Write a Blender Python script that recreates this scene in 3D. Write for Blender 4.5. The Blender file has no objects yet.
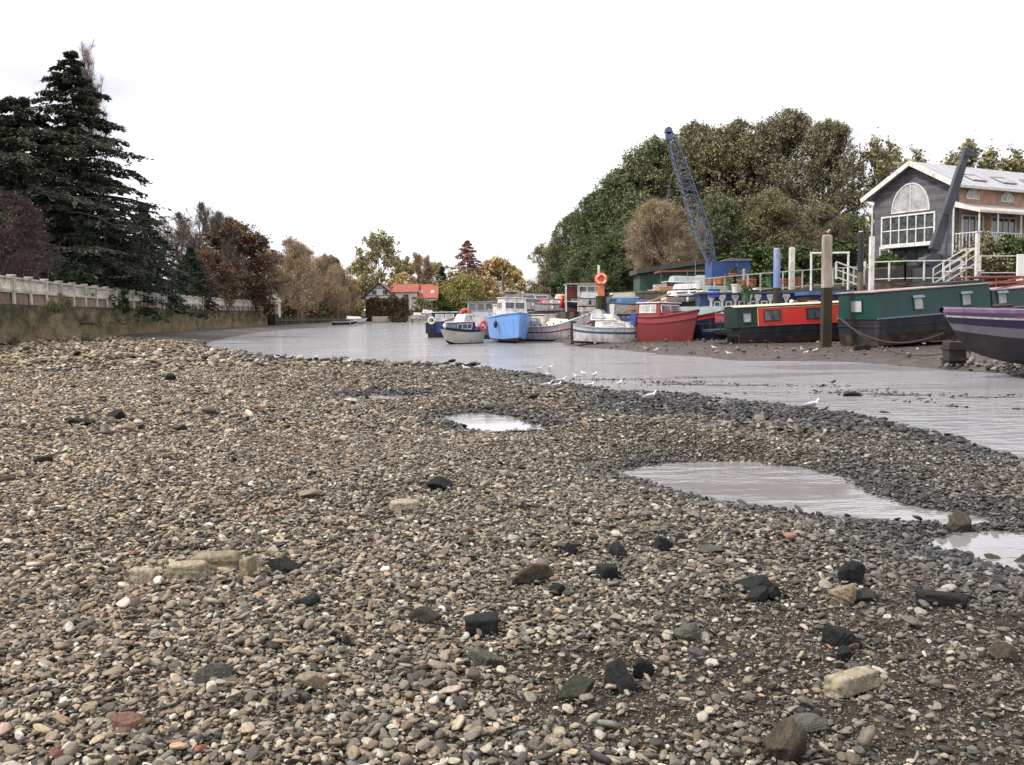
import bpy, math, random
import numpy as np
from mathutils import Vector, Matrix
R = math.radians
random.seed(7); rng = np.random.default_rng(11)
scene = bpy.context.scene
COL = scene.collection
# ---------------------------------------------------------------- camera
F, CX, CY, H = 925.0, 512.0, 382.5, 2.0
ROLL, PITCH = R(0.78), R(4.33)
f0 = Vector((0, math.cos(PITCH), -math.sin(PITCH)))
r0 = Vector((1, 0, 0)); u0 = r0.cross(f0)
CR = r0 * math.cos(ROLL) - u0 * math.sin(ROLL)
CU = u0 * math.cos(ROLL) + r0 * math.sin(ROLL)
cam_d = bpy.data.cameras.new('camera'); cam = bpy.data.objects.new('camera', cam_d); COL.objects.link(cam)
m = Matrix((CR, CU, -f0)).transposed().to_4x4(); m.translation = (0, 0, H)
cam.matrix_world = m
cam_d.sensor_width = 36; cam_d.lens = 36 * F / 1024; cam_d.clip_end = 5000; cam_d.clip_start = 0.05
scene.camera = cam
# ---------------------------------------------------------------- world: bright overcast
W = bpy.data.worlds.new('World'); scene.world = W; W.use_nodes = True
nt = W.node_tree; nt.nodes.clear(); N = nt.nodes.new; L = nt.links.new
SUN_EL, SUN_AZ = R(50), R(-105)      # azimuth measured from +Y towards +X
sky = N('ShaderNodeTexSky'); sky.sky_type = 'NISHITA'; sky.sun_disc = False
sky.sun_elevation = SUN_EL; sky.sun_rotation = SUN_AZ; sky.air_density = 1.0; sky.dust_density = 2.5
tc = N('ShaderNodeTexCoord'); mp = N('ShaderNodeMapping'); mp.inputs['Scale'].default_value = (1.2, 1.2, 5.0)
ns = N('ShaderNodeTexNoise'); ns.inputs['Scale'].default_value = 1.7; ns.inputs['Detail'].default_value = 6
L(tc.outputs['Generated'], mp.inputs['Vector']); L(mp.outputs[0], ns.inputs['Vector'])
cr = N('ShaderNodeValToRGB'); cr.color_ramp.elements[0].position = 0.27; cr.color_ramp.elements[1].position = 0.50
cr.color_ramp.elements[0].color = (4.9, 4.8, 5.6, 1); cr.color_ramp.elements[1].color = (9.6, 9.5, 9.9, 1)
L(ns.outputs['Fac'], cr.inputs[0])
mx = N('ShaderNodeMix'); mx.data_type = 'RGBA'; mx.inputs[0].default_value = 0.93
L(sky.outputs[0], mx.inputs[6]); L(cr.outputs[0], mx.inputs[7])
bg = N('ShaderNodeBackground'); bg.inputs['Strength'].default_value = 0.105
L(mx.outputs[2], bg.inputs['Color']); wo = N('ShaderNodeOutputWorld'); L(bg.outputs[0], wo.inputs[0])
sd = bpy.data.lights.new('sun', 'SUN'); sd.energy = 3.0; sd.angle = R(7); sd.color = (1, .95, .87)
sun = bpy.data.objects.new('sun', sd); COL.objects.link(sun)
sdir = Vector((math.sin(SUN_AZ) * math.cos(SUN_EL), math.cos(SUN_AZ) * math.cos(SUN_EL), math.sin(SUN_EL)))
sun.rotation_euler = sdir.to_track_quat('Z', 'Y').to_euler()
vs = scene.view_settings; vs.view_transform = 'Standard'; vs.look = 'None'; vs.exposure = 0.58; vs.gamma = 1; vs.use_curve_mapping = False
scene.display_settings.display_device = 'sRGB'

# ---------------------------------------------------------------- pixel helpers (measuring only)
def ray(px, py):
    return f0 + CR * ((px - CX) / F) + CU * ((CY - py) / F)
def gp(px, py, z=0.0):
    d = ray(px, py); t = (z - H) / d.z
    return Vector((0, 0, H)) + d * t
def at(px, py, Y):
    d = ray(px, py); return Vector((0, 0, H)) + d * (Y / d.y)

# ---------------------------------------------------------------- object helpers
def tag(o, label=None, cat=None, group=None, kind=None):
    if label: o['label'] = label
    if cat: o['category'] = cat
    if group: o['group'] = group
    if kind: o['kind'] = kind
    return o
def thing(name, label, cat, loc=(0, 0, 0), rz=0.0, group=None, rx=0.0, ry=0.0):
    o = bpy.data.objects.new(name, None); COL.objects.link(o); o.empty_display_size = .2
    o.location = loc; o.rotation_euler = (rx, ry, rz)
    return tag(o, label, cat, group)
def mesh_np(name, V, Fq, mats, parent=None, midx=None, smooth=False):
    """V (n,3); Fq: array (m,k) or list of such arrays"""
    if not isinstance(Fq, list): Fq = [Fq]
    Fq = [np.asarray(f, dtype=np.int64) for f in Fq if len(f)]
    me = bpy.data.meshes.new(name)
    loops = np.concatenate([f.ravel() for f in Fq]); cnt = np.concatenate([np.full(len(f), f.shape[1]) for f in Fq])
    st = np.concatenate([[0], np.cumsum(cnt)[:-1]])
    me.vertices.add(len(V)); me.vertices.foreach_set('co', np.asarray(V, dtype=np.float32).ravel())
    me.loops.add(len(loops)); me.loops.foreach_set('vertex_index', loops.astype(np.int32))
    me.polygons.add(len(cnt)); me.polygons.foreach_set('loop_start', st.astype(np.int32))
    me.polygons.foreach_set('loop_total', cnt.astype(np.int32))
    if midx is not None: me.polygons.foreach_set('material_index', np.asarray(midx, dtype=np.int32))
    me.polygons.foreach_set('use_smooth', np.full(len(cnt), smooth))
    me.update(calc_edges=True); me.validate()
    for mm in (mats if isinstance(mats, (list, tuple)) else [mats]): me.materials.append(mm)
    o = bpy.data.objects.new(name, me); COL.objects.link(o)
    if parent: o.parent = parent
    return o
class MB:
    def __init__(s): s.v = []; s.f = []; s.m = []
    def add(s, vs_, fs, mi=0, M=None):
        b = len(s.v)
        for p in vs_:
            s.v.append(tuple(M @ Vector(p)) if M else tuple(p))
        for f in fs: s.f.append([b + i for i in f]); s.m.append(mi)
        return s
    def box(s, x0, x1, y0, y1, z0, z1, mi=0, M=None):
        return s.add([(x0, y0, z0), (x1, y0, z0), (x1, y1, z0), (x0, y1, z0), (x0, y0, z1), (x1, y0, z1), (x1, y1, z1), (x0, y1, z1)],
                     [(0, 3, 2, 1), (4, 5, 6, 7), (0, 1, 5, 4), (1, 2, 6, 5), (2, 3, 7, 6), (3, 0, 4, 7)], mi, M)
    def tube(s, p0, p1, r, n=6, mi=0, r1=None, cap=True):
        p0 = Vector(p0); p1 = Vector(p1); d = (p1 - p0)
        if d.length < 1e-6: return s
        q = d.to_track_quat('Z', 'Y'); r1 = r if r1 is None else r1
        vs_ = []
        for k, (p, rr) in enumerate(((p0, r), (p1, r1))):
            for i in range(n):
                a = 2 * math.pi * (i + .5) / n
                vs_.append(p + q @ Vector((math.cos(a) * rr, math.sin(a) * rr, 0)))
        fs = [(i, (i + 1) % n, n + (i + 1) % n, n + i) for i in range(n)]
        if cap: fs += [tuple(range(n - 1, -1, -1)), tuple(range(n, 2 * n))]
        return s.add(vs_, fs, mi)
    def bar(s, p0, p1, w, h, mi=0):
        """rectangular bar, w horizontal, h vertical-ish"""
        p0 = Vector(p0); p1 = Vector(p1); d = (p1 - p0).normalized()
        sx = d.cross(Vector((0, 0, 1)))
        if sx.length < 1e-4: sx = Vector((1, 0, 0))
        sx.normalize(); sz = sx.cross(d)
        vs_ = [p + sx * (w / 2 * a) + sz * (h / 2 * b) for p in (p0, p1) for a, b in ((-1, -1), (1, -1), (1, 1), (-1, 1))]
        return s.add(vs_, [(0, 3, 2, 1)[::-1], (4, 5, 6, 7)[::-1], (0, 1, 5, 4)[::-1], (1, 2, 6, 5)[::-1], (2, 3, 7, 6)[::-1], (3, 0, 4, 7)[::-1]], mi)
    def prism(s, pts, axis_vec, mi=0):
        """pts: planar 3D loop extruded by axis_vec"""
        n = len(pts); a = Vector(axis_vec)
        vs_ = [Vector(p) for p in pts] + [Vector(p) + a for p in pts]
        fs = [tuple(range(n - 1, -1, -1)), tuple(range(n, 2 * n))] + [(i, (i + 1) % n, n + (i + 1) % n, n + i) for i in range(n)]
        return s.add(vs_, fs, mi)
    def torus(s, c, R_, r, M=None, n=16, k=8, mi=0):
        vs_ = []; fs = []
        for i in range(n):
            a = 2 * math.pi * i / n
            for j in range(k):
                b = 2 * math.pi * j / k
                p = Vector(((R_ + r * math.cos(b)) * math.cos(a), (R_ + r * math.cos(b)) * math.sin(a), r * math.sin(b)))
                if M: p = M @ p
                vs_.append(p + Vector(c)); fs.append((i * k + j, ((i + 1) % n) * k + j, ((i + 1) % n) * k + (j + 1) % k, i * k + (j + 1) % k))
        return s.add(vs_, fs, mi)
    def ball(s, c, rx, ry, rz, n=10, k=6, mi=0, M=None):
        vs_ = [(0, 0, -1)]; fs = []
        for j in range(1, k):
            t = math.pi * j / k
            for i in range(n):
                a = 2 * math.pi * i / n; vs_.append((math.sin(t) * math.cos(a), math.sin(t) * math.sin(a), -math.cos(t)))
        vs_.append((0, 0, 1)); e = len(vs_) - 1
        for i in range(n):
            fs.append((0, 1 + (i + 1) % n, 1 + i)); fs.append((e, 1 + (k - 2) * n + i, 1 + (k - 2) * n + (i + 1) % n))
            for j in range(k - 2):
                a = 1 + j * n; fs.append((a + i, a + (i + 1) % n, a + n + (i + 1) % n, a + n + i))
        o = []
        for p in vs_:
            q = Vector((p[0] * rx, p[1] * ry, p[2] * rz))
            if M: q = M @ q
            o.append(q + Vector(c))
        return s.add(o, fs, mi)
    def build(s, name, mats, parent=None, smooth=False, bevel=0.0):
        me = bpy.data.meshes.new(name); me.from_pydata([tuple(v) for v in s.v], [], s.f)
        for mm in (mats if isinstance(mats, (list, tuple)) else [mats]): me.materials.append(mm)
        me.polygons.foreach_set('material_index', s.m)
        me.polygons.foreach_set('use_smooth', [smooth] * len(s.f))
        me.update()
        import bmesh
        b = bmesh.new(); b.from_mesh(me); bmesh.ops.recalc_face_normals(b, faces=b.faces); b.to_mesh(me); b.free()
        o = bpy.data.objects.new(name, me); COL.objects.link(o)
        if parent: o.parent = parent
        if bevel:
            bm_ = o.modifiers.new('bevel', 'BEVEL'); bm_.width = bevel; bm_.segments = 2; bm_.limit_method = 'ANGLE'
        return o

# ---------------------------------------------------------------- materials
def newmat(name):
    m_ = bpy.data.materials.new(name); m_.use_nodes = True
    t = m_.node_tree; return m_, t, t.nodes.new, t.links.new, t.nodes['Principled BSDF']
_mc = {}
def mat(name, col, rough=0.6, var=0.25, scale=3.0, bump=0.0, metal=0.0, dirt=None, dscale=1.2, dfac=0.5, spec=0.4, stretch=(1, 1, 1)):
    """painted/plain surface with uneven tone, optional stain colour in irregular blotches"""
    if name in _mc: return _mc[name]
    m_, t, N, L, P = newmat(name)
    tcn = N('ShaderNodeTexCoord'); mpn = N('ShaderNodeMapping'); mpn.inputs['Scale'].default_value = stretch
    L(tcn.outputs['Object'], mpn.inputs[0])
    n = N('ShaderNodeTexNoise'); n.inputs['Scale'].default_value = scale; n.inputs['Detail'].default_value = 6; n.inputs['Roughness'].default_value = .65
    L(mpn.outputs[0], n.inputs['Vector'])
    r = N('ShaderNodeValToRGB'); c = col
    r.color_ramp.elements[0].position = .3; r.color_ramp.elements[1].position = .7
    r.color_ramp.elements[0].color = (c[0] * (1 - var), c[1] * (1 - var), c[2] * (1 - var), 1)
    r.color_ramp.elements[1].color = (min(1, c[0] * (1 + var)), min(1, c[1] * (1 + var)), min(1, c[2] * (1 + var)), 1)
    L(n.outputs['Fac'], r.inputs[0]); out = r.outputs[0]
    if dirt:
        n2 = N('ShaderNodeTexNoise'); n2.inputs['Scale'].default_value = dscale; n2.inputs['Detail'].default_value = 8; n2.inputs['Roughness'].default_value = .7
        L(mpn.outputs[0], n2.inputs['Vector'])
        rr = N('ShaderNodeMapRange'); rr.inputs[1].default_value = .5 - .12 * dfac; rr.inputs[2].default_value = .72 - .12 * dfac; rr.inputs[4].default_value = min(1, .4 + dfac)
        L(n2.outputs['Fac'], rr.inputs[0])
        mm = N('ShaderNodeMix'); mm.data_type = 'RGBA'; L(rr.outputs[0], mm.inputs[0]); L(out, mm.inputs[6]); mm.inputs[7].default_value = (*dirt, 1)
        out = mm.outputs[2]
    L(out, P.inputs['Base Color']); P.inputs['Roughness'].default_value = rough; P.inputs['Metallic'].default_value = metal
    P.inputs['Specular IOR Level'].default_value = spec
    if bump:
        b = N('ShaderNodeBump'); b.inputs['Strength'].default_value = bump; b.inputs['Distance'].default_value = .05
        L(n.outputs['Fac'], b.inputs['Height']); L(b.outputs[0], P.inputs['Normal'])
    _mc[name] = m_; return m_
def glassmat(name='window_glass', col=(.03, .035, .04)):
    return mat(name, col, rough=.06, var=.3, scale=1.5, spec=.6)

# ---------------------------------------------------------------- ground plan
def poly_sd(P, poly, closed=True):
    """signed distance, negative inside. P (n,2)"""
    poly = np.asarray(poly, float); n = len(poly)
    d2 = np.full(len(P), 1e18); inside = np.zeros(len(P), bool)
    for i in range(n if closed else n - 1):
        a = poly[i]; b = poly[(i + 1) % n]; ab = b - a
        t = np.clip(((P - a) @ ab) / (ab @ ab), 0, 1); q = P - (a + t[:, None] * ab)
        d2 = np.minimum(d2, (q * q).sum(1))
        c = ((a[1] > P[:, 1]) != (b[1] > P[:, 1]))
        with np.errstate(divide='ignore', invalid='ignore'):
            xi = (b[0] - a[0]) * (P[:, 1] - a[1]) / (b[1] - a[1] + 1e-12) + a[0]
        inside ^= c & (P[:, 0] < xi)
    d = np.sqrt(d2)
    return np.where(inside, -d, d) if closed else d
def gxy(l, z=0.0): return [tuple(gp(x, y, z)[:2]) for x, y in l]
near_shore = gxy([(432, 321.6), (400, 322.3), (350, 325), (300, 328.5), (262, 332), (235, 336.5), (213, 341), (204, 345), (212, 350), (240, 355), (272, 359), (305, 361.5), (350, 364), (400, 366), (445, 367.5), (490, 370.5),
                  (530, 374), (556, 378), (580, 386), (604, 390), (618, 393), (640, 393), (668, 394), (700, 397.5), (745, 402), (800, 408), (850, 416), (890, 425), (925, 431), (960, 441), (1000, 452), (1024, 460)])
far_shore = gxy([(1024, 378), (985, 372), (950, 370.5), (900, 366), (850, 362), (800, 361), (740, 361), (700, 357), (665, 354.5), (640, 352), (615, 349), (590, 348)])
main = near_shore + [(13.5, 9.5), (30, 5), (60, 0), (60, 20), (35, 26), (24, 28)] + far_shore + [(3.5, 55), (2.5, 70), (1.0, 95), (0, 130), (1, 170), (4, 212), (-8, 216)]
puddles = [gxy([(446, 416), (470, 413.5), (492, 414), (512, 419), (527, 425), (548, 429), (574, 433), (560, 435.5), (520, 434), (490, 433.5), (462, 431.5), (473, 427), (456, 421)]),
           gxy([(636, 472), (665, 466), (700, 463), (745, 464), (790, 469), (832, 477), (856, 486), (868, 499), (893, 506), (925, 512), (962, 517), (967, 522), (930, 524), (890, 522), (850, 519), (800, 512), (745, 503), (700, 494), (665, 485), (645, 478)]),
           gxy([(938, 541), (965, 534), (1000, 536), (1040, 540), (1045, 572), (1010, 567), (985, 558), (955, 551)]),
           gxy([(356, 397.5), (378, 395), (404, 396), (407, 399.5), (385, 401.5), (362, 400.5)])]
WALL = [(-22.5, 30), (-25.2, 40), (-27.7, 50), (-32.3, 73), (-36, 93), (-38.6, 114), (-41.0, 140), (-41.9, 159)]
wharf = [(70, 30), (40, 44), (32, 48.5), (23, 54), (16, 57.5), (9.5, 63), (6, 73), (4.2, 90), (3.2, 130), (5, 175), (12, 225)]
island = wharf + [(60, 420), (400, 420), (400, 10), (120, 10)]
leftland = [(-22.9, 20)] + [(x - .35, y) for x, y in WALL] + [(-41.9, 175), (-41.2, 195), (-38.2, 230), (-20, 245), (0, 252), (14, 262), (40, 300), (60, 420), (60, 1500), (-900, 1500), (-900, 20)]
hump = gxy([(590, 424), (650, 427), (710, 434), (760, 444)], .25)
bar_px = gxy([(600, 381), (660, 383), (740, 386), (800, 390), (870, 394), (930, 396), (992, 399)])
def smooth(a, b, x):
    t = np.clip((x - a) / (b - a), 0, 1); return t * t * (3 - 2 * t)
def vnoise(X, Y, s, seed=0):
    """cheap smooth value noise"""
    x = X / s + 17.3 * seed; y = Y / s + 9.1 * seed
    xi = np.floor(x).astype(np.int64); yi = np.floor(y).astype(np.int64); xf = x - xi; yf = y - yi
    def h(a, b):
        n = (a * 374761393 + b * 668265263 + seed * 1442695041) & 0xFFFFFFFF
        n = ((n ^ (n >> 13)) * 1274126177) & 0xFFFFFFFF
        return ((n ^ (n >> 16)) & 0xFFFF) / 65535.0
    u = xf * xf * (3 - 2 * xf); v = yf * yf * (3 - 2 * yf)
    return (h(xi, yi) * (1 - u) + h(xi + 1, yi) * u) * (1 - v) + (h(xi, yi + 1) * (1 - u) + h(xi + 1, yi + 1) * u) * v - .5
def water_sd(X, Y):
    P = np.stack([X, Y], 1); s = poly_sd(P, main)
    for q in puddles: s = np.minimum(s, poly_sd(P, q))
    return s
def height(X, Y, detail=True):
    X = np.asarray(X, float); Y = np.asarray(Y, float); P = np.stack([X, Y], 1)
    sm = poly_sd(P, main); sp = np.full(len(X), 1e9)
    for q in puddles: sp = np.minimum(sp, poly_sd(P, q))
    s = np.minimum(sm, sp - .13)
    s = s + vnoise(X, Y, 1.1, 3) * np.where(sp < 1.2, .2, .45) * np.clip(Y / 16, .25, 1.4) + vnoise(X, Y, .35, 4) * .12
    dry = 0.33 * (1 - np.exp(-np.maximum(s, 0) / 2.8)) + .03 * (1 - np.exp(-np.maximum(s, 0) / .3)) 
    z = np.where(s > 0, dry, -0.3 * (1 - np.exp(np.minimum(s, 0) / 1.0)))
    # gentle undulation of the shingle
    z = z + np.where(s > 0, 1, .1) * (vnoise(X, Y, 7, 1) * .16 + vnoise(X, Y, 2.6, 2) * .07 * (s > 0)) * np.clip(s / 1.5, 0, 1)
    # raised shingle hump between the big puddle and the river
    dr = poly_sd(P, hump, closed=False); z = z + .20 * np.exp(-(dr / .75) ** 2) * (s > 0) * np.clip(s / .6, 0, 1)
    # beach rises to the river wall on the left
    dw = poly_sd(P, WALL + [(-43, 175), (-44, 195), (-40, 232)], closed=False)
    k = smooth(24, 1, dw) * np.clip(s / 5, 0, 1) * (X < -3); far = smooth(45, 150, Y)
    z = z + k * (0.20 * (1 - far) * smooth(22, 50, Y) + .02)
    # low gravel bar on the right, its flat streaks also standing in for dark reflections
    db = poly_sd(P, bar_px, closed=False)
    bz = .012 * (1 - db / .9) + vnoise(X * .25, Y, .5, 6) * .05 + vnoise(X * .2, Y, .22, 7) * .04 - .020
    z = np.where((s < 0) & (db < 2.2), np.maximum(z, bz), z)
    # mud slope before the wharf
    si = poly_sd(P, island)
    mudline = smooth(9, 0, si) * (s > 0) * (X > 0)
    z = z + mudline * .45
    # land behind walls
    sl = poly_sd(P, leftland)
    z = np.where(sl < 0, np.minimum(3.05, z + smooth(0, -.25, sl) * 3) + np.clip(-sl - 10, 0, 80) * .01, z)
    soft = (sl < 0) & (Y > 172)
    z = np.where((Y > 165) & (X < 60), np.where(sl < 0, .35 + np.clip(-sl, 0, 10) * .12 + np.clip(-sl - 10, 0, 60) * .03, z), z)
    z = np.where(si < 0, z * smooth(-.3, 0, si) + 3.3 * smooth(0, -.3, si) + np.clip(-si - 20, 0, 60) * .04, z)
    if detail:
        z = z + vnoise(X, Y, .22, 8) * .03 * (s > -.3) * (sl > 0) * (si > 0)
    return z
# ---------------------------------------------------------------- ground sheet
def ground_mat():
    m_, t, N, L, P = newmat('shingle_ground')
    tcn = N('ShaderNodeTexCoord'); pos = tcn.outputs['Object']
    v = N('ShaderNodeTexVoronoi'); v.inputs['Scale'].default_value = 24; v.inputs['Randomness'].default_value = 1
    L(pos, v.inputs['Vector'])
    cr = N('ShaderNodeValToRGB'); cr.color_ramp.interpolation = 'CONSTANT'
    E = cr.color_ramp.elements
    cols = [(0, (.075, .06, .045)), (.18, (.16, .135, .10)), (.38, (.11, .105, .09)), (.55, (.22, .185, .135)), (.72, (.30, .26, .20)), (.84, (.05, .048, .045)), (.93, (.40, .36, .29))]
    E[0].position = 0; E[0].color = (*cols[0][1], 1); E[1].position = cols[1][0]; E[1].color = (*cols[1][1], 1)
    for p, c in cols[2:]:
        e = E.new(p); e.color = (*c, 1)
    sp = N('ShaderNodeSeparateColor'); L(v.outputs['Color'], sp.inputs[0]); L(sp.outputs[0], cr.inputs[0])
    # grit between stones
    n = N('ShaderNodeTexNoise'); n.inputs['Scale'].default_value = 90; n.inputs['Detail'].default_value = 4; L(pos, n.inputs['Vector'])
    g = N('ShaderNodeValToRGB'); g.color_ramp.elements[0].position = .35; g.color_ramp.elements[1].position = .7
    g.color_ramp.elements[0].color = (.04, .028, .018, 1); g.color_ramp.elements[1].color = (.20, .145, .095, 1); L(n.outputs['Fac'], g.inputs[0])
    at_ = N('ShaderNodeAttribute'); at_.attribute_name = 'kind'     # x: grit amount, y: wetness, z: soil/grass
    ax = N('ShaderNodeSeparateXYZ'); L(at_.outputs['Vector'], ax.inputs[0])
    def mix(f, a, b):
        q = N('ShaderNodeMix'); q.data_type = 'RGBA'
        if isinstance(f, (int, float)): q.inputs[0].default_value = f
        else: L(f, q.inputs[0])
        for k, s_ in ((6, a), (7, b)):
            if isinstance(s_, tuple): q.inputs[k].default_value = (*s_, 1)
            else: L(s_, q.inputs[k])
        return q.outputs[2]
    c = mix(ax.outputs[0], cr.outputs[0], g.outputs[0])
    # patches of different tone across the beach
    n3 = N('ShaderNodeTexNoise'); n3.inputs['Scale'].default_value = .35; n3.inputs['Detail'].default_value = 8; n3.inputs['Roughness'].default_value = .7; L(pos, n3.inputs['Vector'])
    r3 = N('ShaderNodeMapRange'); r3.inputs[1].default_value = .35; r3.inputs[2].default_value = .65; r3.inputs[3].default_value = .26; r3.inputs[4].default_value = .55; L(n3.outputs['Fac'], r3.inputs[0])
    mu = N('ShaderNodeVectorMath'); mu.operation = 'SCALE'; L(c, mu.inputs[0]); L(r3.outputs[0], mu.inputs['Scale'])
    # mud
    n4 = N('ShaderNodeTexNoise'); n4.inputs['Scale'].default_value = 2.2; n4.inputs['Detail'].default_value = 10; n4.inputs['Roughness'].default_value = .75; L(pos, n4.inputs['Vector'])
    md = N('ShaderNodeValToRGB'); md.color_ramp.elements[0].position = .35; md.color_ramp.elements[1].position = .68
    md.color_ramp.elements[0].color = (.04, .032, .028, 1); md.color_ramp.elements[1].color = (.16, .125, .105, 1); L(n4.outputs['Fac'], md.inputs[0])
    c2 = mix(ax.outputs[1], mu.outputs[0], md.outputs[0])
    gr = N('ShaderNodeValToRGB'); gr.color_ramp.elements[0].position = .4; gr.color_ramp.elements[1].position = .62
    gr.color_ramp.elements[0].color = (.035, .055, .015, 1); gr.color_ramp.elements[1].color = (.11, .085, .04, 1); L(n4.outputs['Fac'], gr.inputs[0])
    c3 = mix(ax.outputs[2], c2, gr.outputs[0])
    L(c3, P.inputs['Base Color'])
    rr = N('ShaderNodeMapRange'); L(ax.outputs[1], rr.inputs[0]); rr.inputs[3].default_value = .85; rr.inputs[4].default_value = .5; L(rr.outputs[0], P.inputs['Roughness'])
    P.inputs['Specular IOR Level'].default_value = .3
    ad = N('ShaderNodeMath'); ad.operation = 'MULTIPLY_ADD'; L(v.outputs['Distance'], ad.inputs[0]); ad.inputs[1].default_value = -1.0; L(n.outputs['Fac'], ad.inputs[2])
    b = N('ShaderNodeBump'); b.inputs['Strength'].default_value = .9; b.inputs['Distance'].default_value = .05; L(ad.outputs[0], b.inputs['Height']); L(b.outputs[0], P.inputs['Normal'])
    return m_
# polar sheet, fine in front, coarse behind, out to the horizon
aF = np.radians(np.linspace(-48, 48, 620)); aB = np.radians(np.linspace(48, 312, 90))[1:-1]
ang = np.concatenate([aF, aB]); nA = len(ang)
rad = np.concatenate([[.02], np.geomspace(1.2, 300, 760), np.geomspace(320, 2500, 30)]); nR = len(rad)
AA, RR = np.meshgrid(ang, rad); GX = (np.sin(AA) * RR).ravel(); GY = (np.cos(AA) * RR).ravel()
GZ = height(GX, GY)
sd0 = water_sd(GX, GY); P2 = np.stack([GX, GY], 1)
si = poly_sd(P2, island); sl = poly_sd(P2, leftland)
idx = np.arange(nR * nA).reshape(nR, nA)
q = np.stack([idx[:-1], np.roll(idx[:-1], -1, 1), np.roll(idx[1:], -1, 1), idx[1:]], -1).reshape(-1, 4)[:, ::-1]
ground = mesh_np('shingle_beach', np.stack([GX, GY, GZ], 1), q, ground_mat(), smooth=True)
tag(ground, kind='structure')
grit = lambda X, Y: smooth(.05, .35, vnoise(X, Y, 2.2, 21) + .5 * vnoise(X, Y, .8, 22) + np.clip((X - .4) * .12, -.6, .14) - np.clip((Y - 5) * .12, 0, 1) - .12)
K = np.zeros((len(GX), 3), np.float32)
K[:, 0] = np.clip(grit(GX, GY) * .8 + smooth(9, 3, GY) * .4, 0, 1)
isl_side = (GX > 0) & (GY > 25) & (poly_sd(P2, far_shore + [(3.5, 55), (2.5, 70), (1, 95), (0, 130)], closed=False) < 14) & (si > 0)
farleft = smooth(60, 110, GY) * (GX < -5)
K[:, 1] = np.clip(np.maximum(isl_side * smooth(-1, 0, sd0) , farleft * .8), 0, 1)
K[:, 1] = np.maximum(K[:, 1], (sd0 < 0) * .85)
K[:, 2] = ((si < 0) | (sl < 0)) * 1.0
a_ = ground.data.attributes.new('kind', 'FLOAT_VECTOR', 'POINT'); a_.data.foreach_set('vector', K.ravel())

# ---------------------------------------------------------------- water
def water_mat(name, base, bumpS, rough=.045, s1=1.0, d1=.05):
    m_, t, N, L, P = newmat(name)
    tcn = N('ShaderNodeTexCoord'); mpn = N('ShaderNodeMapping'); mpn.inputs['Scale'].default_value = (.6, 1.35, 1); mpn.inputs['Rotation'].default_value = (0, 0, R(-12))
    L(tcn.outputs['Object'], mpn.inputs[0])
    n1 = N('ShaderNodeTexNoise'); n1.inputs['Scale'].default_value = 2.6 * s1; n1.inputs['Detail'].default_value = 5; L(mpn.outputs[0], n1.inputs['Vector'])
    n2 = N('ShaderNodeTexNoise'); n2.inputs['Scale'].default_value = 11 * s1; n2.inputs['Detail'].default_value = 3; L(mpn.outputs[0], n2.inputs['Vector'])
    s = N('ShaderNodeMath'); s.operation = 'MULTIPLY_ADD'; L(n2.outputs['Fac'], s.inputs[0]); s.inputs[1].default_value = .22; L(n1.outputs['Fac'], s.inputs[2])
    # calm and ruffled patches
    mp3 = N('ShaderNodeMapping'); mp3.inputs['Scale'].default_value = (.35, 1.5, 1); mp3.inputs['Rotation'].default_value = (0, 0, R(-8)); L(tcn.outputs['Object'], mp3.inputs[0])
    n3 = N('ShaderNodeTexNoise'); n3.inputs['Scale'].default_value = .32; n3.inputs['Detail'].default_value = 5; L(mp3.outputs[0], n3.inputs['Vector'])
    r = N('ShaderNodeMapRange'); r.inputs[1].default_value = .42; r.inputs[2].default_value = .56; r.inputs[3].default_value = bumpS * .14; r.inputs[4].default_value = bumpS; L(n3.outputs['Fac'], r.inputs[0])
    b = N('ShaderNodeBump'); b.inputs['Distance'].default_value = d1; L(r.outputs[0], b.inputs['Strength']); L(s.outputs[0], b.inputs['Height']); L(b.outputs[0], P.inputs['Normal'])
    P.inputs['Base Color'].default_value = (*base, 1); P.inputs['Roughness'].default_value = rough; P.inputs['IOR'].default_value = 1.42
    P.inputs['Specular IOR Level'].default_value = .7
    return m_
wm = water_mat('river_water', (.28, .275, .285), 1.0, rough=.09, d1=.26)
# river sheet: a grid clipped to a margin round the river plan; puddles get sheets of their own
def sheet(name, poly, margin, step, mtl, z=0.0, fine=None):
    P = np.asarray(poly); x0, y0 = P.min(0) - margin; x1, y1 = P.max(0) + margin
    xs = np.arange(x0, x1 + step, step); ys = np.arange(y0, y1 + step, step)
    XX, YY = np.meshgrid(xs, ys); s = poly_sd(np.stack([XX.ravel(), YY.ravel()], 1), poly).reshape(XX.shape)
    keep = s < margin
    fk = keep[:-1, :-1] & keep[1:, :-1] & keep[:-1, 1:] & keep[1:, 1:]
    I = np.arange(XX.size).reshape(XX.shape)
    qd = np.stack([I[:-1, :-1], I[:-1, 1:], I[1:, 1:], I[1:, :-1]], -1)[fk]
    used, inv = np.unique(qd, return_inverse=True)
    V = np.stack([XX.ravel()[used], YY.ravel()[used], np.full(len(used), z)], 1)
    return tag(mesh_np(name, V, inv.reshape(-1, 4), mtl, smooth=True), kind='structure')
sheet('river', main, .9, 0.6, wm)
pm = water_mat('puddle_water', (.22, .21, .21), .22, rough=.05, s1=1.0, d1=.1)
for k, q_ in enumerate(puddles): sheet('puddle', q_, .4, .1, pm, z=.002 * (k + 1))

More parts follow.
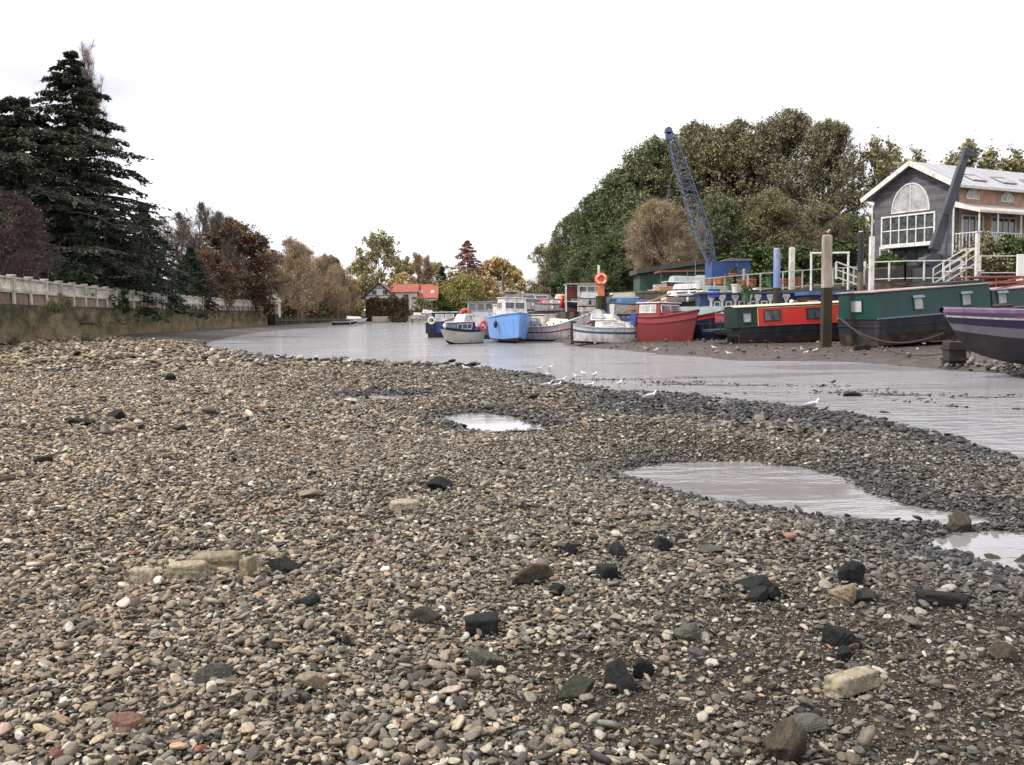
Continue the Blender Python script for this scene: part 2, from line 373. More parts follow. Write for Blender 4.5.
# ---------------------------------------------------------------- loose pebbles
def rock_shape(seed, sub=3, flat=(1, .75, .5), planes=9, sharp=8.0, rough=.03, box=False, sph=1.0, dlo=.62, oct=2):
    import bmesh
    g = np.random.default_rng(seed); b = bmesh.new(); bmesh.ops.create_icosphere(b, subdivisions=sub, radius=1)
    V = np.array([v.co[:] for v in b.verts]); V /= np.linalg.norm(V, axis=1)[:, None]
    Nn = g.normal(size=(planes, 3)); Nn /= np.linalg.norm(Nn, axis=1)[:, None]; D = g.uniform(dlo, .98, planes)
    if box:
        Bx = np.array([(1, 0, 0), (-1, 0, 0), (0, 1, 0), (0, -1, 0), (0, 0, 1), (0, 0, -1)], float); Nn = Bx + g.normal(0, .06, (6, 3)); Ex = g.choice([-1., 1.], (5, 3)) + g.normal(0, .25, (5, 3)); Nn = np.concatenate([Nn, Ex]); Nn /= np.linalg.norm(Nn, axis=1)[:, None]
        D = np.concatenate([np.full(6, .86), g.uniform(1.12, 1.35, 5)]); V = V / np.abs(V).max(1)[:, None] ** .6; V /= np.linalg.norm(V, axis=1)[:, None]
    dt = np.clip(V @ Nn.T, 1e-3, None) / D
    r = 1 / ((dt ** sharp).sum(1) + (0. if box else sph ** -sharp)) ** (1 / sharp)
    r *= 1 + rough * (np.sin(V @ g.normal(size=3) * 5 + g.uniform(0, 6)) + np.sin(V @ g.normal(size=3) * 9))
    for k_ in range(2, oct): r *= 1 + rough * .5 * np.sin(V @ g.normal(size=3) * 7 * 1.7 ** k_ + g.uniform(0, 6)) * np.sin(V @ g.normal(size=3) * 5 * 1.7 ** k_)
    V = V * r[:, None] * np.array(flat)
    for v, c in zip(b.verts, V): v.co = c
    for f in b.faces: f.smooth = True
    me = bpy.data.meshes.new('pebble_shape'); b.to_mesh(me); b.free()
    return me
def pebble_mat():
    m_, t, N, L, P = newmat('pebble_stone')
    a = N('ShaderNodeAttribute'); a.attribute_type = 'INSTANCER'; a.attribute_name = 'tint'
    tcn = N('ShaderNodeTexCoord'); n = N('ShaderNodeTexNoise'); n.inputs['Scale'].default_value = 1.6; n.inputs['Detail'].default_value = 7; n.inputs['Roughness'].default_value = .7
    ad = N('ShaderNodeVectorMath'); ad.operation = 'ADD'; oi = N('ShaderNodeObjectInfo'); sc_ = N('ShaderNodeVectorMath'); sc_.operation = 'SCALE'; sc_.inputs['Scale'].default_value = 40
    cb = N('ShaderNodeCombineXYZ'); L(oi.outputs['Random'], cb.inputs[0]); L(oi.outputs['Random'], cb.inputs[1]); L(cb.outputs[0], sc_.inputs[0])
    L(tcn.outputs['Object'], ad.inputs[0]); L(sc_.outputs[0], ad.inputs[1]); L(ad.outputs[0], n.inputs['Vector'])
    r = N('ShaderNodeMapRange'); r.inputs[1].default_value = .3; r.inputs[2].default_value = .7; r.inputs[3].default_value = .6; r.inputs[4].default_value = 1.35; L(n.outputs['Fac'], r.inputs[0])
    mu = N('ShaderNodeVectorMath'); mu.operation = 'SCALE'; L(a.outputs['Color'], mu.inputs[0]); L(r.outputs[0], mu.inputs['Scale'])
    L(mu.outputs[0], P.inputs['Base Color']); P.inputs['Roughness'].default_value = .62; P.inputs['Specular IOR Level'].default_value = .35
    b = N('ShaderNodeBump'); b.inputs['Strength'].default_value = .35; b.inputs['Distance'].default_value = .03; L(n.outputs['Fac'], b.inputs['Height']); L(b.outputs[0], P.inputs['Normal'])
    return m_
pbm = pebble_mat()
pcoll = bpy.data.collections.new('pebble_shapes')
NV = 18
for i in range(NV):
    g = np.random.default_rng(100 + i)
    me = rock_shape(300 + i, sub=3, flat=(1, g.uniform(.55, .85), g.uniform(.26, .52)), planes=int(g.integers(6, 12)), sharp=g.uniform(14, 60), sph=1.12, dlo=.5)
    me.materials.append(pbm); pcoll.objects.link(bpy.data.objects.new('pebble_shape_%02d' % i, me))
PAL = np.array([(.20, .185, .155), (.27, .24, .19), (.15, .145, .13), (.33, .285, .215), (.42, .385, .32), (.095, .09, .085), (.235, .18, .125), (.18, .15, .12), (.52, .49, .42), (.05, .048, .046), (.24, .25, .24), (.36, .30, .27), (.28, .13, .08)])
PW = np.array([14, 16, 12, 14, 10, 13, 10, 11, 3.5, 9, 6, 4, .5]); PW /= PW.sum()
def scatter(r0_, r1_, spacing, size_lo, size_hi, seed, amax=50, gritcut=.75, embed=.25):
    g = np.random.default_rng(seed)
    th = R(amax); area = th * (r1_ ** 2 - r0_ ** 2); n = int(area / spacing ** 2)
    a = g.uniform(-th, th, n); r = np.sqrt(g.uniform(r0_ ** 2, r1_ ** 2, n)); X = np.sin(a) * r; Y = np.cos(a) * r
    s = water_sd(X, Y); P = np.stack([X, Y], 1)
    z = height(X, Y)
    ok = (z > -.02) & (poly_sd(P, leftland) > .3) & (poly_sd(P, island) > .3) & ~((X > 0) & (Y > 30) & (poly_sd(P, far_shore, closed=False) < 14) & (g.uniform(size=n) < .93))
    gt = grit(X, Y); ok &= g.uniform(size=n) > gt * gritcut
    ok &= (poly_sd(P, bar_px, closed=False) > 2) | (g.uniform(size=n) < .12)
    ok &= (s > .2) | (g.uniform(size=n) < .8)
    X, Y, z, s = X[ok], Y[ok], z[ok], s[ok]; n = len(X)
    sz = size_lo * (size_hi / size_lo) ** (g.beta(1.3, 3.2, n))
    col = .69 * PAL[g.choice(len(PAL), n, p=PW)] * np.exp(g.normal(0, .42, (n, 1))) * np.array([1.03, .97, .88])
    # warm, pale colour cast at the left put into the tints; damp dark stones near the water and in bands
    band = vnoise(X, Y, 6, 31) + .6 * vnoise(X, Y, 2.0, 32)
    warm = np.clip(-X / (3 + Y * .5), -.2, 1); col *= (1 + .38 * warm[:, None] * np.array([1.35, .95, .6]))
    dryr = 1 - np.exp(-(poly_sd(np.stack([X, Y], 1), hump, closed=False) / .9) ** 2)
    col = np.minimum(col, np.array([.40, .37, .32]) * (1 + .25 * (col.mean(1, keepdims=True) > .45)))
    wet = np.clip(smooth(1.1, .1, s) * .75 + smooth(.12, .5, band + np.clip(X * .07, -.25, .26)) * .6 + smooth(6, .5, poly_sd(np.stack([X, Y], 1), near_shore, closed=False)) * (Y < 40) * .55, 0, .85) * dryr
    grey = col.mean(1, keepdims=True)
    col = col * (1 - wet[:, None]) + (grey * np.array([.95, 1.0, 1.06]) * .36) * wet[:, None]
    rot = np.stack([g.normal(0, .3, n), g.normal(0, .3, n), g.uniform(0, 6.283, n)], 1)
    tilt = g.uniform(size=n) < .2; rot[tilt, 0] += g.normal(0, .7, tilt.sum())
    scl = sz[:, None] * .5 * g.uniform(.8, 1.25, (n, 3))
    lay = (g.uniform(size=n) ** 2) * sz * .6
    return np.stack([X, Y, z + lay + sz * (.16 - embed * .25)], 1), rot, scl, col, g.integers(0, NV, n)
def pebbles(name, sets, label=None):
    Pp, Ro, Sc, Co, Ix = [np.concatenate(x) for x in zip(*sets)]
    me = bpy.data.meshes.new(name); me.vertices.add(len(Pp)); me.vertices.foreach_set('co', Pp.astype(np.float32).ravel())
    for nm, ty, ar, key in (('prot', 'FLOAT_VECTOR', Ro, 'vector'), ('pscale', 'FLOAT_VECTOR', Sc, 'vector'), ('tint', 'FLOAT_COLOR', np.concatenate([Co, np.ones((len(Co), 1))], 1), 'color'), ('pidx', 'INT', Ix, 'value')):
        at_ = me.attributes.new(nm, ty, 'POINT'); at_.data.foreach_set(key, np.ascontiguousarray(ar, dtype=np.int32 if ty == 'INT' else np.float32).ravel())
    me.update(); me.materials.append(pbm)
    o = bpy.data.objects.new(name, me); COL.objects.link(o); tag(o, label, 'pebbles', kind='stuff')
    ng = bpy.data.node_groups.new('scatter', 'GeometryNodeTree')
    ng.interface.new_socket('Geometry', in_out='INPUT', socket_type='NodeSocketGeometry'); ng.interface.new_socket('Geometry', in_out='OUTPUT', socket_type='NodeSocketGeometry')
    gi = ng.nodes.new('NodeGroupInput'); go = ng.nodes.new('NodeGroupOutput'); ip = ng.nodes.new('GeometryNodeInstanceOnPoints')
    ci = ng.nodes.new('GeometryNodeCollectionInfo'); ci.inputs['Collection'].default_value = pcoll; ci.inputs['Separate Children'].default_value = True; ci.inputs['Reset Children'].default_value = True
    ng.links.new(gi.outputs[0], ip.inputs['Points']); ng.links.new(ci.outputs[0], ip.inputs['Instance']); ip.inputs['Pick Instance'].default_value = True
    for nm, ty, sk in (('prot', 'FLOAT_VECTOR', 'Rotation'), ('pscale', 'FLOAT_VECTOR', 'Scale'), ('pidx', 'INT', 'Instance Index')):
        na = ng.nodes.new('GeometryNodeInputNamedAttribute'); na.data_type = ty; na.inputs['Name'].default_value = nm
        ng.links.new(na.outputs['Attribute'], ip.inputs[sk])
    ng.links.new(ip.outputs[0], go.inputs[0])
    md = o.modifiers.new('scatter', 'NODES'); md.node_group = ng
    print(name, len(Pp)); return o
pebbles('pebbles', [scatter(1.6, 6.5, .0192, .017, .088, 1), scatter(1.6, 7.5, .0155, .006, .02, 11, 42, gritcut=.2), scatter(1.6, 6.5, .35, .07, .11, 2), scatter(6.5, 14, .029, .023, .095, 3, 42), scatter(6.5, 14, .7, .09, .15, 4, 42, gritcut=.5),
                    scatter(14, 30, .062, .045, .14, 5, 38), scatter(14, 34, 1.2, .15, .30, 6, 38), scatter(30, 70, .24, .10, .34, 7, 36), scatter(30, 70, 1.3, .25, .5, 8, 36)],
        'rounded grey brown and tan shingle covering the foreshore')
# ---------------------------------------------------------------- trees
def leafmat(name, c1, c2, c3=None, scale=.5):
    m_, t, N, L, P = newmat(name)
    tcn = N('ShaderNodeTexCoord'); n = N('ShaderNodeTexNoise'); n.inputs['Scale'].default_value = scale; n.inputs['Detail'].default_value = 3; L(tcn.outputs['Object'], n.inputs['Vector'])
    g = N('ShaderNodeNewGeometry'); ad = N('ShaderNodeMath'); ad.operation = 'MULTIPLY_ADD'; L(g.outputs['Random Per Island'], ad.inputs[0]); ad.inputs[1].default_value = .34; L(n.outputs['Fac'], ad.inputs[2])
    r = N('ShaderNodeValToRGB'); E = r.color_ramp.elements; E[0].position = .42; E[0].color = (*c1, 1); E[1].position = .82; E[1].color = (*c2, 1)
    if c3: e = E.new(.93); e.color = (*c3, 1)
    L(ad.outputs[0], r.inputs[0]); L(r.outputs[0], P.inputs['Base Color']); P.inputs['Roughness'].default_value = .65; P.inputs['Specular IOR Level'].default_value = .25
    return m_
bark = mat('bark_brown', (.11, .09, .07), .9, .4, 3, .6, stretch=(1, 1, .25))
bark_grey = mat('bark_grey', (.13, .12, .10), .9, .35, 3, .6, stretch=(1, 1, .25))
bark_dark = mat('bark_dark', (.03, .024, .022), .9, .4, 3, .6, stretch=(1, 1, .25))
twig_m = mat('twig_brown', (.10, .075, .06), .85, .4, 2)
twig_purple = mat('twig_purple', (.085, .05, .055), .85, .4, 2)
twig_grey = mat('twig_grey', (.15, .125, .10), .85, .4, 2)
twig_tan = mat('twig_tan', (.34, .26, .17), .85, .4, 2)
def tubes(path, rad_, sides=4):
    n, k, _ = path.shape
    d = np.gradient(path, axis=1); d /= np.linalg.norm(d, axis=2, keepdims=True) + 1e-9
    ref = np.where(np.abs(d[..., 2:3]) > .9, np.array([1., 0, 0]), np.array([0, 0, 1.]))
    a = np.cross(d, ref); a /= np.linalg.norm(a, axis=2, keepdims=True) + 1e-9; b = np.cross(d, a)
    an = np.arange(sides) * 2 * np.pi / sides
    V = path[:, :, None] + rad_[:, :, None, None] * (a[:, :, None] * np.cos(an)[:, None] + b[:, :, None] * np.sin(an)[:, None])
    I = np.arange(n * k * sides).reshape(n, k, sides)
    Q = np.stack([I[:, :-1], np.roll(I[:, :-1], -1, 2), np.roll(I[:, 1:], -1, 2), I[:, 1:]], -1).reshape(-1, 4)
    return V.reshape(-1, 3), Q
def bez(a, c, b, k):
    t = np.linspace(0, 1, k)[None, :, None]
    return (1 - t) ** 2 * a[:, None] + 2 * t * (1 - t) * c[:, None] + t ** 2 * b[:, None]
def leaves_at(P, size, g, stretch=1.6, dirv=None, droop=0.0):
    """one rhombic leaf face per point"""
    n = len(P); u = g.normal(size=(n, 3)) if dirv is None else dirv + g.normal(size=(n, 3)) * .5
    u[:, 2] -= droop; u /= np.linalg.norm(u, axis=1, keepdims=True) + 1e-9
    w = np.cross(u, g.normal(size=(n, 3))); w /= np.linalg.norm(w, axis=1, keepdims=True) + 1e-9
    s = size * g.uniform(.6, 1.4, n)[:, None]
    V = np.stack([P - u * s * stretch / 2, P + w * s / 2, P + u * s * stretch / 2, P - w * s / 2], 1).reshape(-1, 3)
    return V, np.arange(4 * n).reshape(n, 4)
def twigs_at(A, D, Ln, w, g):
    """thin three-sided tapering twigs"""
    n = len(A); D = D / (np.linalg.norm(D, axis=1, keepdims=True) + 1e-9)
    a = np.cross(D, g.normal(size=(n, 3))); a /= np.linalg.norm(a, axis=1, keepdims=True) + 1e-9; b = np.cross(D, a)
    V = np.stack([A + a * w, A + (-a * .5 + b * .87) * w, A + (-a * .5 - b * .87) * w, A + D * Ln[:, None]], 1).reshape(-1, 3)
    I = np.arange(n)[:, None] * 4
    return V, np.concatenate([I + [0, 1, 3], I + [1, 2, 3], I + [2, 0, 3]])
def join(parts):
    V = []; Q = []; M_ = []; off = 0
    for v, q, mi in parts:
        V.append(v); Q.append(q + off); M_.append(np.full(len(q), mi)); off += len(v)
    o4 = [(q, m_) for q, m_ in zip(Q, M_)]
    return np.concatenate(V), [q for q, _ in o4], np.concatenate(M_)
PROF = {
 'round': lambda u: np.sqrt(np.clip(1 - (2 * u - 1) ** 2 * .93, 0, 1)),
 'dome': lambda u: np.sqrt(np.clip(1 - u ** 2.4, 0, 1)) * (.72 + .28 * np.clip(u * 4, 0, 1)),
 'tall': lambda u: np.clip(1 - u ** 2.0, .1, 1) ** .6 * (.55 + .45 * np.clip(u * 3, 0, 1)),
 'vase': lambda u: np.clip(.35 + 1.3 * u, 0, 1) * np.sqrt(np.clip(1 - u ** 5, .02, 1)),
 'cone': lambda u: np.clip(1 - u, .04, 1) ** .8,
}
def broad(g, Ht, Rc, cb, prof='dome', n1=26, m2=7, m3=5, m4=7, leaf=2, lsize=.3, spread=.5, tr=.35, up=.25, twl=.8, tww=.02, droop=0.0, multi=1, leafclump=.0):
    """returns (trunk V,F), (crown V,F,mat)"""
    pr = PROF[prof]
    # trunk(s)
    k = 7; T = []
    for i in range(multi):
        z = np.linspace(-.3, Ht * (.72 if prof != 'tall' else .92), k); w = np.cumsum(g.normal(0, Ht * .012, (k, 2)), 0); w -= w[0]
        lean = (g.normal(0, .16, 2) * Ht * .5 if multi > 1 else 0) * np.linspace(0, 1, k)[:, None]
        T.append(np.stack([w[:, 0] + (lean[:, 0] if multi > 1 else 0), w[:, 1] + (lean[:, 1] if multi > 1 else 0), z], 1))
    T = np.array(T); Tr = tr * (1 - np.linspace(0, 1, k) ** 1.0 * .85)[None] * np.ones((multi, 1)) / math.sqrt(multi); Tr[:, 0] *= 1.5
    parts_t = [(*tubes(T, Tr, 8), 0)]
    # limbs
    u = g.uniform(.03, 1, n1) ** .9; az = np.arange(n1) * 2.4 + g.uniform(-.5, .5, n1)
    rr = pr(u) * Rc * g.uniform(.45, .92, n1) * (1 + .16 * np.sin(az * 2 + g.uniform(0, 6)))
    tgt = np.stack([np.cos(az) * rr, np.sin(az) * rr, cb + u * (Ht - cb) * .93], 1)
    zs = np.clip(tgt[:, 2] - rr * (.4 + up) - Ht * .06, cb * .55, Ht * .68); ti = g.integers(0, multi, n1)
    f = np.clip((zs + .3) / (T[0, -1, 2] + .3), 0, 1) * (k - 1); i0 = np.minimum(f.astype(int), k - 2); fr = (f - i0)[:, None]
    st = T[ti, i0] * (1 - fr) + T[ti, i0 + 1] * fr
    ctl = st + (tgt - st) * np.array([.55, .55, .35]) + np.array([0, 0, 1.]) * (up * rr[:, None] * .2) + g.normal(0, Rc * .07, (n1, 3))
    L1 = bez(st, ctl, tgt, 7); r1 = np.interp(zs, [0, Ht], [tr * .42, tr * .2])[:, None] * (1 - np.linspace(0, 1, 7) * .8)
    parts_t.append((*tubes(L1, r1, 5), 0))
    def kids(L, m, ln, rad_, k=5, tmin=.3, outw=.6, rnd=.8, upw=.25):
        n = len(L) * m; pi = np.repeat(np.arange(len(L)), m); t = g.uniform(tmin, 1, n); kk = L.shape[1]
        f = t * (kk - 1); i0 = np.minimum(f.astype(int), kk - 2); fr = (f - i0)[:, None]
        s = L[pi, i0] * (1 - fr) + L[pi, i0 + 1] * fr; pd = L[pi, i0 + 1] - L[pi, i0]; pd /= np.linalg.norm(pd, axis=1, keepdims=True) + 1e-9
        c = np.array([0, 0, cb + (Ht - cb) * .35]); ow = s - c; ow /= np.linalg.norm(ow, axis=1, keepdims=True) + 1e-9
        d = pd * .6 + ow * outw + g.normal(size=(n, 3)) * rnd * .6 + np.array([0, 0, upw - droop]); d /= np.linalg.norm(d, axis=1, keepdims=True)
        ll = ln * g.uniform(.5, 1.2, n)[:, None]; e = s + d * ll; cc = s + d * ll * .5 + g.normal(size=(n, 3)) * ll * .13 - np.array([0, 0, 1]) * ll * .1 * (1 if droop <= 0 else -1)
        # keep inside the crown's envelope
        uu = np.clip((e[:, 2] - cb) / (Ht - cb), 0, 1); lim = pr(uu) * Rc * 1.05 + .2; er = np.hypot(e[:, 0], e[:, 1]); sc_ = np.minimum(1, lim / (er + 1e-6))[:, None]
        e[:, :2] *= sc_; e[:, 2] = np.minimum(e[:, 2], Ht + g.uniform(-.5, .3, n))
        return bez(s, cc, e, k), rad_ * (1 - np.linspace(0, 1, k) * .75)[None] * g.uniform(.7, 1.3, n)[:, None]
    L2, r2 = kids(L1, m2, Rc * spread * .75, tr * .13); parts_t.append((*tubes(L2, r2, 4), 0))
    L3, r3 = kids(L2, m3, Rc * spread * .4, tr * .05, 4, .25, .4, 1.0)
    pc = [(*tubes(L3, np.maximum(r3, .012), 3), 0)]
    # twigs + leaves
    n = len(L3) * m4; pi = np.repeat(np.arange(len(L3)), m4); t = g.uniform(.15, 1, n)[:, None]; A = L3[pi, 0] * (1 - t) + L3[pi, -1] * t
    D = (L3[pi, -1] - L3[pi, 0]); D /= np.linalg.norm(D, axis=1, keepdims=True) + 1e-9; D = D + g.normal(size=(n, 3)) * .6 + np.array([0, 0, .15 - droop * 2.5]); D /= np.linalg.norm(D, axis=1, keepdims=True)
    Ln = twl * g.uniform(.5, 1.3, n); pc.append((*twigs_at(A, D, Ln, tww, g), 0))
    if leaf > 0:
        tot = int(n * leaf); li = g.integers(0, n, tot); 
        if leafclump: 
            keep = vnoise(A[li, 0] + A[li, 2] * .7, A[li, 1] - A[li, 2] * .6, Rc * .3, 5) + .5 > leafclump; li = li[keep]; tot = len(li)
        lp = A[li] + D[li] * (Ln[li] * g.uniform(.1, 1.1, tot))[:, None] + g.normal(0, lsize * .5, (tot, 3))
        pc.append((*leaves_at(lp, lsize, g, 1.4, droop=droop * 3), 1))
    return join(parts_t), join(pc)
def conifer(g, Ht, Rb, cb=.08, tiers=34, per=6, prof=lambda u: (1 - u) ** .85, needle=.3, nn=9, droop=.18, rise=.12, tr=.4, irr=.3, m2=9, hang=.5):
    k = 8; z = np.linspace(-.3, Ht, k); w = np.cumsum(g.normal(0, Ht * .004, (k, 2)), 0); T = np.stack([w[:, 0], w[:, 1], z], 1)[None]
    parts_t = [(*tubes(T, (tr * (1 - np.linspace(0, 1, k) * .93))[None], 8), 0)]
    n1 = tiers * per; u = np.repeat(np.linspace(0, .985, tiers), per) + g.uniform(-.01, .01, n1); u = np.clip(u, 0, .99)
    zz = Ht * (cb + u * (1 - cb)); az = np.arange(n1) * 2.399 + g.uniform(-.4, .4, n1)
    ln = np.maximum(.25, Rb * prof(u) * (1 + g.uniform(-irr, irr * .6, n1)) * (1 + .22 * np.sin(u * 40 + az)))
    st = np.stack([np.interp(zz, z, T[0, :, 0]), np.interp(zz, z, T[0, :, 1]), zz], 1); dr = np.stack([np.cos(az), np.sin(az), np.zeros(n1)], 1)
    e = st + dr * ln[:, None]; e[:, 2] += ln * (rise - droop) + g.normal(0, .12, n1) * ln * .5; c = st + dr * ln[:, None] * .5; c[:, 2] += ln * rise * 1.3
    L1 = bez(st, c, e, 6); parts_t.append((*tubes(L1, (np.maximum(.03, ln * .018))[:, None] * (1 - np.linspace(0, 1, 6) * .8), 4), 0))
    n = n1 * m2; pi = np.repeat(np.arange(n1), m2); t = g.uniform(.18, 1, n); f = t * 5; i0 = np.minimum(f.astype(int), 4); fr = (f - i0)[:, None]
    s = L1[pi, i0] * (1 - fr) + L1[pi, i0 + 1] * fr; side = np.where(g.uniform(size=n) < .5, 1, -1); a2 = az[pi] + side * g.uniform(.4, 1.2, n)
    l2 = (ln[pi] * .34 * (1.15 - t * .6) + .15) * g.uniform(.6, 1.3, n); d2 = np.stack([np.cos(a2), np.sin(a2), g.normal(-.06, .1, n)], 1); e2 = s + d2 * l2[:, None]; e2[:, 2] -= l2 * .15
    pc = [(*tubes(np.stack([s, e2], 1), np.full((n, 2), .018), 3), 0)]
    N3 = n * nn; pj = np.repeat(np.arange(n), nn); tt = g.uniform(0, 1.08, N3)[:, None]; P = s[pj] * (1 - tt) + e2[pj] * tt; P += g.normal(0, .05, (N3, 3)) * needle * 3; P[:, 2] -= g.uniform(0, 1, N3) ** 1.5 * hang * needle
    v, q = leaves_at(P, needle * .45, g, 2.8, dirv=d2[pj] * .9 + np.array([0, 0, -.25]))
    pc.append((v, q, 1)); return join(parts_t), join(pc)
PROTO = {}
def make_tree(key, data, tmat, cmats):
    (tv, tf, tm), (cv, cf, cm) = data; PROTO[key] = (tv, tf, tm, cv, cf, cm, tmat, cmats)
TREE_N = 0
_tm = {}
def put_tree(key, name, label, cat, x, y, z, s=1.0, rz=0.0, group=None, sz=None):
    root = thing(name, label, cat, (x, y, z), rz, group); root.scale = (s, s, sz or s)
    if key not in _tm:
        tv, tf, tm, cv, cf, cm, tmat, cmats = PROTO[key]
        t = mesh_np('trunk', tv, tf, [tmat], root, tm, True); c = mesh_np('crown', cv, cf, cmats, root, cm, False); _tm[key] = (t.data, c.data)
    else:
        for nm, me in zip(('trunk', 'crown'), _tm[key]):
            o = bpy.data.objects.new(nm, me); COL.objects.link(o); o.parent = root
    return root
def G(s): return np.random.default_rng(s)
lm_green = leafmat('leaf_green', (.06, .10, .038), (.125, .175, .06), (.20, .23, .09), .35)
lm_green2 = leafmat('leaf_dull_green', (.09, .115, .055), (.18, .20, .09), (.27, .26, .13), .35)
lm_olive = leafmat('leaf_olive', (.14, .14, .065), (.25, .235, .11), (.36, .31, .17), .3)
lm_brown = leafmat('leaf_brown', (.15, .145, .08), (.27, .25, .135), (.39, .34, .2), .35)
lm_cedar = leafmat('needle_cedar', (0.018, 0.026, 0.014), (0.045, 0.062, 0.031), (0.090, 0.099, 0.051), .6)
lm_dark = leafmat('needle_dark', (.012, .026, .014), (.028, .055, .03), (.06, .085, .035), .6)
lm_rust = leafmat('leaf_rust', (.11, .075, .055), (.20, .12, .07), (.34, .19, .085), .5)
lm_red = leafmat('leaf_redbrown', (.17, .09, .07), (.34, .19, .15), (.44, .28, .2), .3)
lm_yel = leafmat('leaf_yellow', (.30, .23, .11), (.56, .42, .20), (.75, .6, .3), .3)
lm_will = leafmat('leaf_willow', (0.132, 0.138, 0.035), (0.297, 0.276, 0.070), (0.418, 0.380, 0.120), .5)
lm_pale = leafmat('leaf_pale', (0.195, 0.188, 0.088), (0.390, 0.338, 0.165), (0.520, 0.450, 0.242), .3)
lm_tan = leafmat('leaf_tan', (0.210, 0.131, 0.070), (0.420, 0.246, 0.126), (0.540, 0.348, 0.182), .3)
lm_bush = leafmat('leaf_bush', (.02, .04, .012), (.07, .11, .025), (.16, .19, .06), .8)
lm_lime = leafmat('leaf_lime', (.12, .16, .02), (.30, .34, .05), (.4, .42, .1), 1.2)
make_tree('green', broad(G(1), 22, 8, 2.5, 'dome', 60, 8, 5, 8, 3.6, .2, spread=.62, tr=.4, leafclump=.1), bark, [twig_m, lm_green])
make_tree('green2', broad(G(2), 22, 7.5, 2.5, 'dome', 60, 8, 5, 8, 3.2, .19, spread=.62, tr=.4, leafclump=.14), bark, [twig_m, lm_green2])
make_tree('olive', broad(G(3), 24, 8, 3, 'dome', 60, 8, 6, 7, 2.8, .17, spread=.62, tr=.45, leafclump=.18), bark, [twig_m, lm_olive])
make_tree('brown', broad(G(4), 25, 8, 3, 'dome', 60, 8, 6, 8, 2.2, .16, spread=.62, tr=.45, leafclump=.2), bark, [twig_m, lm_brown])
make_tree('sparse', broad(G(5), 17, 4.6, 4, 'tall', 24, 6, 5, 6, 1.3, .24, tr=.22, leafclump=.4), bark_grey, [twig_grey, lm_pale])
make_tree('pollard', broad(G(6), 9, 3.6, 1.6, 'round', 60, 8, 5, 9, 0.15, .12, tr=.32, twl=.8, tww=.012, up=.8), bark, [twig_tan, lm_olive])
make_tree('bare', broad(G(7), 15, 6.5, 3, 'dome', 28, 7, 5, 8, 0, .2, tr=.35, twl=.9, tww=.018), bark_grey, [twig_m])
make_tree('bare_tan', broad(G(8), 15, 6.5, 2, 'dome', 34, 8, 6, 11, .16, .22, tr=.34, twl=1.1, tww=.022, up=.5), bark, [twig_tan, lm_tan])
make_tree('rust', broad(G(9), 14, 6.5, 1.2, 'dome', 44, 8, 5, 9, 1.3, .24, tr=.3, twl=.8, tww=.02, leafclump=.25), bark_dark, [twig_purple, lm_rust])
make_tree('pale', broad(G(10), 24, 7.5, 5, 'round', 28, 7, 5, 6, 2.2, .42, tr=.35, leafclump=.3), bark_grey, [twig_grey, lm_pale])
make_tree('poplar', broad(G(11), 20, 2.6, 3, 'tall', 40, 6, 4, 6, .3, .25, tr=.25, twl=1.2, tww=.04, up=1.6), bark_grey, [twig_tan, lm_tan])
make_tree('yellow', broad(G(12), 15, 6, 1.0, 'dome', 26, 7, 5, 5, 3, .45, tr=.3, leafclump=.2), bark, [twig_tan, lm_yel])
make_tree('willow', broad(G(13), 10, 5.5, 2, 'dome', 26, 8, 6, 8, 3.5, .3, tr=.3, twl=2.2, tww=.03, droop=.45), bark, [twig_tan, lm_will])
make_tree('shrub', broad(G(14), 3, 2.2, .2, 'dome', 22, 6, 5, 5, 2.6, .14, tr=.08, twl=.35, tww=.008, multi=3), bark, [twig_m, lm_bush])
make_tree('scrub', broad(G(15), 4, 3, .2, 'dome', 22, 7, 5, 7, .9, .16, tr=.09, twl=.6, tww=.014, multi=4), bark, [twig_m, lm_olive])
make_tree('purple', broad(G(16), 9, 4.6, .6, 'dome', 34, 8, 6, 8, .12, .12, tr=.14, twl=.7, tww=.01, multi=5, up=.5), bark_dark, [twig_purple, lm_rust])
make_tree('cedar', conifer(G(17), 23, 7.5, .10, 30, 6, lambda u: np.clip(1 - u, 0, 1) ** .72 * (.85 + .15 * np.sin(u * 25)), needle=.27, nn=21, m2=12, irr=.38, hang=1.0), bark_dark, [twig_purple, lm_cedar])
make_tree('cedar_wide', conifer(G(18), 17, 9.5, .12, 22, 7, lambda u: np.clip(1 - u ** 2.2, .12, 1), needle=.3, nn=20, rise=.2, m2=13, tr=.6, hang=1.0), bark_dark, [twig_purple, lm_cedar])
make_tree('yew', conifer(G(19), 12, 4.6, .02, 26, 7, lambda u: np.clip(1 - u ** 1.8, .1, 1), needle=.27, nn=18, m2=10, droop=.35, hang=.8), bark_dark, [twig_m, lm_dark])
make_tree('fir', conifer(G(20), 14, 3.6, .05, 26, 6, needle=.4, nn=9, m2=7), bark_dark, [twig_m, lm_dark])
make_tree('redcone', conifer(G(21), 22, 6.2, .08, 26, 6, lambda u: np.clip(1 - u, 0, 1) ** .75, needle=.55, nn=9, m2=8, rise=.3), bark, [twig_tan, lm_red])
make_tree('birch', broad(G(22), 20, 2.6, 8, 'tall', 44, 7, 4, 7, 0, .2, tr=.16, twl=1.0, tww=.012, up=2.2), bark_grey, [mat('twig_pink', (.22, .15, .14), .85, .3, 2)])
PHT = dict(green=22, green2=22, olive=24, brown=25, sparse=17, pollard=9, bare=15, bare_tan=15, rust=14, pale=24, poplar=20, yellow=15, willow=10, shrub=3, scrub=4, purple=9, cedar=23, cedar_wide=17, yew=12, fir=14, redcone=22, birch=20)
def hz(x, y): return float(height([x], [y], False)[0])
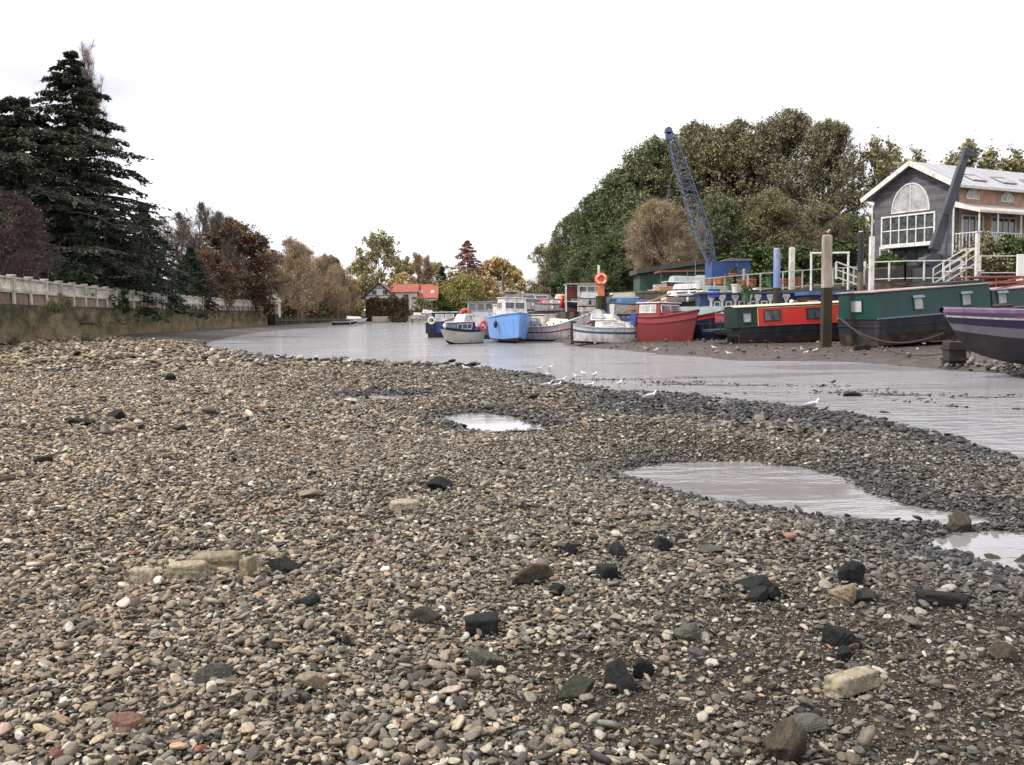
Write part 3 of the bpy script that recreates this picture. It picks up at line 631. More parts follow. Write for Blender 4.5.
def tree_px(key, name, label, px, top, Y, wid=None, rz=None, group=None, cat='tree', z=None):
    x = at(px, 300, Y).x; z = hz(x, Y) if z is None else z
    ht = at(px, top, Y).z - z; s = ht / PHT[key]; sx = (wid or 1) * s
    r_ = put_tree(key, name, label, cat, x, Y, z - .1, sx, rng.uniform(0, 6.28) if rz is None else rz, group, s); return r_
gi_ = 'trees on the island behind the boatyard'
gl_ = 'trees behind the left river wall'
gd_ = 'distant trees round the bend of the river'
tree_px('cedar', 'cedar_tree', 'tallest dark conifer with a pointed top behind the left river wall', 90, 50, 82, 1.2, 1.0, gl_)
tree_px('cedar_wide', 'cedar_tree', 'broad dark flat-topped cedar at the left edge beside the tallest conifer', 28, 97, 80, 1.0, 2.0, gl_)
tree_px('birch', 'birch_tree', 'thin bare pinkish twiggy treetops sticking up behind the tallest conifer', 97, 40, 93, .7, 0, gl_)
tree_px('yew', 'yew_tree', 'dense dark green evergreen just right of the tallest conifer', 146, 203, 100, 1.0, 0, gl_)
tree_px('yew', 'yew_tree', 'low black evergreen hanging over the pale balustrade below the tallest conifer', 84, 228, 76.5, .9, 2, gl_, z=2.2)
tree_px('yew', 'yew_tree', 'dark evergreen filling the gap low at the left edge of the photo behind the wall', 22, 205, 68, 1.2, 3, gl_, z=2.2)
tree_px('yew', 'yew_tree', 'shaded evergreen between the flat-topped cedar and the tallest conifer', 58, 190, 90, 1.3, 4, gl_)
tree_px('yew', 'yew_tree', 'dark evergreen behind the pale balustrade at the foot of the rust coloured tree', 192, 246, 118, 1.0, 5, gl_)
tree_px('purple', 'bare_shrub', 'large bare purplish twiggy shrub above the wall at the left edge', -8, 186, 60, 1.0, 0, gl_, 'shrub', z=2.6)
tree_px('yew', 'yew_tree', 'dark evergreen skirt right below the tallest conifer at the balustrade', 118, 222, 88, 1.25, 2.2, gl_, z=2.4)
tree_px('yew', 'yew_tree', 'dark evergreen filling behind the flat-topped cedar at the left', 8, 130, 92, 1.6, 1.2, gl_)
tree_px('bare', 'bare_tree', 'bare dark-limbed spreading tree between the dark evergreen and the rust tree', 205, 204, 140, 1.1, 0, gl_)
tree_px('rust', 'beech_tree', 'rounded rust brown leafy tree behind the end of the left wall', 233, 222, 148, 1.25, 0, gl_)
tree_px('rust', 'beech_tree', 'lower orange brown tree in front of the rounded rust tree', 208, 250, 132, 1.2, 3, gl_)
tree_px('bare', 'bare_tree', 'bare grey tree directly behind the yew right of the tallest conifer', 182, 214, 150, 1.3, 2, gl_)
tree_px('bare', 'bare_tree', 'bare grey tree filling behind the rounded rust tree', 222, 214, 165, 1.3, 4, gl_)
tree_px('bare_tan', 'bare_tree', 'brown twiggy tree behind the small black conifer', 252, 240, 172, 1.2, 4, gl_)
tree_px('fir', 'dark_conifer', 'small black conifer left of the white hut at the end of the wall', 256, 250, 162, .9, 0, gl_)
tree_px('bare_tan', 'bare_tree', 'bare reddish brown tree with dark limbs right of the white hut', 291, 240, 190, 1.0, 0, gd_)
tree_px('bare_tan', 'bare_tree', 'tan twiggy tree behind the scrub between white hut and gabled house', 326, 256, 215, 1.0, 2, gd_)
tree_px('bare_tan', 'bare_tree', 'low tan twiggy tree standing left of the black and white gabled house', 338, 266, 225, 1.0, 4, gd_)
tree_px('green2', 'leafy_tree', 'grey-green rounded tree in the distance left of the tall pale tree', 332, 256, 270, .85, 1, gd_)
tree_px('pale', 'leafy_tree', 'tall pale yellow-green tree rising behind the black and white gabled house', 380, 232, 285, 1.0, 0, gd_)
tree_px('pale', 'leafy_tree', 'shorter pale tree just left of the tall pale tree', 362, 256, 295, 1.1, 2, gd_)
tree_px('pale', 'leafy_tree', 'pale tree behind the dark grey roof right of the gabled house', 404, 256, 300, 1.1, 4, gd_)
tree_px('poplar', 'poplar_tree', 'bare upright poplar behind the orange-red roof, left one of two', 418, 250, 290, 1.2, 0, gd_)
tree_px('poplar', 'poplar_tree', 'bare upright poplar behind the orange-red roof, right one of two', 428, 253, 285, 1.2, 2, gd_)
tree_px('fir', 'dark_conifer', 'small dark pointed conifer left of the drooping willow', 443, 266, 250, 1.0, 0, gd_)
tree_px('willow', 'willow_tree', 'drooping yellow-green willow on the far bank behind the blue boats', 463, 277, 240, 1.0, 0, gd_)
tree_px('redcone', 'redwood_tree', 'tall red-brown conical tree behind the drooping willow', 469, 240, 275, 1.25, 0, gd_)
tree_px('yellow', 'yellow_tree', 'bright yellow autumn tree behind the pale blue hulled boat', 497, 259, 290, 1.1, 0, gd_)
tree_px('yellow', 'yellow_tree', 'orange-yellow autumn tree lower down beside the island trees', 516, 270, 300, 1.0, 2, gd_)
tree_px('yellow', 'yellow_tree', 'amber tree low behind the scrub left of the gabled house', 350, 278, 240, .9, 1, gd_)
tree_px('bare_tan', 'bare_tree', 'pinkish tan bare tree close behind the white hut', 274, 252, 205, 1.1, 5, gd_)
tree_px('bare_tan', 'bare_tree', 'wide tan tree filling the gap right of the bare reddish brown tree', 308, 250, 230, 1.2, 3, gd_)
tree_px('pale', 'leafy_tree', 'pale yellowish tree right behind the bare poplars', 436, 262, 310, 1.3, 3, gd_)
tree_px('yellow', 'yellow_tree', 'yellow-brown tree behind the grey roof of the distant house', 404, 274, 270, 1.1, 3, gd_)
tree_px('bare_tan', 'bare_tree', 'pale tan bare tree between red-brown cone and yellow tree', 487, 262, 300, 1.0, 1, gd_)
tree_px('sparse', 'leafy_tree', 'thin grey-green leafy tree at the downstream tip of the island', 546, 240, 150, 1.35, 0, gi_)
for px, top, Y, k_, w_, lab in [
    (556, 246, 160, 'green2', 1.02, 'small grey-green tree behind the thin tree at the tip of the island'),
    (578, 212, 138, 'green2', 1.02, 'green tree on the left slope of the island wood, second from its tip'),
    (602, 192, 128, 'green', 1.02, 'dark green tree in the left part of the island wood above the cream cabin'),
    (632, 166, 120, 'green', 1.09, 'dense green tree directly left of the bare round tree top on the island'),
    (655, 140, 117, 'green2', 1.02, 'tall green-brown tree left of the tip of the blue lattice crane'),
    (694, 124, 116, 'olive', 1.09, 'tall olive tree right behind the tip of the blue lattice crane'),
    (738, 122, 112, 'olive', 1.09, 'tall olive-brown tree behind the blue crane house'),
    (786, 112, 110, 'brown', 1.09, 'highest brown thinly leaved tree of the island wood'),
    (826, 122, 106, 'brown', 0.96, 'brown thinly leaved tree at the right end of the island wood'),
    (618, 232, 104, 'green', 1.41, 'low dark green tree behind the red and white lifebuoy post'),
    (648, 206, 106, 'green', 1.28, 'dark green tree directly behind the bare rounded pollard'),
    (590, 248, 118, 'green2', 1.41, 'low green tree behind the cream cabin on the island'),
    (716, 196, 100, 'green2', 1.15, 'dull green tree immediately behind the blue crane house'),
    (772, 190, 98, 'olive', 1.15, 'lower olive tree behind the white and blue mooring posts'),
    (820, 204, 94, 'brown', 1.15, 'lower brown tree behind the tall timber mooring pile'),
    (848, 214, 98, 'green2', 1.02, 'lower green tree just left of the grey gabled house')]:
    tree_px(k_, 'island_tree', lab, px, top, Y, w_, None, gi_)
for px, top, Y, w_, lab in [(872, 136, 104, 1.0, 'thin half-bare tree just left of the grey gabled house roof'), (903, 146, 108, 1.0, 'thin half-bare tree behind the peak of the grey gable'),
    (956, 138, 112, 1.0, 'thin pale tree behind the pale roof beside the dark crane boom'), (996, 146, 110, 1.2, 'thin pale tree behind the pale roof near the right edge'), (1040, 150, 112, 1.2, 'thin pale tree behind the pale roof beyond the right edge')]:
    tree_px('sparse', 'thin_tree', lab, px, top, Y, w_, None, gi_)
tree_px('pollard', 'pollard_willow', 'bare rounded tan pollard with upright twigs left of the blue lattice crane', 664, 200, 84, 1.0, 0, gi_)
# shrubs on the banks
for px, top, Y, s_, k_, lab, z_ in [
    (752, 249, 84, 1.5, 'shrub', 'dark round evergreen bush between blue crane house and blue mooring post', None), (800, 252, 80, 1.2, 'shrub', 'green bush behind the white mooring post on the island', None),
    (838, 246, 84, 1.2, 'shrub', 'green bush behind the timber pile near the tall black post', None), (690, 262, 90, 1.4, 'scrub', 'brown scrub behind the green shed', None),
    (545, 282, 150, 1.3, 'scrub', 'brown scrub at the downstream tip of the island', None), (562, 280, 125, 1.3, 'shrub', 'green bush left of the cream cabin on the island', None),
    (888, 256, 64, .5, 'shrub', 'small bright green bush against the foot of the grey gable', None),
    (982, 238, 62.0, .75, 'scrub', 'rusty brown bush beneath the white balcony', None), (1006, 240, 62.5, .8, 'shrub', 'dark green bush beneath the white balcony at the right', None), (1026, 240, 63.5, .8, 'scrub', 'brown bush beneath the white balcony at the right edge', None),
    (160, 288, 110, .9, 'shrub', 'light green bush peeping over the pale balustrade below the yew', 2.6), (182, 291, 121, .8, 'scrub', 'grey-brown bush behind the pale balustrade', 2.6), (116, 288, 80, .8, 'shrub', 'small green bush behind the balustrade right of the overhanging evergreen', 2.6),
    (265, 299, 157, .5, 'shrub', 'lime green bush at the end of the pale balustrade', 2.6),
    (286, 306, 186, .8, 'shrub', 'green bush on the bank right of the white hut', .6), (296, 302, 198, 1.1, 'shrub', 'green bush on the bank above the timber piling', .8), (309, 299, 212, 1.3, 'scrub', 'brown scrub on the bank above the end of the piling', .8),
    (322, 296, 228, 1.5, 'scrub', 'grey-brown scrub behind the small beached boats, left clump', .8), (338, 297, 244, 1.6, 'scrub', 'grey-brown scrub behind the small beached boats, middle clump', .8), (348, 302, 246, 1.1, 'scrub', 'tan scrub left of the clipped hedge', .8),
    (304, 308, 204, .9, 'shrub', 'dark green bush directly above the timber piling', .4), (420, 300, 228, 1.5, 'scrub', 'brown scrub on the far bank below the orange-red roof', .6), (434, 302, 232, 1.4, 'shrub', 'dark bush on the far bank left of the willow', .6), (446, 303, 235, 1.4, 'shrub', 'dark bush on the far bank beneath the dark pointed conifer', .6),
    (482, 302, 240, 1.5, 'shrub', 'dark bush on the far bank right of the willow', .6), (502, 300, 246, 1.6, 'shrub', 'green bush on the far bank beneath the yellow tree', .6), (524, 298, 250, 1.7, 'scrub', 'tan scrub on the far bank beneath the orange-yellow tree', .6), (541, 296, 200, 1.5, 'shrub', 'dark bush at the foot of the thin grey-green tree', None)]:
    x = at(px, 300, Y).x; z = hz(x, Y) if z_ is None else z_; ht = at(px, top, Y).z - z; s = ht / PHT[k_]
    put_tree(k_, 'bush', lab, 'bush', x, Y, z - .1, s * s_ if s_ > 1 else s, rng.uniform(0, 6), 'bushes on the banks', s)

# ---------------------------------------------------------------- surfaces of built things
def brickmat(name, c1, c2, mortar, scale=1.0, rowh=.075):
    m_, t, N, L, P = newmat(name); tcn = N('ShaderNodeTexCoord'); mpn = N('ShaderNodeMapping'); L(tcn.outputs['UV'], mpn.inputs[0])
    sep = N('ShaderNodeSeparateXYZ'); L(tcn.outputs['Object'], sep.inputs[0]); ad = N('ShaderNodeMath'); ad.operation = 'ADD'; L(sep.outputs[0], ad.inputs[0]); L(sep.outputs[1], ad.inputs[1])
    cb = N('ShaderNodeCombineXYZ'); L(ad.outputs[0], cb.inputs[0]); L(sep.outputs[2], cb.inputs[1])
    b = N('ShaderNodeTexBrick'); b.inputs['Scale'].default_value = scale; b.inputs['Brick Width'].default_value = .225; b.inputs['Row Height'].default_value = rowh; b.inputs['Mortar Size'].default_value = .01
    b.inputs['Color1'].default_value = (*c1, 1); b.inputs['Color2'].default_value = (*c2, 1); b.inputs['Mortar'].default_value = (*mortar, 1); L(cb.outputs[0], b.inputs['Vector'])
    n = N('ShaderNodeTexNoise'); n.inputs['Scale'].default_value = 1.1; n.inputs['Detail'].default_value = 8; L(tcn.outputs['Object'], n.inputs['Vector'])
    r = N('ShaderNodeMapRange'); r.inputs[1].default_value = .3; r.inputs[2].default_value = .7; r.inputs[3].default_value = .55; r.inputs[4].default_value = 1.3; L(n.outputs['Fac'], r.inputs[0])
    mu = N('ShaderNodeVectorMath'); mu.operation = 'SCALE'; L(b.outputs['Color'], mu.inputs[0]); L(r.outputs[0], mu.inputs['Scale']); L(mu.outputs[0], P.inputs['Base Color']); P.inputs['Roughness'].default_value = .85
    bp = N('ShaderNodeBump'); bp.inputs['Strength'].default_value = .4; bp.inputs['Distance'].default_value = .02; L(b.outputs['Fac'], bp.inputs['Height']); bp.invert = True; L(bp.outputs[0], P.inputs['Normal'])
    return m_
def boardmat(name, col, pitch=.16, var=.3, dirt=None, vertical=False, axis=2):
    """boarding: thin dark joints at an even pitch, each board its own tone"""
    m_, t, N, L, P = newmat(name); tcn = N('ShaderNodeTexCoord'); sep = N('ShaderNodeSeparateXYZ'); L(tcn.outputs['Object'], sep.inputs[0])
    dv = N('ShaderNodeMath'); dv.operation = 'DIVIDE'; dv.inputs[1].default_value = pitch
    if vertical:
        a = N('ShaderNodeMath'); a.operation = 'ADD'; L(sep.outputs[0], a.inputs[0]); L(sep.outputs[1], a.inputs[1]); L(a.outputs[0], dv.inputs[0])
    else: L(sep.outputs[axis], dv.inputs[0])
    fl = N('ShaderNodeMath'); fl.operation = 'FLOOR'; L(dv.outputs[0], fl.inputs[0]); fr = N('ShaderNodeMath'); fr.operation = 'FRACT'; L(dv.outputs[0], fr.inputs[0])
    wn = N('ShaderNodeTexWhiteNoise'); wn.noise_dimensions = '1D'; L(fl.outputs[0], wn.inputs['W'])
    n = N('ShaderNodeTexNoise'); n.inputs['Scale'].default_value = 1.5; n.inputs['Detail'].default_value = 8; L(tcn.outputs['Object'], n.inputs['Vector'])
    s = N('ShaderNodeMath'); s.operation = 'MULTIPLY_ADD'; L(wn.outputs['Value'], s.inputs[0]); s.inputs[1].default_value = .5; L(n.outputs['Fac'], s.inputs[2])
    r = N('ShaderNodeMapRange'); r.inputs[1].default_value = .4; r.inputs[2].default_value = 1.1; r.inputs[3].default_value = 1 - var; r.inputs[4].default_value = 1 + var; L(s.outputs[0], r.inputs[0])
    g = N('ShaderNodeMath'); g.operation = 'GREATER_THAN'; g.inputs[1].default_value = .1; L(fr.outputs[0], g.inputs[0])
    g2 = N('ShaderNodeMapRange'); g2.inputs[3].default_value = .3; g2.inputs[4].default_value = 1; L(g.outputs[0], g2.inputs[0])
    m2 = N('ShaderNodeMath'); m2.operation = 'MULTIPLY'; L(r.outputs[0], m2.inputs[0]); L(g2.outputs[0], m2.inputs[1])
    mu = N('ShaderNodeVectorMath'); mu.operation = 'SCALE'; mu.inputs[0].default_value = col; L(m2.outputs[0], mu.inputs['Scale']); L(mu.outputs[0], P.inputs['Base Color']); P.inputs['Roughness'].default_value = .8
    bp = N('ShaderNodeBump'); bp.inputs['Strength'].default_value = .6; bp.inputs['Distance'].default_value = .03; L(fr.outputs[0], bp.inputs['Height']); L(bp.outputs[0], P.inputs['Normal'])
    return m_
def algae_wall():
    m_, t, N, L, P = newmat('algae_wall'); tcn = N('ShaderNodeTexCoord'); pos = tcn.outputs['Object']
    mpn = N('ShaderNodeMapping'); mpn.inputs['Scale'].default_value = (.35, .35, .8); L(pos, mpn.inputs[0])
    n = N('ShaderNodeTexNoise'); n.inputs['Scale'].default_value = 1.2; n.inputs['Detail'].default_value = 9; n.inputs['Roughness'].default_value = .7; L(mpn.outputs[0], n.inputs['Vector'])
    sep = N('ShaderNodeSeparateXYZ'); L(pos, sep.inputs[0]); zr = N('ShaderNodeMapRange'); zr.inputs[1].default_value = .6; zr.inputs[2].default_value = 2.9; zr.inputs[3].default_value = -.10; zr.inputs[4].default_value = .10; L(sep.outputs[2], zr.inputs[0])
    a = N('ShaderNodeMath'); a.operation = 'ADD'; L(n.outputs['Fac'], a.inputs[0]); L(zr.outputs[0], a.inputs[1])
    r = N('ShaderNodeValToRGB'); E = r.color_ramp.elements; E[0].position = .38; E[0].color = (.22, .165, .09, 1); E[1].position = .60; E[1].color = (.035, .030, .014, 1)
    e = E.new(.44); e.color = (.17, .13, .055, 1); e = E.new(.53); e.color = (.085, .074, .026, 1)
    L(a.outputs[0], r.inputs[0]); n2 = N('ShaderNodeTexNoise'); n2.inputs['Scale'].default_value = 9; n2.inputs['Detail'].default_value = 5; L(pos, n2.inputs['Vector'])
    rr = N('ShaderNodeMapRange'); rr.inputs[1].default_value = .3; rr.inputs[2].default_value = .7; rr.inputs[3].default_value = .65; rr.inputs[4].default_value = 1.3; L(n2.outputs['Fac'], rr.inputs[0])
    mu = N('ShaderNodeVectorMath'); mu.operation = 'SCALE'; L(r.outputs[0], mu.inputs[0]); L(rr.outputs[0], mu.inputs['Scale']); L(mu.outputs[0], P.inputs['Base Color']); P.inputs['Roughness'].default_value = .9
    bp = N('ShaderNodeBump'); bp.inputs['Strength'].default_value = .7; bp.inputs['Distance'].default_value = .08; L(n2.outputs['Fac'], bp.inputs['Height']); L(bp.outputs[0], P.inputs['Normal'])
    return m_
white = mat('white_paint', (.66, .65, .62), .5, .12, 2, dirt=(.36, .32, .26), dscale=3.5, dfac=.4)
cream = mat('cream_paint', (.62, .56, .42), .5, .1, 2, dirt=(.35, .28, .18), dscale=2.5, dfac=.3)
stone = mat('pale_stone', (.54, .50, .44), .85, .25, 5, .3, dirt=(.17, .15, .11), dscale=1.6, dfac=.4)
glass = mat('window_glass', (.07, .075, .08), rough=.05, var=.85, scale=2.6, spec=.7)  # strong noise in the base colour paints lighter reflection patches on the panes
glass_pale = mat('pale_glass', (.38, .38, .38), .12, .5, 1.2)  # plain pale grey panes, tone varied by noise
timber = mat('old_timber', (.11, .085, .06), .85, .4, 3, .6, stretch=(1, 1, .15), dirt=(.03, .035, .02), dfac=.5)
dark_m = mat('black_metal', (.02, .02, .022), .5, .3, 4)
steel_m = mat('grey_metal', (.30, .31, .32), .4, .2, 5, metal=.3, dirt=(.16, .10, .06), dfac=.2)
rust_m = mat('rusty_metal', (.20, .085, .045), .8, .4, 4, .3)
rope_m = mat('rope', (.04, .034, .03), .9, .3, 20)
def resample(poly, step):
    P = np.array(poly, float); d = np.r_[0, np.cumsum(np.hypot(*np.diff(P, axis=0).T))]; n = max(2, int(round(d[-1] / step)) + 1); t = np.linspace(0, d[-1], n)
    return np.stack([np.interp(t, d, P[:, 0]), np.interp(t, d, P[:, 1])], 1)
def smooth_poly(poly, step):
    P = resample(poly, step)
    for _ in range(12): P[1:-1] = P[1:-1] * .5 + (P[:-2] + P[2:]) * .25
    return P
def offs(P):
    d = np.gradient(P, axis=0); d /= np.linalg.norm(d, axis=1)[:, None]; return np.stack([d[:, 1], -d[:, 0]], 1)
def ribbon_wall(name, P, N_, front, back, z0, z1, mtl, parent, nz=1, wob=0.0, seed=0):
    """solid strip along the plan line P from offset 'back' to 'front' (towards N_)"""
    n = len(P); zs = np.linspace(0, 1, nz + 1); rows = []
    g = np.random.default_rng(seed)
    z0 = np.broadcast_to(z0, n); z1 = np.broadcast_to(z1, n)
    for z in zs:
        w = g.normal(0, wob, n)[:, None] if wob else 0
        rows.append(np.concatenate([P + N_ * (front + w), (z0 + (z1 - z0) * z)[:, None]], 1))
    for z in zs[::-1]:
        rows.append(np.concatenate([P + N_ * back, (z0 + (z1 - z0) * z)[:, None]], 1))
    k = len(rows); V = np.stack(rows, 1); I = np.arange(n * k).reshape(n, k)
    Q = np.stack([I[:-1], I[1:], np.roll(I[1:], -1, 1), np.roll(I[:-1], -1, 1)], -1).reshape(-1, 4)
    o = mesh_np(name, V.reshape(-1, 3), Q, mtl, parent)
    caps = [tuple(I[0]), tuple(I[-1][::-1])]
    import bmesh
    b = bmesh.new(); b.from_mesh(o.data); b.verts.ensure_lookup_table()
    for c in caps: b.faces.new([b.verts[i] for i in c])
    bmesh.ops.recalc_face_normals(b, faces=b.faces); b.to_mesh(o.data); b.free(); return o
def window(parent, c, u, nrm, w, h, cols=2, rows=1, fr=None, pane=None, bar=.05, depth=.06, name='window', up=(0, 0, 1)):
    """framed window: centre c, u = along the wall, nrm = outward"""
    c = Vector(c); u = Vector(u).normalized(); n = Vector(nrm).normalized(); v = Vector(up).normalized()
    M = Matrix((u, n, v)).transposed().to_4x4(); M.translation = c
    fm = MB(); b = bar
    fm.box(-w / 2 - b, w / 2 + b, -.02, depth, h / 2, h / 2 + b, 0, M); fm.box(-w / 2 - b, w / 2 + b, -.02, depth, -h / 2 - b, -h / 2, 0, M)
    fm.box(-w / 2 - b, -w / 2, -.02, depth, -h / 2, h / 2, 0, M); fm.box(w / 2, w / 2 + b, -.02, depth, -h / 2, h / 2, 0, M)
    for i in range(1, cols): x = -w / 2 + w * i / cols; fm.box(x - b * .35, x + b * .35, -.02, depth * .8, -h / 2, h / 2, 0, M)
    for j in range(1, rows): z = -h / 2 + h * j / rows; fm.box(-w / 2, w / 2, -.02, depth * .7, z - b * .35, z + b * .35, 0, M)
    o = fm.build(name, fr or white, parent)
    MB().box(-w / 2, w / 2, -.015, depth * .3, -h / 2, h / 2, 0, M).build('pane', pane or glass, o); return o
# ---------------------------------------------------------------- left river wall
WP = smooth_poly(WALL, 1.6); WN = offs(WP)      # normal towards the river (+x)
rw = thing('river_wall', 'long curving river wall, green and ochre with algae, along the left of the beach', 'wall')
gz = height(WP[:, 0] + WN[:, 0] * .8, WP[:, 1] + WN[:, 1] * .8, False)
ribbon_wall('wall_face', WP, WN, .12, -.4, gz - .8, 2.84, algae_wall(), rw, 4, .02, 5)
br_m = brickmat('old_brick', (.20, .115, .075), (.30, .19, .13), (.26, .22, .17))
ribbon_wall('brick_course', WP, WN, .05, -.35, 2.84, 3.5, br_m, rw)
ribbon_wall('coping', WP, WN, .16, -.42, 3.5, 3.59, stone, rw)
bal = thing('balustrade', 'pale stone balustrade with regular posts running along the top of the left river wall', 'balustrade')
BP = smooth_poly(WALL, 3.25); BN = offs(BP)
for i in range(len(BP)):
    x, y = BP[i]; t = math.atan2(BN[i][1], BN[i][0]); M = Matrix.Translation((x, y, 0)) @ Matrix.Rotation(t, 4, 'Z')
    b = MB(); b.box(-.15, .2, -.13, .13, 3.59, 4.42, 0, M); b.box(-.19, .24, -.18, .18, 4.42, 4.51, 0, M); b.box(.054, .16, -.16, .16, 2.86, 3.497, 0, M); b.build('post', stone, bal)
    if i + 1 < len(BP):
        if i in (9, 10): pass
        x2, y2 = BP[i + 1]; a = Vector((x, y, 0)); e = Vector((x2, y2, 0)); d = (e - a); ln = d.length; d.normalize(); a += d * .165; e -= d * .165; b = MB()
        b.bar(a + Vector((0, 0, 4.33)), e + Vector((0, 0, 4.33)), .22, .11); b.bar(a + Vector((0, 0, 3.65)), e + Vector((0, 0, 3.65)), .2, .11)
        nb = int(ln / .26)
        for k in range(nb):
            p = a + (e - a) * ((k + .5) / nb); b.bar(p + Vector((0, 0, 3.706)), p + Vector((0, 0, 4.274)), .07, .07)
        b.build('panel', stone, bal)
# brick buttress and steps at the wall's end, timber piling beyond
e = WP[-1]
bt = thing('brick_pier', 'short brick pier with dark dripping base at the end of the left wall', 'pier', (e[0] + .5, e[1] + 1.5, 0))
MB().box(-1.0, .9, -1.2, 1.2, -.4, 2.3).build('base', mat('black_weed', (.018, .02, .014), .8, .4, 2, .5), bt); MB().box(-1.1, .9, -1.0, 1.0, 2.3, 4.0).build('brickwork', br_m, bt); MB().box(-1.3, 1.1, -1.15, 1.15, 4.0, 4.15).build('cap', stone, bt)
pl = thing('timber_piling', 'row of dark upright timber piles holding up the green bank past the left wall', 'piling')
PP = resample([(-41.0, 163), (-41.2, 178), (-40.2, 198), (-37.4, 229)], .85); b = MB(); g = G(40)
for x, y in PP:
    zt = 1.75 + g.normal(0, .14) - (y - 163) * .012; b.tube((x + g.normal(0, .08), y, -.4), (x + g.normal(0, .1), y, zt), .2, 7, 0, .17)
b.build('piles', timber, pl); b = MB(); b.bar((-40.8, 163, 1.2), (-40.9, 178, 1.1), .14, .25); b.bar((-40.9, 178, 1.1), (-39.9, 198, 1.0), .14, .25); b.bar((-39.9, 198, 1.0), (-37.1, 229, .8), .14, .25); b.build('rail', timber, pl)
# white hut and mast
hx, hy = at(272, 300, 166).x - .5, 166
ht_ = thing('white_hut', 'narrow white gabled hut at the end of the pale balustrade', 'hut', (hx, hy, 1.6))
b = MB(); b.prism([(-1.0, 0, 0), (1.0, 0, 0), (1.0, 0, 3.2), (0, 0, 5.0), (-1.0, 0, 3.2)], (0, 4, 0)); b.build('wall', white, ht_)
b = MB(); b.prism([(-1.25, -.2, 2.9), (0, -.2, 5.18), (0, -.2, 5.02), (-1.1, -.2, 3.0)], (0, 4.4, 0)); b.prism([(1.25, -.2, 2.9), (0, -.2, 5.18), (0, -.2, 5.02), (1.1, -.2, 3.0)], (0, 4.4, 0)); b.build('roof', white, ht_)
window(ht_, (0, 0, 2.2), (1, 0, 0), (0, -1, 0), .7, .9, 2, 2)
fp = thing('mast_pole', 'thin pale pole standing above the white hut', 'pole', (hx - .1, hy - 1.2, 1.2)); MB().tube((0, 0, 0), (0, 0, 10.2), .13, 8, 0, .08).build('mast_shaft', cream, fp); MB().ball((0, 0, 10.3), .16, .16, .16).build('finial', cream, fp)
# ---------------------------------------------------------------- houses beyond the bend
red_tile = mat('red_tiles', (.27, .08, .06), .8, .25, 3, .4, stretch=(1, 1, 4)); orange_tile = mat('orange_tiles', (.33, .095, .065), .8, .2, 3, .3); grey_tile = mat('grey_tiles', (.10, .11, .12), .8, .2, 3, .3)
render_w = mat('white_render', (.80, .78, .74), .8, .1, 1.5)
Yh = 232; sc_h = Yh / F
xl, xr = at(364, 300, Yh).x, at(396, 300, Yh).x; xc = (xl + xr) / 2; hw = (xr - xl) / 2
hh = thing('timbered_house', 'white house with black timbered gable and red roof in the distance', 'house', (xc, Yh, 0))
zb, ze, zp = 1.0, at(379, 297.0, Yh).z, at(379, 282.5, Yh).z
b = MB(); b.prism([(-hw + .5, 0, zb), (hw - .5, 0, zb), (hw - .5, 0, ze + .5), (0, 0, zp - .3), (-hw + .5, 0, ze + .5)], (0, 9, 0)); b.box(hw - .5, hw + 5.0, 2.5, 9, zb, ze + 1.2); b.build('wall', render_w, hh)
b = MB()
for sgn in (-1, 1): b.prism([(sgn * (hw + .3), -.6, ze - .1), (0, -.6, zp), (0, -.6, zp - .32), (sgn * (hw + .05), -.6, ze - .3)], (0, 9.8, 0))
b.build('roof', red_tile, hh)
rb = MB(); rb.prism([(hw - 1.2, 1.6, ze + 1.2), (hw - 1.2, 5.7, zp - .3), (hw - 1.2, 9.6, ze + 1.2)], (6.6, 0, 0)); rb.build('side_roof', red_tile, hh)
b = MB(); blk = mat('black_beams', (.015, .014, .013), .6, .2, 4)
for sgn in (-1, 1): b.bar((sgn * (hw + .35), -.68, ze - .25), (0, -.68, zp - .12), .12, .2)
b.bar((-hw + .6, -.06, ze + .35), (hw - .6, -.06, ze + .35), .08, .14); b.bar((0, -.06, ze + 2.2), (0, -.06, zp - .5), .08, .14); b.bar((-1.6, -.06, ze + 2.2), (1.6, -.06, ze + 2.2), .08, .12)
b.build('beams', blk, hh)
for x in (-1.35, 1.35): window(hh, (x, -.02, ze + 1.15), (1, 0, 0), (0, -1, 0), 1.1, 1.0, 3, 2)
MB().tube((0, 0, zp - .1), (0, 0, zp + 1.3), .16, 8, 0, .03).build('finial', render_w, hh); window(hh, (hw + 2.2, 2.48, ze + .1), (1, 0, 0), (0, -1, 0), 1.3, .9, 3, 1)
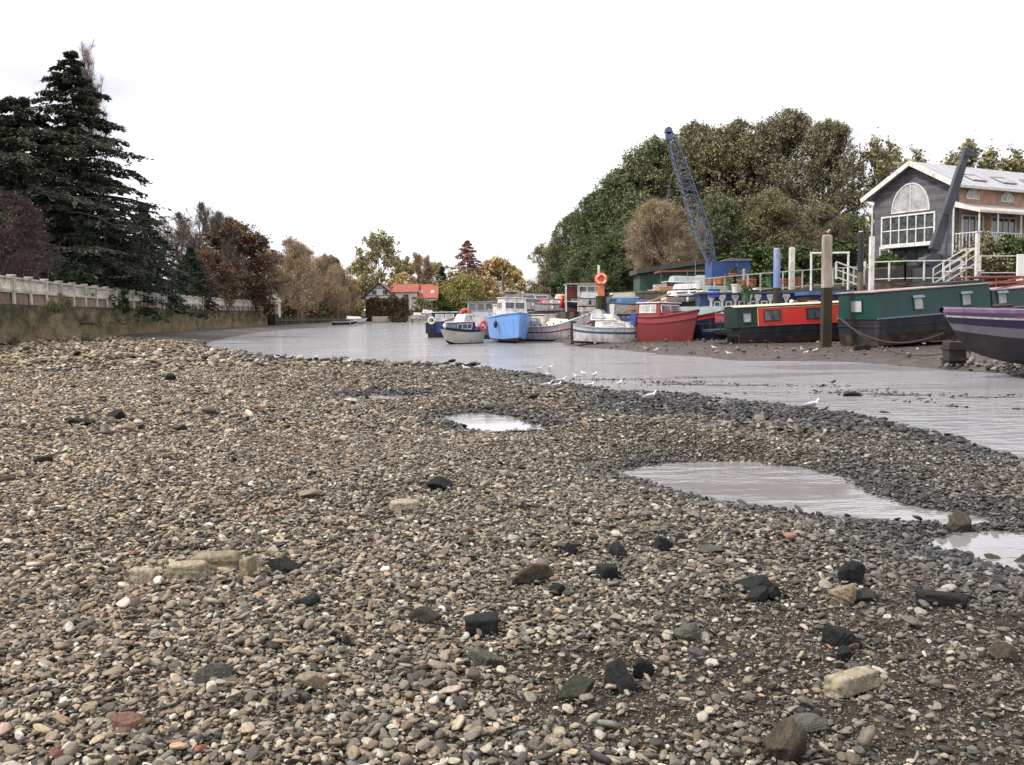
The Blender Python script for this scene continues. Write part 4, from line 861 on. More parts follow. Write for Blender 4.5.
def far_house(px0, px1, ytop, ybot, Y, rmat, label, tilt=4.0, wmat=render_w, wins=2):
    x0, x1 = at(px0, 300, Y).x, at(px1, 300, Y).x; zt = at(px0, ytop, Y).z; ze_ = at(px0, ybot, Y).z
    h = thing('distant_house', label, 'house', ((x0 + x1) / 2, Y, 0)); w = (x1 - x0) / 2
    MB().prism([(-w + .3, .3, 1), (-w + .3, 2 * tilt - .3, 1), (-w + .3, 2 * tilt - .3, ze_), (-w + .3, tilt, zt - .3), (-w + .3, .3, ze_)], (2 * w - .6, 0, 0)).build('wall', wmat, h)
    b = MB(); b.prism([(-w, 0, ze_ - .2), (-w, tilt, zt), (-w, tilt, zt - .25), (-w, .15, ze_ - .35)], (2 * w, 0, 0)); b.prism([(-w, 2 * tilt, ze_ - .2), (-w, tilt, zt), (-w, tilt, zt - .25), (-w, 2 * tilt - .15, ze_ - .35)], (2 * w, 0, 0)); rf = b.build('roof', rmat, h)
    M = MB().box(w * .55, w * .55 + .7, tilt - .4, tilt + .4, zt - .6, zt + .9).build('chimney', br_m, rf)
    for i in range(wins):
        x = -w + 2 * w * (i + .7) / (wins + .2); sl_ = Vector((0, tilt, zt - ze_ + .2)).normalized()
        window(h, (x, tilt * .45, ze_ - .2 + (zt - ze_ + .2) * .45 + .04), (1, 0, 0), (0, -sl_.z, sl_.y), .8, 1.0, 1, 1, up=sl_, name='roof_window', pane=glass_pale)
        window(h, (x, .28, ze_ - 1.3), (1, 0, 0), (0, -1, 0), 1.2, 1.1, 2, 1)
    return h
far_house(397, 413, 285.0, 296.5, 238, grey_tile, 'distant house with dark grey roof right of the black and white gable', wins=0)
far_house(412, 438, 284, 297.5, 234, orange_tile, 'distant house with bright orange-red roof and two small roof windows')
far_house(421, 437, 297.5, 306, 246, red_tile, 'low red-roofed distant house behind the dark pointed conifer', wins=1)
# clipped hedge
def leafy_box(name, x0, x1, y0, y1, z0, z1, mtl, n, ls, label, cat, seed=3):
    g = G(seed); V = np.stack([g.uniform(x0, x1, n), g.uniform(y0, y1, n), g.uniform(z0, z1, n)], 1)
    ax = g.choice(3, n, p=[.2, .45, .35]); s_ = g.uniform(size=n) < .6
    V[ax == 0, 0] = np.where(s_[ax == 0], x0, x1); V[ax == 1, 1] = y0; V[ax == 2, 2] = z1; V += g.normal(0, ls * .5, V.shape)
    V[:, 2] += .25 * np.sin(V[:, 0] * 1.7) + .15 * np.sin(V[:, 0] * 4.1)
    v, q = leaves_at(V, ls, g, 1.3); c = thing(name, label, cat, ((x0 + x1) / 2, (y0 + y1) / 2, 0)); v = v - np.array([(x0 + x1) / 2, (y0 + y1) / 2, 0])
    mesh_np('foliage', v, q, mtl, c); MB().box(x0 - (x0 + x1) / 2 + .3, (x1 - x0) / 2 - .3, (y0 - y1) / 2 + .3, (y1 - y0) / 2 - .3, z0 - .5, z1 - .4).build('branch_core', bark_dark, c); return c
leafy_box('clipped_hedge', at(366, 300, 220).x, at(406, 300, 220).x, 220, 224, .2, at(380, 299, 220).z, leafmat('leaf_hedge', (.05, .035, .022), (.12, .08, .04), (.2, .14, .07), .6), 9000, .28, 'large dark brown clipped hedge below the black and white gabled house', 'hedge')
fw = thing('bank_wall', 'low pale wall along the far bank behind the small boats', 'wall'); FB = resample([(at(372, 300, 219).x, 218.5), (at(440, 300, 226).x, 226), (at(530, 300, 236).x, 236)], 4); ribbon_wall('wall_face', FB, offs(FB), .3, -.3, -.5, 1.5, stone, fw)
# ---------------------------------------------------------------- wharf edge of the island
WH = resample(wharf[1:-1], 2.0); WHN = -offs(WH)
ww = thing('wharf_wall', 'dark timber and brick quay wall behind the moored boats', 'wall'); side = WHN
ribbon_wall('wall_face', WH, side, -.05, .35, -.5, 3.2, boardmat('wharf_boards', (.06, .05, .042), .28, .4, vertical=True), ww); ribbon_wall('capping', WH, side, -.12, .4, 3.2, 3.36, timber, ww)
# ---------------------------------------------------------------- gabled house at the right
hs = thing('boathouse', 'two-storey house with grey boarded gable, half-round window, brick side and pale roof', 'house', (28.1, 72.0, 0), R(-60.5))
hs_w = 6.9; eav, rdg, mid, HL = 10.75, 12.6, 3.45, 19.0
sid = boardmat('grey_boards', (.118, .113, .128), .17, .38)
MB().prism([(0, 0, 3.2), (hs_w, 0, 3.2), (hs_w, 0, eav), (mid, 0, rdg - .15), (0, 0, eav)], (0, .35, 0)).build('gable_wall', sid, hs)
hbr = brickmat('house_brick', (.36, .17, .10), (.48, .26, .16), (.42, .36, .30))
MB().box(0, hs_w - .02, .35, HL, 3.2, eav - .02).build('brick_wall', hbr, hs)
roofm = boardmat('pale_roof', (.38, .375, .40), .3, .18, axis=1)
b = MB()
for sg, xe in ((-1, -.75), (1, hs_w + .5)):
    ze_ = rdg - (rdg - eav) * abs(xe - mid) / mid
    b.prism([(xe, -.55, ze_), (mid, -.55, rdg + .05), (mid, -.55, rdg - .1), (xe, -.55, ze_ - .14)], (0, HL + 1.1, 0))
rf = b.build('roof', roofm, hs)
b = MB()
for sg, xe in ((-1, -.8), (1, hs_w + .55)):
    ze_ = rdg - (rdg - eav) * abs(xe - mid) / mid
    b.bar((xe, -.60, ze_ - .1), (mid, -.60, rdg - .08), .08, .34)
b.build('bargeboard', white, hs)
b = MB(); xe = hs_w + .59; ze_ = rdg - (rdg - eav) * abs(xe - mid) / mid; b.bar((xe, -.5, ze_ - .08), (xe, HL, ze_ - .08), .12, .14); b.bar((-.86, -.5, ze_ - .08), (-.86, HL, ze_ - .08), .12, .14)
b.tube((-.8, -.5, ze_ - .12), (-.1, -.12, ze_ - .7), .06); b.tube((-.1, -.12, ze_ - .7), (-.1, -.12, 3.4), .06); b.tube((hs_w - .1, -.1, ze_ - .5), (hs_w - .1, -.1, 3.4), .07); b.build('gutter', white, hs)
# half-round window
def half_round(parent, M, rx, rz, bar=.09, name='arched_window', spokes=(90,)):
    n = 20; o = []; i_ = []
    for k in range(n + 1):
        a = math.pi * k / n; o.append((math.cos(a) * (rx + bar), math.sin(a) * (rz + bar))); i_.append((math.cos(a) * rx, math.sin(a) * rz))
    f = MB()
    for k in range(n):
        vs_ = [M @ Vector((p[0], y, p[1])) for y in (-.07, .02) for p in (o[k], o[k + 1], i_[k + 1], i_[k])]
        f.add(vs_, [(0, 1, 2, 3), (7, 6, 5, 4), (0, 4, 5, 1), (2, 6, 7, 3)])
    f.box(-rx - bar, rx + bar, -.07, .02, -bar, 0, 0, M)
    for s_ in spokes:
        a = R(s_); p = Vector((math.cos(a) * rx, 0, math.sin(a) * rz)); f.add([M @ q for q in (Vector((-.035, -.06, 0)), Vector((.035, -.06, 0)), p + Vector((.035, -.06, 0)), p + Vector((-.035, -.06, 0)), Vector((-.035, 0, 0)), Vector((.035, 0, 0)), p + Vector((.035, 0, 0)), p + Vector((-.035, 0, 0)))], [(0, 1, 2, 3), (7, 6, 5, 4), (0, 4, 5, 1), (1, 5, 6, 2), (2, 6, 7, 3), (3, 7, 4, 0)])
    fo = f.build(name, white, parent)
    MB().add([M @ Vector((0, -.02, 0))] + [M @ Vector((p[0], -.02, p[1])) for p in i_], [(0, k + 1, k + 2) for k in range(n)]).build('pane', glass_pale, fo)
half_round(hs, Matrix.Translation((3.2, -.0, 9.1)), 1.55, 1.95)
window(hs, (3.0, 0, 7.75), (1, 0, 0), (0, -1, 0), 4.4, 2.0, 6, 2, bar=.12, depth=.1)
MB().box(.6, 5.4, -.16, -.005, 6.42, 6.62).build('sill', white, hs)
window(hs, (1.0, 0, 5.6), (1, 0, 0), (0, -1, 0), .7, 1.4, 1, 1, bar=.1); window(hs, (3.3, 0, 5.1), (1, 0, 0), (0, -1, 0), 3.0, 2.5, 3, 1, bar=.07, fr=dark_m, name='glazed_door')
MB().box(1.7, 5.4, -.9, -.01, 6.36, 6.46 - .05).build('porch_roof', dark_m, hs)
# brick side, balcony, canopy
XS = hs_w
for y0, y1, cc in ((.75, 3.0, 3), (4.1, 6.9, 4), (8.4, 10.6, 3), (12.5, 14.7, 3)):
    window(hs, (XS - .02, (y0 + y1) / 2, 7.25), (0, 1, 0), (1, 0, 0), y1 - y0, 2.3, cc, 1, bar=.1, depth=.1, name='french_door')
    window(hs, (XS - .02, (y0 + y1) / 2 + .2, 4.6), (0, 1, 0), (1, 0, 0), 1.6, 2.2, 2, 1, bar=.08, name='glazed_door')
for yc in (1.85, 5.9, 9.5, 13.6):
    M = Matrix(((0, -1, 0, XS - .02), (1, 0, 0, yc), (0, 0, 1, 9.68), (0, 0, 0, 1))); half_round(hs, M, .68, .62, .07, spokes=(90, 45, 135))
can = boardmat('canopy_metal', (.46, .43, .40), .55, .12, axis=1)
MB().prism([(XS - .01, -.1, 9.32), (XS + 1.9, -.1, 8.62), (XS + 1.9, -.1, 8.54), (XS - .01, -.1, 9.2)], (0, HL - .5, 0)).build('canopy', can, hs)
b = MB(); b.bar((XS + 1.92, -.1, 8.54), (XS + 1.92, HL - .6, 8.54), .07, .16); b.prism([(XS - .01, -.16, 9.4), (XS + 1.95, -.16, 8.68), (XS + 1.95, -.16, 8.45), (XS - .01, -.16, 9.0)], (0, .055, 0)); b.build('canopy_trim', white, hs)
MB().box(XS - .01, XS + 1.9, -.1, HL - 2, 5.84, 6.04).build('balcony_floor', white, hs)
b = MB()
b.bar((XS + 1.84, -.05, 7.12), (XS + 1.84, HL - 2, 7.12), .07, .06); b.bar((XS + 1.84, -.05, 6.14), (XS + 1.84, HL - 2, 6.14), .05, .05); b.bar((XS, -.04, 7.12), (XS + 1.84, -.04, 7.12), .06, .06)
y = 0.0
while y < HL - 2: b.bar((XS + 1.84, y, 6.04), (XS + 1.84, y, 7.1), .03, .05); y += .24
for k in range(7): b.bar((XS + .1 + k * .26, -.04, 6.04), (XS + .1 + k * .26, -.04, 7.1), .03, .05)
b.build('balcony_rail', white, hs)
b = MB()
for y in (.0, 2.1, 4.8, 7.6, 10.4, 13.2, 16): b.bar((XS + 1.8, y, 3.3), (XS + 1.8, y, 5.84), .12, .12); b.bar((XS + 1.8, y, 7.1), (XS + 1.8, y, 8.52), .08, .08)
b.build('balcony_post', white, hs)
for yc in (3.4, 7.0, 10.6):   # roof lights on the river slope
    sl_ = Vector((-(XS + .59 - mid), 0, rdg - ze_)).normalized(); nn_ = Vector((sl_.z, 0, -sl_.x))
    p = Vector((mid + 2.4, yc, rdg - (rdg - eav) * 2.4 / mid)) + nn_ * .07
    window(rf, p, (0, 1, 0), nn_, 1.5, 1.1, 2, 1, bar=.08, depth=.06, up=sl_, name='roof_light', pane=glass_pale, fr=steel_m)
# white balcony chairs
for k, yy in enumerate((2.3, 3.2, 3.6)):
    c_ = thing('garden_chair', ['white garden chair on the balcony in front of the left french door', 'white garden chair on the balcony between the french doors', 'white folded garden chair on the balcony right of the other two'][k], 'chair', tuple((hs.matrix_basis @ Vector((XS + 1.2, yy, 6.04)))), R(-60.5 + 20 * k))
    b = MB(); b.bar((-.2, -.2, 0), (.2, .25, .45), .04, .04); b.bar((.2, -.2, 0), (-.2, .25, .45), .04, .04); b.build('leg', white, c_); MB().box(-.22, .22, -.22, .22, .43, .47).build('seat', white, c_); MB().box(-.22, .22, .2, .24, .47, .95).build('backrest', white, c_)
# ---------------------------------------------------------------- terrace railings, steps, walkway
def railing(name, label, pts, hgt, step, mtl=white, mids=(0.12,), w=.06, thick=()):
    r_ = thing(name, label, 'railing'); b = MB(); pb = MB()
    for a, c in zip(pts[:-1], pts[1:]):
        a = Vector(a); c = Vector(c); up_ = Vector((0, 0, hgt)); b.bar(a + up_, c + up_, w * 1.4, w)
        for mz in mids: b.bar(a + Vector((0, 0, mz * hgt)), c + Vector((0, 0, mz * hgt)), w, w * .9)
        n = max(1, int(round((c - a).length / step)))
        for k in range(n + 1):
            p = a + (c - a) * k / n; pb.bar(p, p + up_ * .97, w * 1.3, w * 1.3)
    b.build('rail', mtl, r_); pb.build('upright', mtl, r_); return r_
Yr = 53.0
def W_(px, py, Y): return tuple(at(px, py, Y))
railing('terrace_railing', 'white railing along the terrace in front of the grey gable', [W_(873, 281.5, 54), W_(905, 280.5, 53.5), W_(962, 280, 53)], 1.12, 1.05)
b = MB(); tb = thing('terrace_deck', 'timber terrace deck edge under the white railing of the grey gabled house', 'deck'); p0, p1 = at(868, 283, 54), at(1060, 283, 52.6)
b.prism([(p0.x, p0.y, 2.9), (p1.x, p1.y, 2.9), (p1.x, p1.y, 3.42), (p0.x, p0.y, 3.42)], (2.2, 12, 0)); b.build('deck_edge', timber, tb)
b = MB(); b.box(p0.x + 1, p0.x + 5, 56, 60, 3.425, 4.3); b.box(p0.x + 2.4, p0.x + 5, 56, 60, 4.304, 4.5); b.build('planter', mat('dark_planter', (.05, .045, .04), .8, .3, 3), tb)
st_ = thing('white_steps', 'white handrailed steps rising to the right between terrace and upper rail', 'steps'); A, B = at(944, 283, 50.5), at(978, 262, 50.5)
for off, nm in ((0, 'handrail'), (1.3, 'handrail')):
    b = MB(); o_ = Vector((0, off, 0)); b.bar(A + o_, B + o_, .05, .06); b.bar(A + o_ + Vector((0, 0, .45)), B + o_ + Vector((0, 0, .45)), .04, .045); b.bar(A + o_ + Vector((0, 0, .85)), B + o_ + Vector((0, 0, .85)), .05, .05)
    for k in range(3): p = A + (B - A) * k / 2 + o_; b.bar(p + Vector((0, 0, -.25)), p + Vector((0, 0, .85)), .05, .05)
    b.build(nm, white, st_)
b = MB()
for k in range(8): p = A + (B - A) * (k + .5) / 8; b.box(p.x - .16, p.x + .16, p.y, p.y + 1.3, p.z - .2, p.z - .14)
b.build('tread', timber, st_)
pc_ = at(977, 263, 50.2); wp_ = thing('white_post', 'stout square white post at the head of the white steps', 'post', (pc_.x, pc_.y, 3.0)); MB().box(-.1, .1, -.1, .1, 0, 2.95).build('post_shaft', white, wp_, bevel=.03); MB().box(-.13, .13, -.13, .13, 2.95, 3.02).build('cap', white, wp_)
railing('upper_railing', 'white railing right of the white steps below the balcony bushes', [W_(980, 275, 51.5), W_(1017, 275, 51.5), W_(1060, 274, 51.5)], 1.05, 1.9)
MB_ = thing('white_screen', 'plain white panel wall at the right end of the upper railing', 'screen', tuple(at(1020, 276, 51.2))); MB().box(-.15, 2.4, 0, .12, -.6, 1.2).build('board', render_w, MB_)
# gangway in front of the trees
g1 = [W_(704, 296.5, 53.5), W_(735, 293.5, 53.2), W_(773, 290.5, 53), W_(812, 287.5, 53), W_(864, 284.5, 53)]
railing('walkway_railing', 'long pale railing on the walkway above the blue houseboat', g1, 1.02, .62, mat('weathered_white', (.50, .47, .42), .7, .2, 3, dirt=(.22, .17, .12), dfac=.5), w=.055)
gw = thing('walkway', 'timber walkway behind the blue houseboat carrying the long pale railing', 'walkway'); b = MB()
for a, c in zip(g1[:-1], g1[1:]):
    b.bar(Vector(a) + Vector((0, .6, -.1)), Vector(c) + Vector((0, .6, -.1)), 1.3, .14)
b.build('decking', timber, gw); b = MB()
for a in g1:
    for dy in (.98, 1.15): b.tube((a[0], a[1] + dy, -.3), (a[0], a[1] + dy, a[2] - .17), .11, 6)
b.build('pile', timber, gw)
gf = thing('goalpost_frame', 'white goalpost-shaped tubular frame behind the tall timber pile', 'frame'); b = MB(); a, c = at(811, 283, 52.2), at(848, 283, 52.2); zt = at(830, 253, 52.2).z
b.tube((a.x, a.y, 3.0), (a.x, a.y, zt), .06, 8); b.tube((c.x, c.y, 3.0), (c.x, c.y, zt), .06, 8); b.tube((a.x - .06, a.y, zt), (c.x + .06, c.y, zt), .06, 8); b.build('tube_frame', white, gf)
railing('ramp_railing', 'white railing sloping down to the right just left of the tall black post', [W_(836, 279, 51.6), W_(858, 287, 51.6)], .95, .9, w=.07, mids=(.12, .55))
# ---------------------------------------------------------------- mooring posts
def pile(px, ytop, ybot, Y, wpx, name, label, mats_, weed=None, square=False, z0=None, lean=0.0):
    p = at(px, ytop, Y); w = wpx * Y / F / 2; zb = -.5 if z0 is None else z0
    t = thing(name, label, 'post', (p.x, Y, zb)); h = p.z - zb; split = (at(px, ybot, Y).z - zb) if weed else 0
    def seg(b, a0, a1, w0, w1):
        if square: b.prism([(-w0, -w0, a0), (w0, -w0, a0), (w0, w0, a0), (-w0, w0, a0)], (lean * (a1 - a0), 0, a1 - a0))
        else: b.tube((lean * a0, 0, a0), (lean * a1, 0, a1), w0, 14, 0, w1)
    if weed: b = MB(); seg(b, 0, split, w * 1.08, w * 1.02); b.build('weedy_base', weed, t)
    b = MB(); seg(b, split, h, w, w * .93); b.build('shaft', mats_, t, bevel=.02); 
    b = MB(); seg(b, h, h + .05, w * .75, w * .7); b.build('cap', stone, t); return t
weed = mat('weed_timber', (.030, .026, .014), .85, .5, 2.5, .6, dirt=(.09, .085, .03), dscale=1.1, dfac=.2, stretch=(1, 1, .35))
wt = mat('weathered_timber', (.34, .29, .24), .85, .35, 2.2, .5, stretch=(2, 2, .25), dirt=(.10, .075, .05), dscale=1.4, dfac=.5)
pile(827, 236, 288, 41.3, 8.2, 'timber_pile', 'tall weathered timber mooring pile standing before the red narrowboat', wt, weed, square=True, lean=.004)
blue_p = mat('faded_blue_paint', (.13, .19, .38), .6, .25, 2, dirt=(.42, .40, .38), dscale=.9, dfac=.5, stretch=(1, 1, .4))
pile(777, 249, 288, 47.8, 7, 'mooring_post', 'blue painted mooring post with pale top behind the red narrowboat', blue_p, weed)
pile(792, 248, 288, 53.6, 5, 'mooring_post', 'white square mooring post right of the blue painted one', mat('white_timber', (.58, .54, .47), .7, .2, 3, dirt=(.3, .25, .2), dfac=.4), None, square=True)
pile(861, 232, 272, 47.5, 6, 'black_post', 'tall black mooring post in front of the grey gabled house', dark_m, timber)
pile(872, 237, 282, 49.5, 4.4, 'white_pile', 'white square post right beside the tall black post', white, None, square=True)
pile(744, 270, 290, 54.5, 3, 'thin_post', 'slim grey post rising behind the walkway railing', wt, None)
pile(551, 275, 290, 230, 3.2, 'tall_pile', 'tall brown pile rising above the pale blue boat against the yellow trees', timber, None) if False else pile(503, 272, 300, 70, 2.8, 'tall_pile', 'tall brown pile rising behind the white wheelhouse of the pale blue boat', timber, None)
pile(865, 262, 282, 60, 3, 'short_post', 'short white post by the foot of the grey gable', white, None, z0=3.2)
for k, (px, yt) in enumerate(((338, 304), (347, 306), (412, 306), (432, 304))): pile(px, yt, 318, 205 if k < 2 else 200, 1.4, 'mooring_stake', ['thin brown stake left of the small beached boats', 'thin brown stake right behind the small beached boats', 'thin stake in the river left of the dark blue boat', 'thin stake just behind the dark blue boat'][k], timber, None)
# lifebuoy post
lx = at(601, 290, 57.5).x; lb = thing('lifebuoy_post', 'orange lifebuoy station on a dark pile with a white pole above', 'lifebuoy', (lx, 57.5, 0))
zz = lambda py: at(601, py, 57.5).z
orange = mat('orange_plastic', (.75, .12, .04), .5, .12, 3); MB().tube((0, 0, -.3), (0, 0, zz(296)), .34, 10).build('pile', weed, lb); MB().box(-.2, .2, -.12, .12, zz(296), zz(284)).build('backboard', mat('orange_board', (.60, .20, .08), .7, .2, 3), lb)
MB().tube((-.12, .06, zz(296)), (-.12, .06, zz(265)), .08, 8).build('pole', white, lb)
b = MB(); b.tube((0, -.14, zz(279)), (0, .12, zz(279)), .4, 12); b.build('housing', orange, lb); b = MB(); b.torus((0, -.2, zz(279)), .27, .085, Matrix.Rotation(R(90), 4, 'X')); b.build('lifebuoy', mat('buoy_orange', (.85, .22, .10), .5, .1, 3), lb)
b = MB(); 
for a in (45, 135, 225, 315): b.box(-.12, .12, -.31, -.28, -.05, .05, 0, Matrix.Translation((.27 * math.cos(R(a)), 0, zz(279) + .27 * math.sin(R(a)))) @ Matrix.Rotation(-R(a + 90), 4, 'Y'))
b.build('reflective_band', white, lb)
# ---------------------------------------------------------------- cranes
cb_m = mat('crane_blue', (.07, .11, .19), .6, .25, 3, dirt=(.13, .09, .07), dfac=.3); cbox = mat('cabin_blue', (.022, .06, .20), .5, .25, 1.5, dirt=(.06, .06, .08), dfac=.3)
Yc = 62; base = at(713, 266, Yc); tip = at(669, 131, Yc)
cr1 = thing('lattice_crane', 'old crane with blue lattice boom and blue engine house by the trees', 'crane', (base.x, Yc, 3.3)); O = Vector((base.x, Yc, 3.3))
def lattice(b, p0, p1, w0, w1, n, r, depth=1.0):
    p0 = Vector(p0); p1 = Vector(p1); d = (p1 - p0).normalized(); s_ = Vector((0, 1, 0)); t_ = d.cross(s_).normalized()
    def c(k, i): f = k / n; w = (w0 * (1 - f) + w1 * f) / 2 * min(1, .35 + 2.2 * min(f + .02, 1 - f + .08)); q = p0 + (p1 - p0) * f; return q + t_ * w * (-1 if i in (0, 3) else 1) + s_ * w * depth * (-1 if i < 2 else 1)
    for i in range(4):
        for k in range(n):
            b.tube(c(k, i), c(k + 1, i), r * 1.5, 4); j = (i + 1) % 4
            b.tube(c(k, i), c(k + 1, j) if k % 2 else c(k + 1, j), r, 4)
            if k % 2 == 0: b.tube(c(k, i), c(k, j), r, 4)
b = MB(); lattice(b, base - O, tip - O, 1.1, .6, 24, .026); b.build('boom', cb_m, cr1)
tl = tip - O; b = MB(); b.tube(tl + Vector((-.05, -.25, 0)), tl + Vector((-.05, .25, 0)), .24, 12); b.box(tl.x - .22, tl.x + .22, -.25, .25, tl.z - .6, tl.z - .1); b.build('boom_head', cb_m, cr1)
bx0, bx1 = at(709, 270, Yc).x - O.x, at(746, 270, Yc).x - O.x
b = MB(); b.box(bx0, bx1, -.9, 1.3, at(720, 280, Yc).z - 3.3, at(720, 262, Yc).z - 3.3); b.build('engine_house', cbox, cr1)
b = MB(); b.prism([(bx0 + .6, -1.0, at(720, 262, Yc).z - 3.3 + .003), (bx1 + .2, -1.0, at(720, 262, Yc).z - 3.3 + .003), (bx1 + .1, -1.0, at(720, 260, Yc).z - 3.3), (bx0 + 1.2, -1.0, at(720, 259, Yc).z - 3.3)], (0, 2.3, 0)); b.build('house_roof', mat('dull_sheet', (.12, .12, .13), .6, .3, 3), cr1)
b = MB(); b.box(bx0 - .1, bx1 + .1, -1.1, 1.4, 0, .7); b.tube((bx0 + .2, -1.2, .35), (bx1 - .2, -1.2, .35), .3, 8); b.build('crawler_base', rust_m, cr1)
b = MB(); b.tube(tl + Vector((0, 0, -.4)), (tl.x + .1, 0, at(668, 190, Yc).z - 3.3), .02, 4); b.tube(tl, (bx1 - .3, 0, at(720, 262, Yc).z - 3.3 + .3), .02, 4); b.build('cable', dark_m, cr1)
b = MB(); hz_ = at(668, 192, Yc).z - 3.3; b.tube((tl.x + .1, 0, hz_ + .2), (tl.x + .1, 0, hz_ - .35), .16, 8, 0, .2); b.torus((tl.x + .1, 0, hz_ - .5), .13, .05, Matrix.Rotation(R(90), 4, 'X'), 10, 6); b.build('hook_block', dark_m, cr1)
# second lattice jib seen end-on behind
dk = mat('dark_slate_paint', (.045, .05, .065), .5, .3, 2, dirt=(.09, .07, .06), dfac=.2)
Yd = 55.0; A = at(934, 250, Yd); B = at(962, 165, Yd); O = Vector((A.x, Yd, 3.4)); cr2 = thing('hydraulic_crane', 'dark grey box-section crane arm leaning right in front of the grey gable', 'crane', tuple(O))
def boxbeam(b, p0, p1, w0, w1, dp):
    p0 = Vector(p0); p1 = Vector(p1); d = (p1 - p0).normalized(); s_ = Vector((0, 1, 0)); t_ = d.cross(s_).normalized(); vs_ = []
    for p, w in ((p0, w0), (p1, w1)):
        for a_, c_ in ((-1, -1), (1, -1), (1, 1), (-1, 1)): vs_.append(p + t_ * a_ * w / 2 + s_ * c_ * dp / 2)
    b.add(vs_, [(3, 2, 1, 0), (4, 5, 6, 7), (0, 1, 5, 4), (1, 2, 6, 5), (2, 3, 7, 6), (3, 0, 4, 7)])
b = MB(); boxbeam(b, A - O, B - O, .58, .42, .4); b.build('boom', dk, cr2, bevel=.03)
d_ = (B - A).normalized(); b = MB(); boxbeam(b, B - O, B - O + d_ * .75, .34, .32, .3); b.build('inner_boom', dk, cr2)
q_ = B - O + d_ * .7; b = MB(); b.add([q_ + Vector(p) for p in ((-.22, -.2, -.15), (.6, -.2, -.22), (.5, -.2, .02), (-.12, -.2, .3), (-.22, .2, -.15), (.6, .2, -.22), (.5, .2, .02), (-.12, .2, .3))], [(0, 1, 2, 3), (7, 6, 5, 4), (0, 4, 5, 1), (1, 5, 6, 2), (2, 6, 7, 3), (3, 7, 4, 0)]); b.build('boom_head', dk, cr2)
m_ = A + (B - A) * .45 - O; b = MB(); b.box(m_.x - .22, m_.x + .24, -.26, .26, m_.z - .18, m_.z + .18, 0); b.tube((.5, -.3, 1.3), m_ + Vector((.1, -.28, -.1)), .07, 8); b.build('ram', dk, cr2)
b = MB(); b.box(-.9, 1.0, -.8, .8, 0, .9); b.box(-.4, .25, -.45, .45, .9, 1.7); b.prism([(.3, -.7, .9), (2.3, -.7, .9), (1.9, -.7, 1.15), (.9, -.7, 1.5), (.3, -.7, 1.6)], (0, 1.4, 0)); b.build('turntable', dk, cr2)
b = MB(); b.tube((-.5, -.52, 1.3), (-.5, .52, 1.3), .26, 12); b.build('winch', dk, cr2)
# ---------------------------------------------------------------- sheds and cabins on the quay
gs = mat('shed_green', (.035, .10, .07), .7, .3, 2, dirt=(.05, .05, .04), dfac=.4); Ys = 76
x0, x1 = at(640, 280, Ys).x, at(706, 280, Ys).x; sh = thing('green_shed', 'long low green shed with dark sloping roof left of the blue crane house', 'shed', (x0, Ys, 3.3)); Ln_ = x1 - x0
zt0, zt1 = at(640, 273, Ys).z - 3.3, at(706, 262, Ys).z - 3.3
MB().prism([(0, 0, 0), (Ln_, 0, 0), (Ln_, 0, zt1 - .1), (0, 0, zt0 - .1)], (0, 4, 0)).build('wall', gs, sh); MB().prism([(-.3, -.5, zt0 - .08), (Ln_ + .3, -.5, zt1 - .06), (Ln_ + .3, -.5, zt1 + .35), (-.3, -.5, zt0 + .3)], (0, 5, 0)).build('roof', mat('felt_roof', (.07, .065, .06), .9, .3, 3), sh)
MB().box(Ln_ - 1.1, Ln_ - .1, -.06, -.005, 0, 1.2).build('door', boardmat('tan_boards', (.38, .28, .17), .2, .2, vertical=True), sh); MB().box(Ln_ - 4, Ln_ - 2.6, -.05, -.004, .1, 1.3).build('shutter', mat('shed_green_pale', (.06, .17, .12), .7, .2, 2), sh)
Yk = 67; x0, x1 = at(567, 290, Yk).x, at(600, 290, Yk).x; z0, z1 = 2.0, at(580, 284.5, Yk).z; kb = thing('cream_cabin', 'cream panelled site cabin with a window strip and maroon end wall', 'cabin', (x0, Yk, z0)); w_ = x1 - x0; h_ = z1 - z0
MB().box(.75, w_, 0, 3, 0, h_).build('wall', cream, kb); MB().box(0, .75, .3, 3, 0, h_ - .15).build('end_wall', mat('maroon_paint', (.13, .03, .03), .6, .25, 2), kb); MB().box(-.1, w_ + .1, -.15, 3.1, h_, h_ + .1).build('roof', steel_m, kb)
for k in range(3): window(kb, (1.15 + k * .6, 0, h_ - .35), (1, 0, 0), (0, -1, 0), .48, .36, 1, 1, bar=.04)
MB().box(-.12, -.02, 0, .1, 0, h_).build('corner_post', white, kb)
hl = thing('boatyard_shed', 'low brown open-sided shelter left of the green shed', 'shelter', tuple(at(660, 284, 72))); b = MB(); b.box(0, 6.2, 0, 3, .9, 1.05); b.build('roof', rust_m, hl); b = MB()
for x in (.1, 2.1, 4.1, 6.1): b.box(x - .05, x + .05, .05, .15, -.6, .9)
b.build('post', timber, hl)
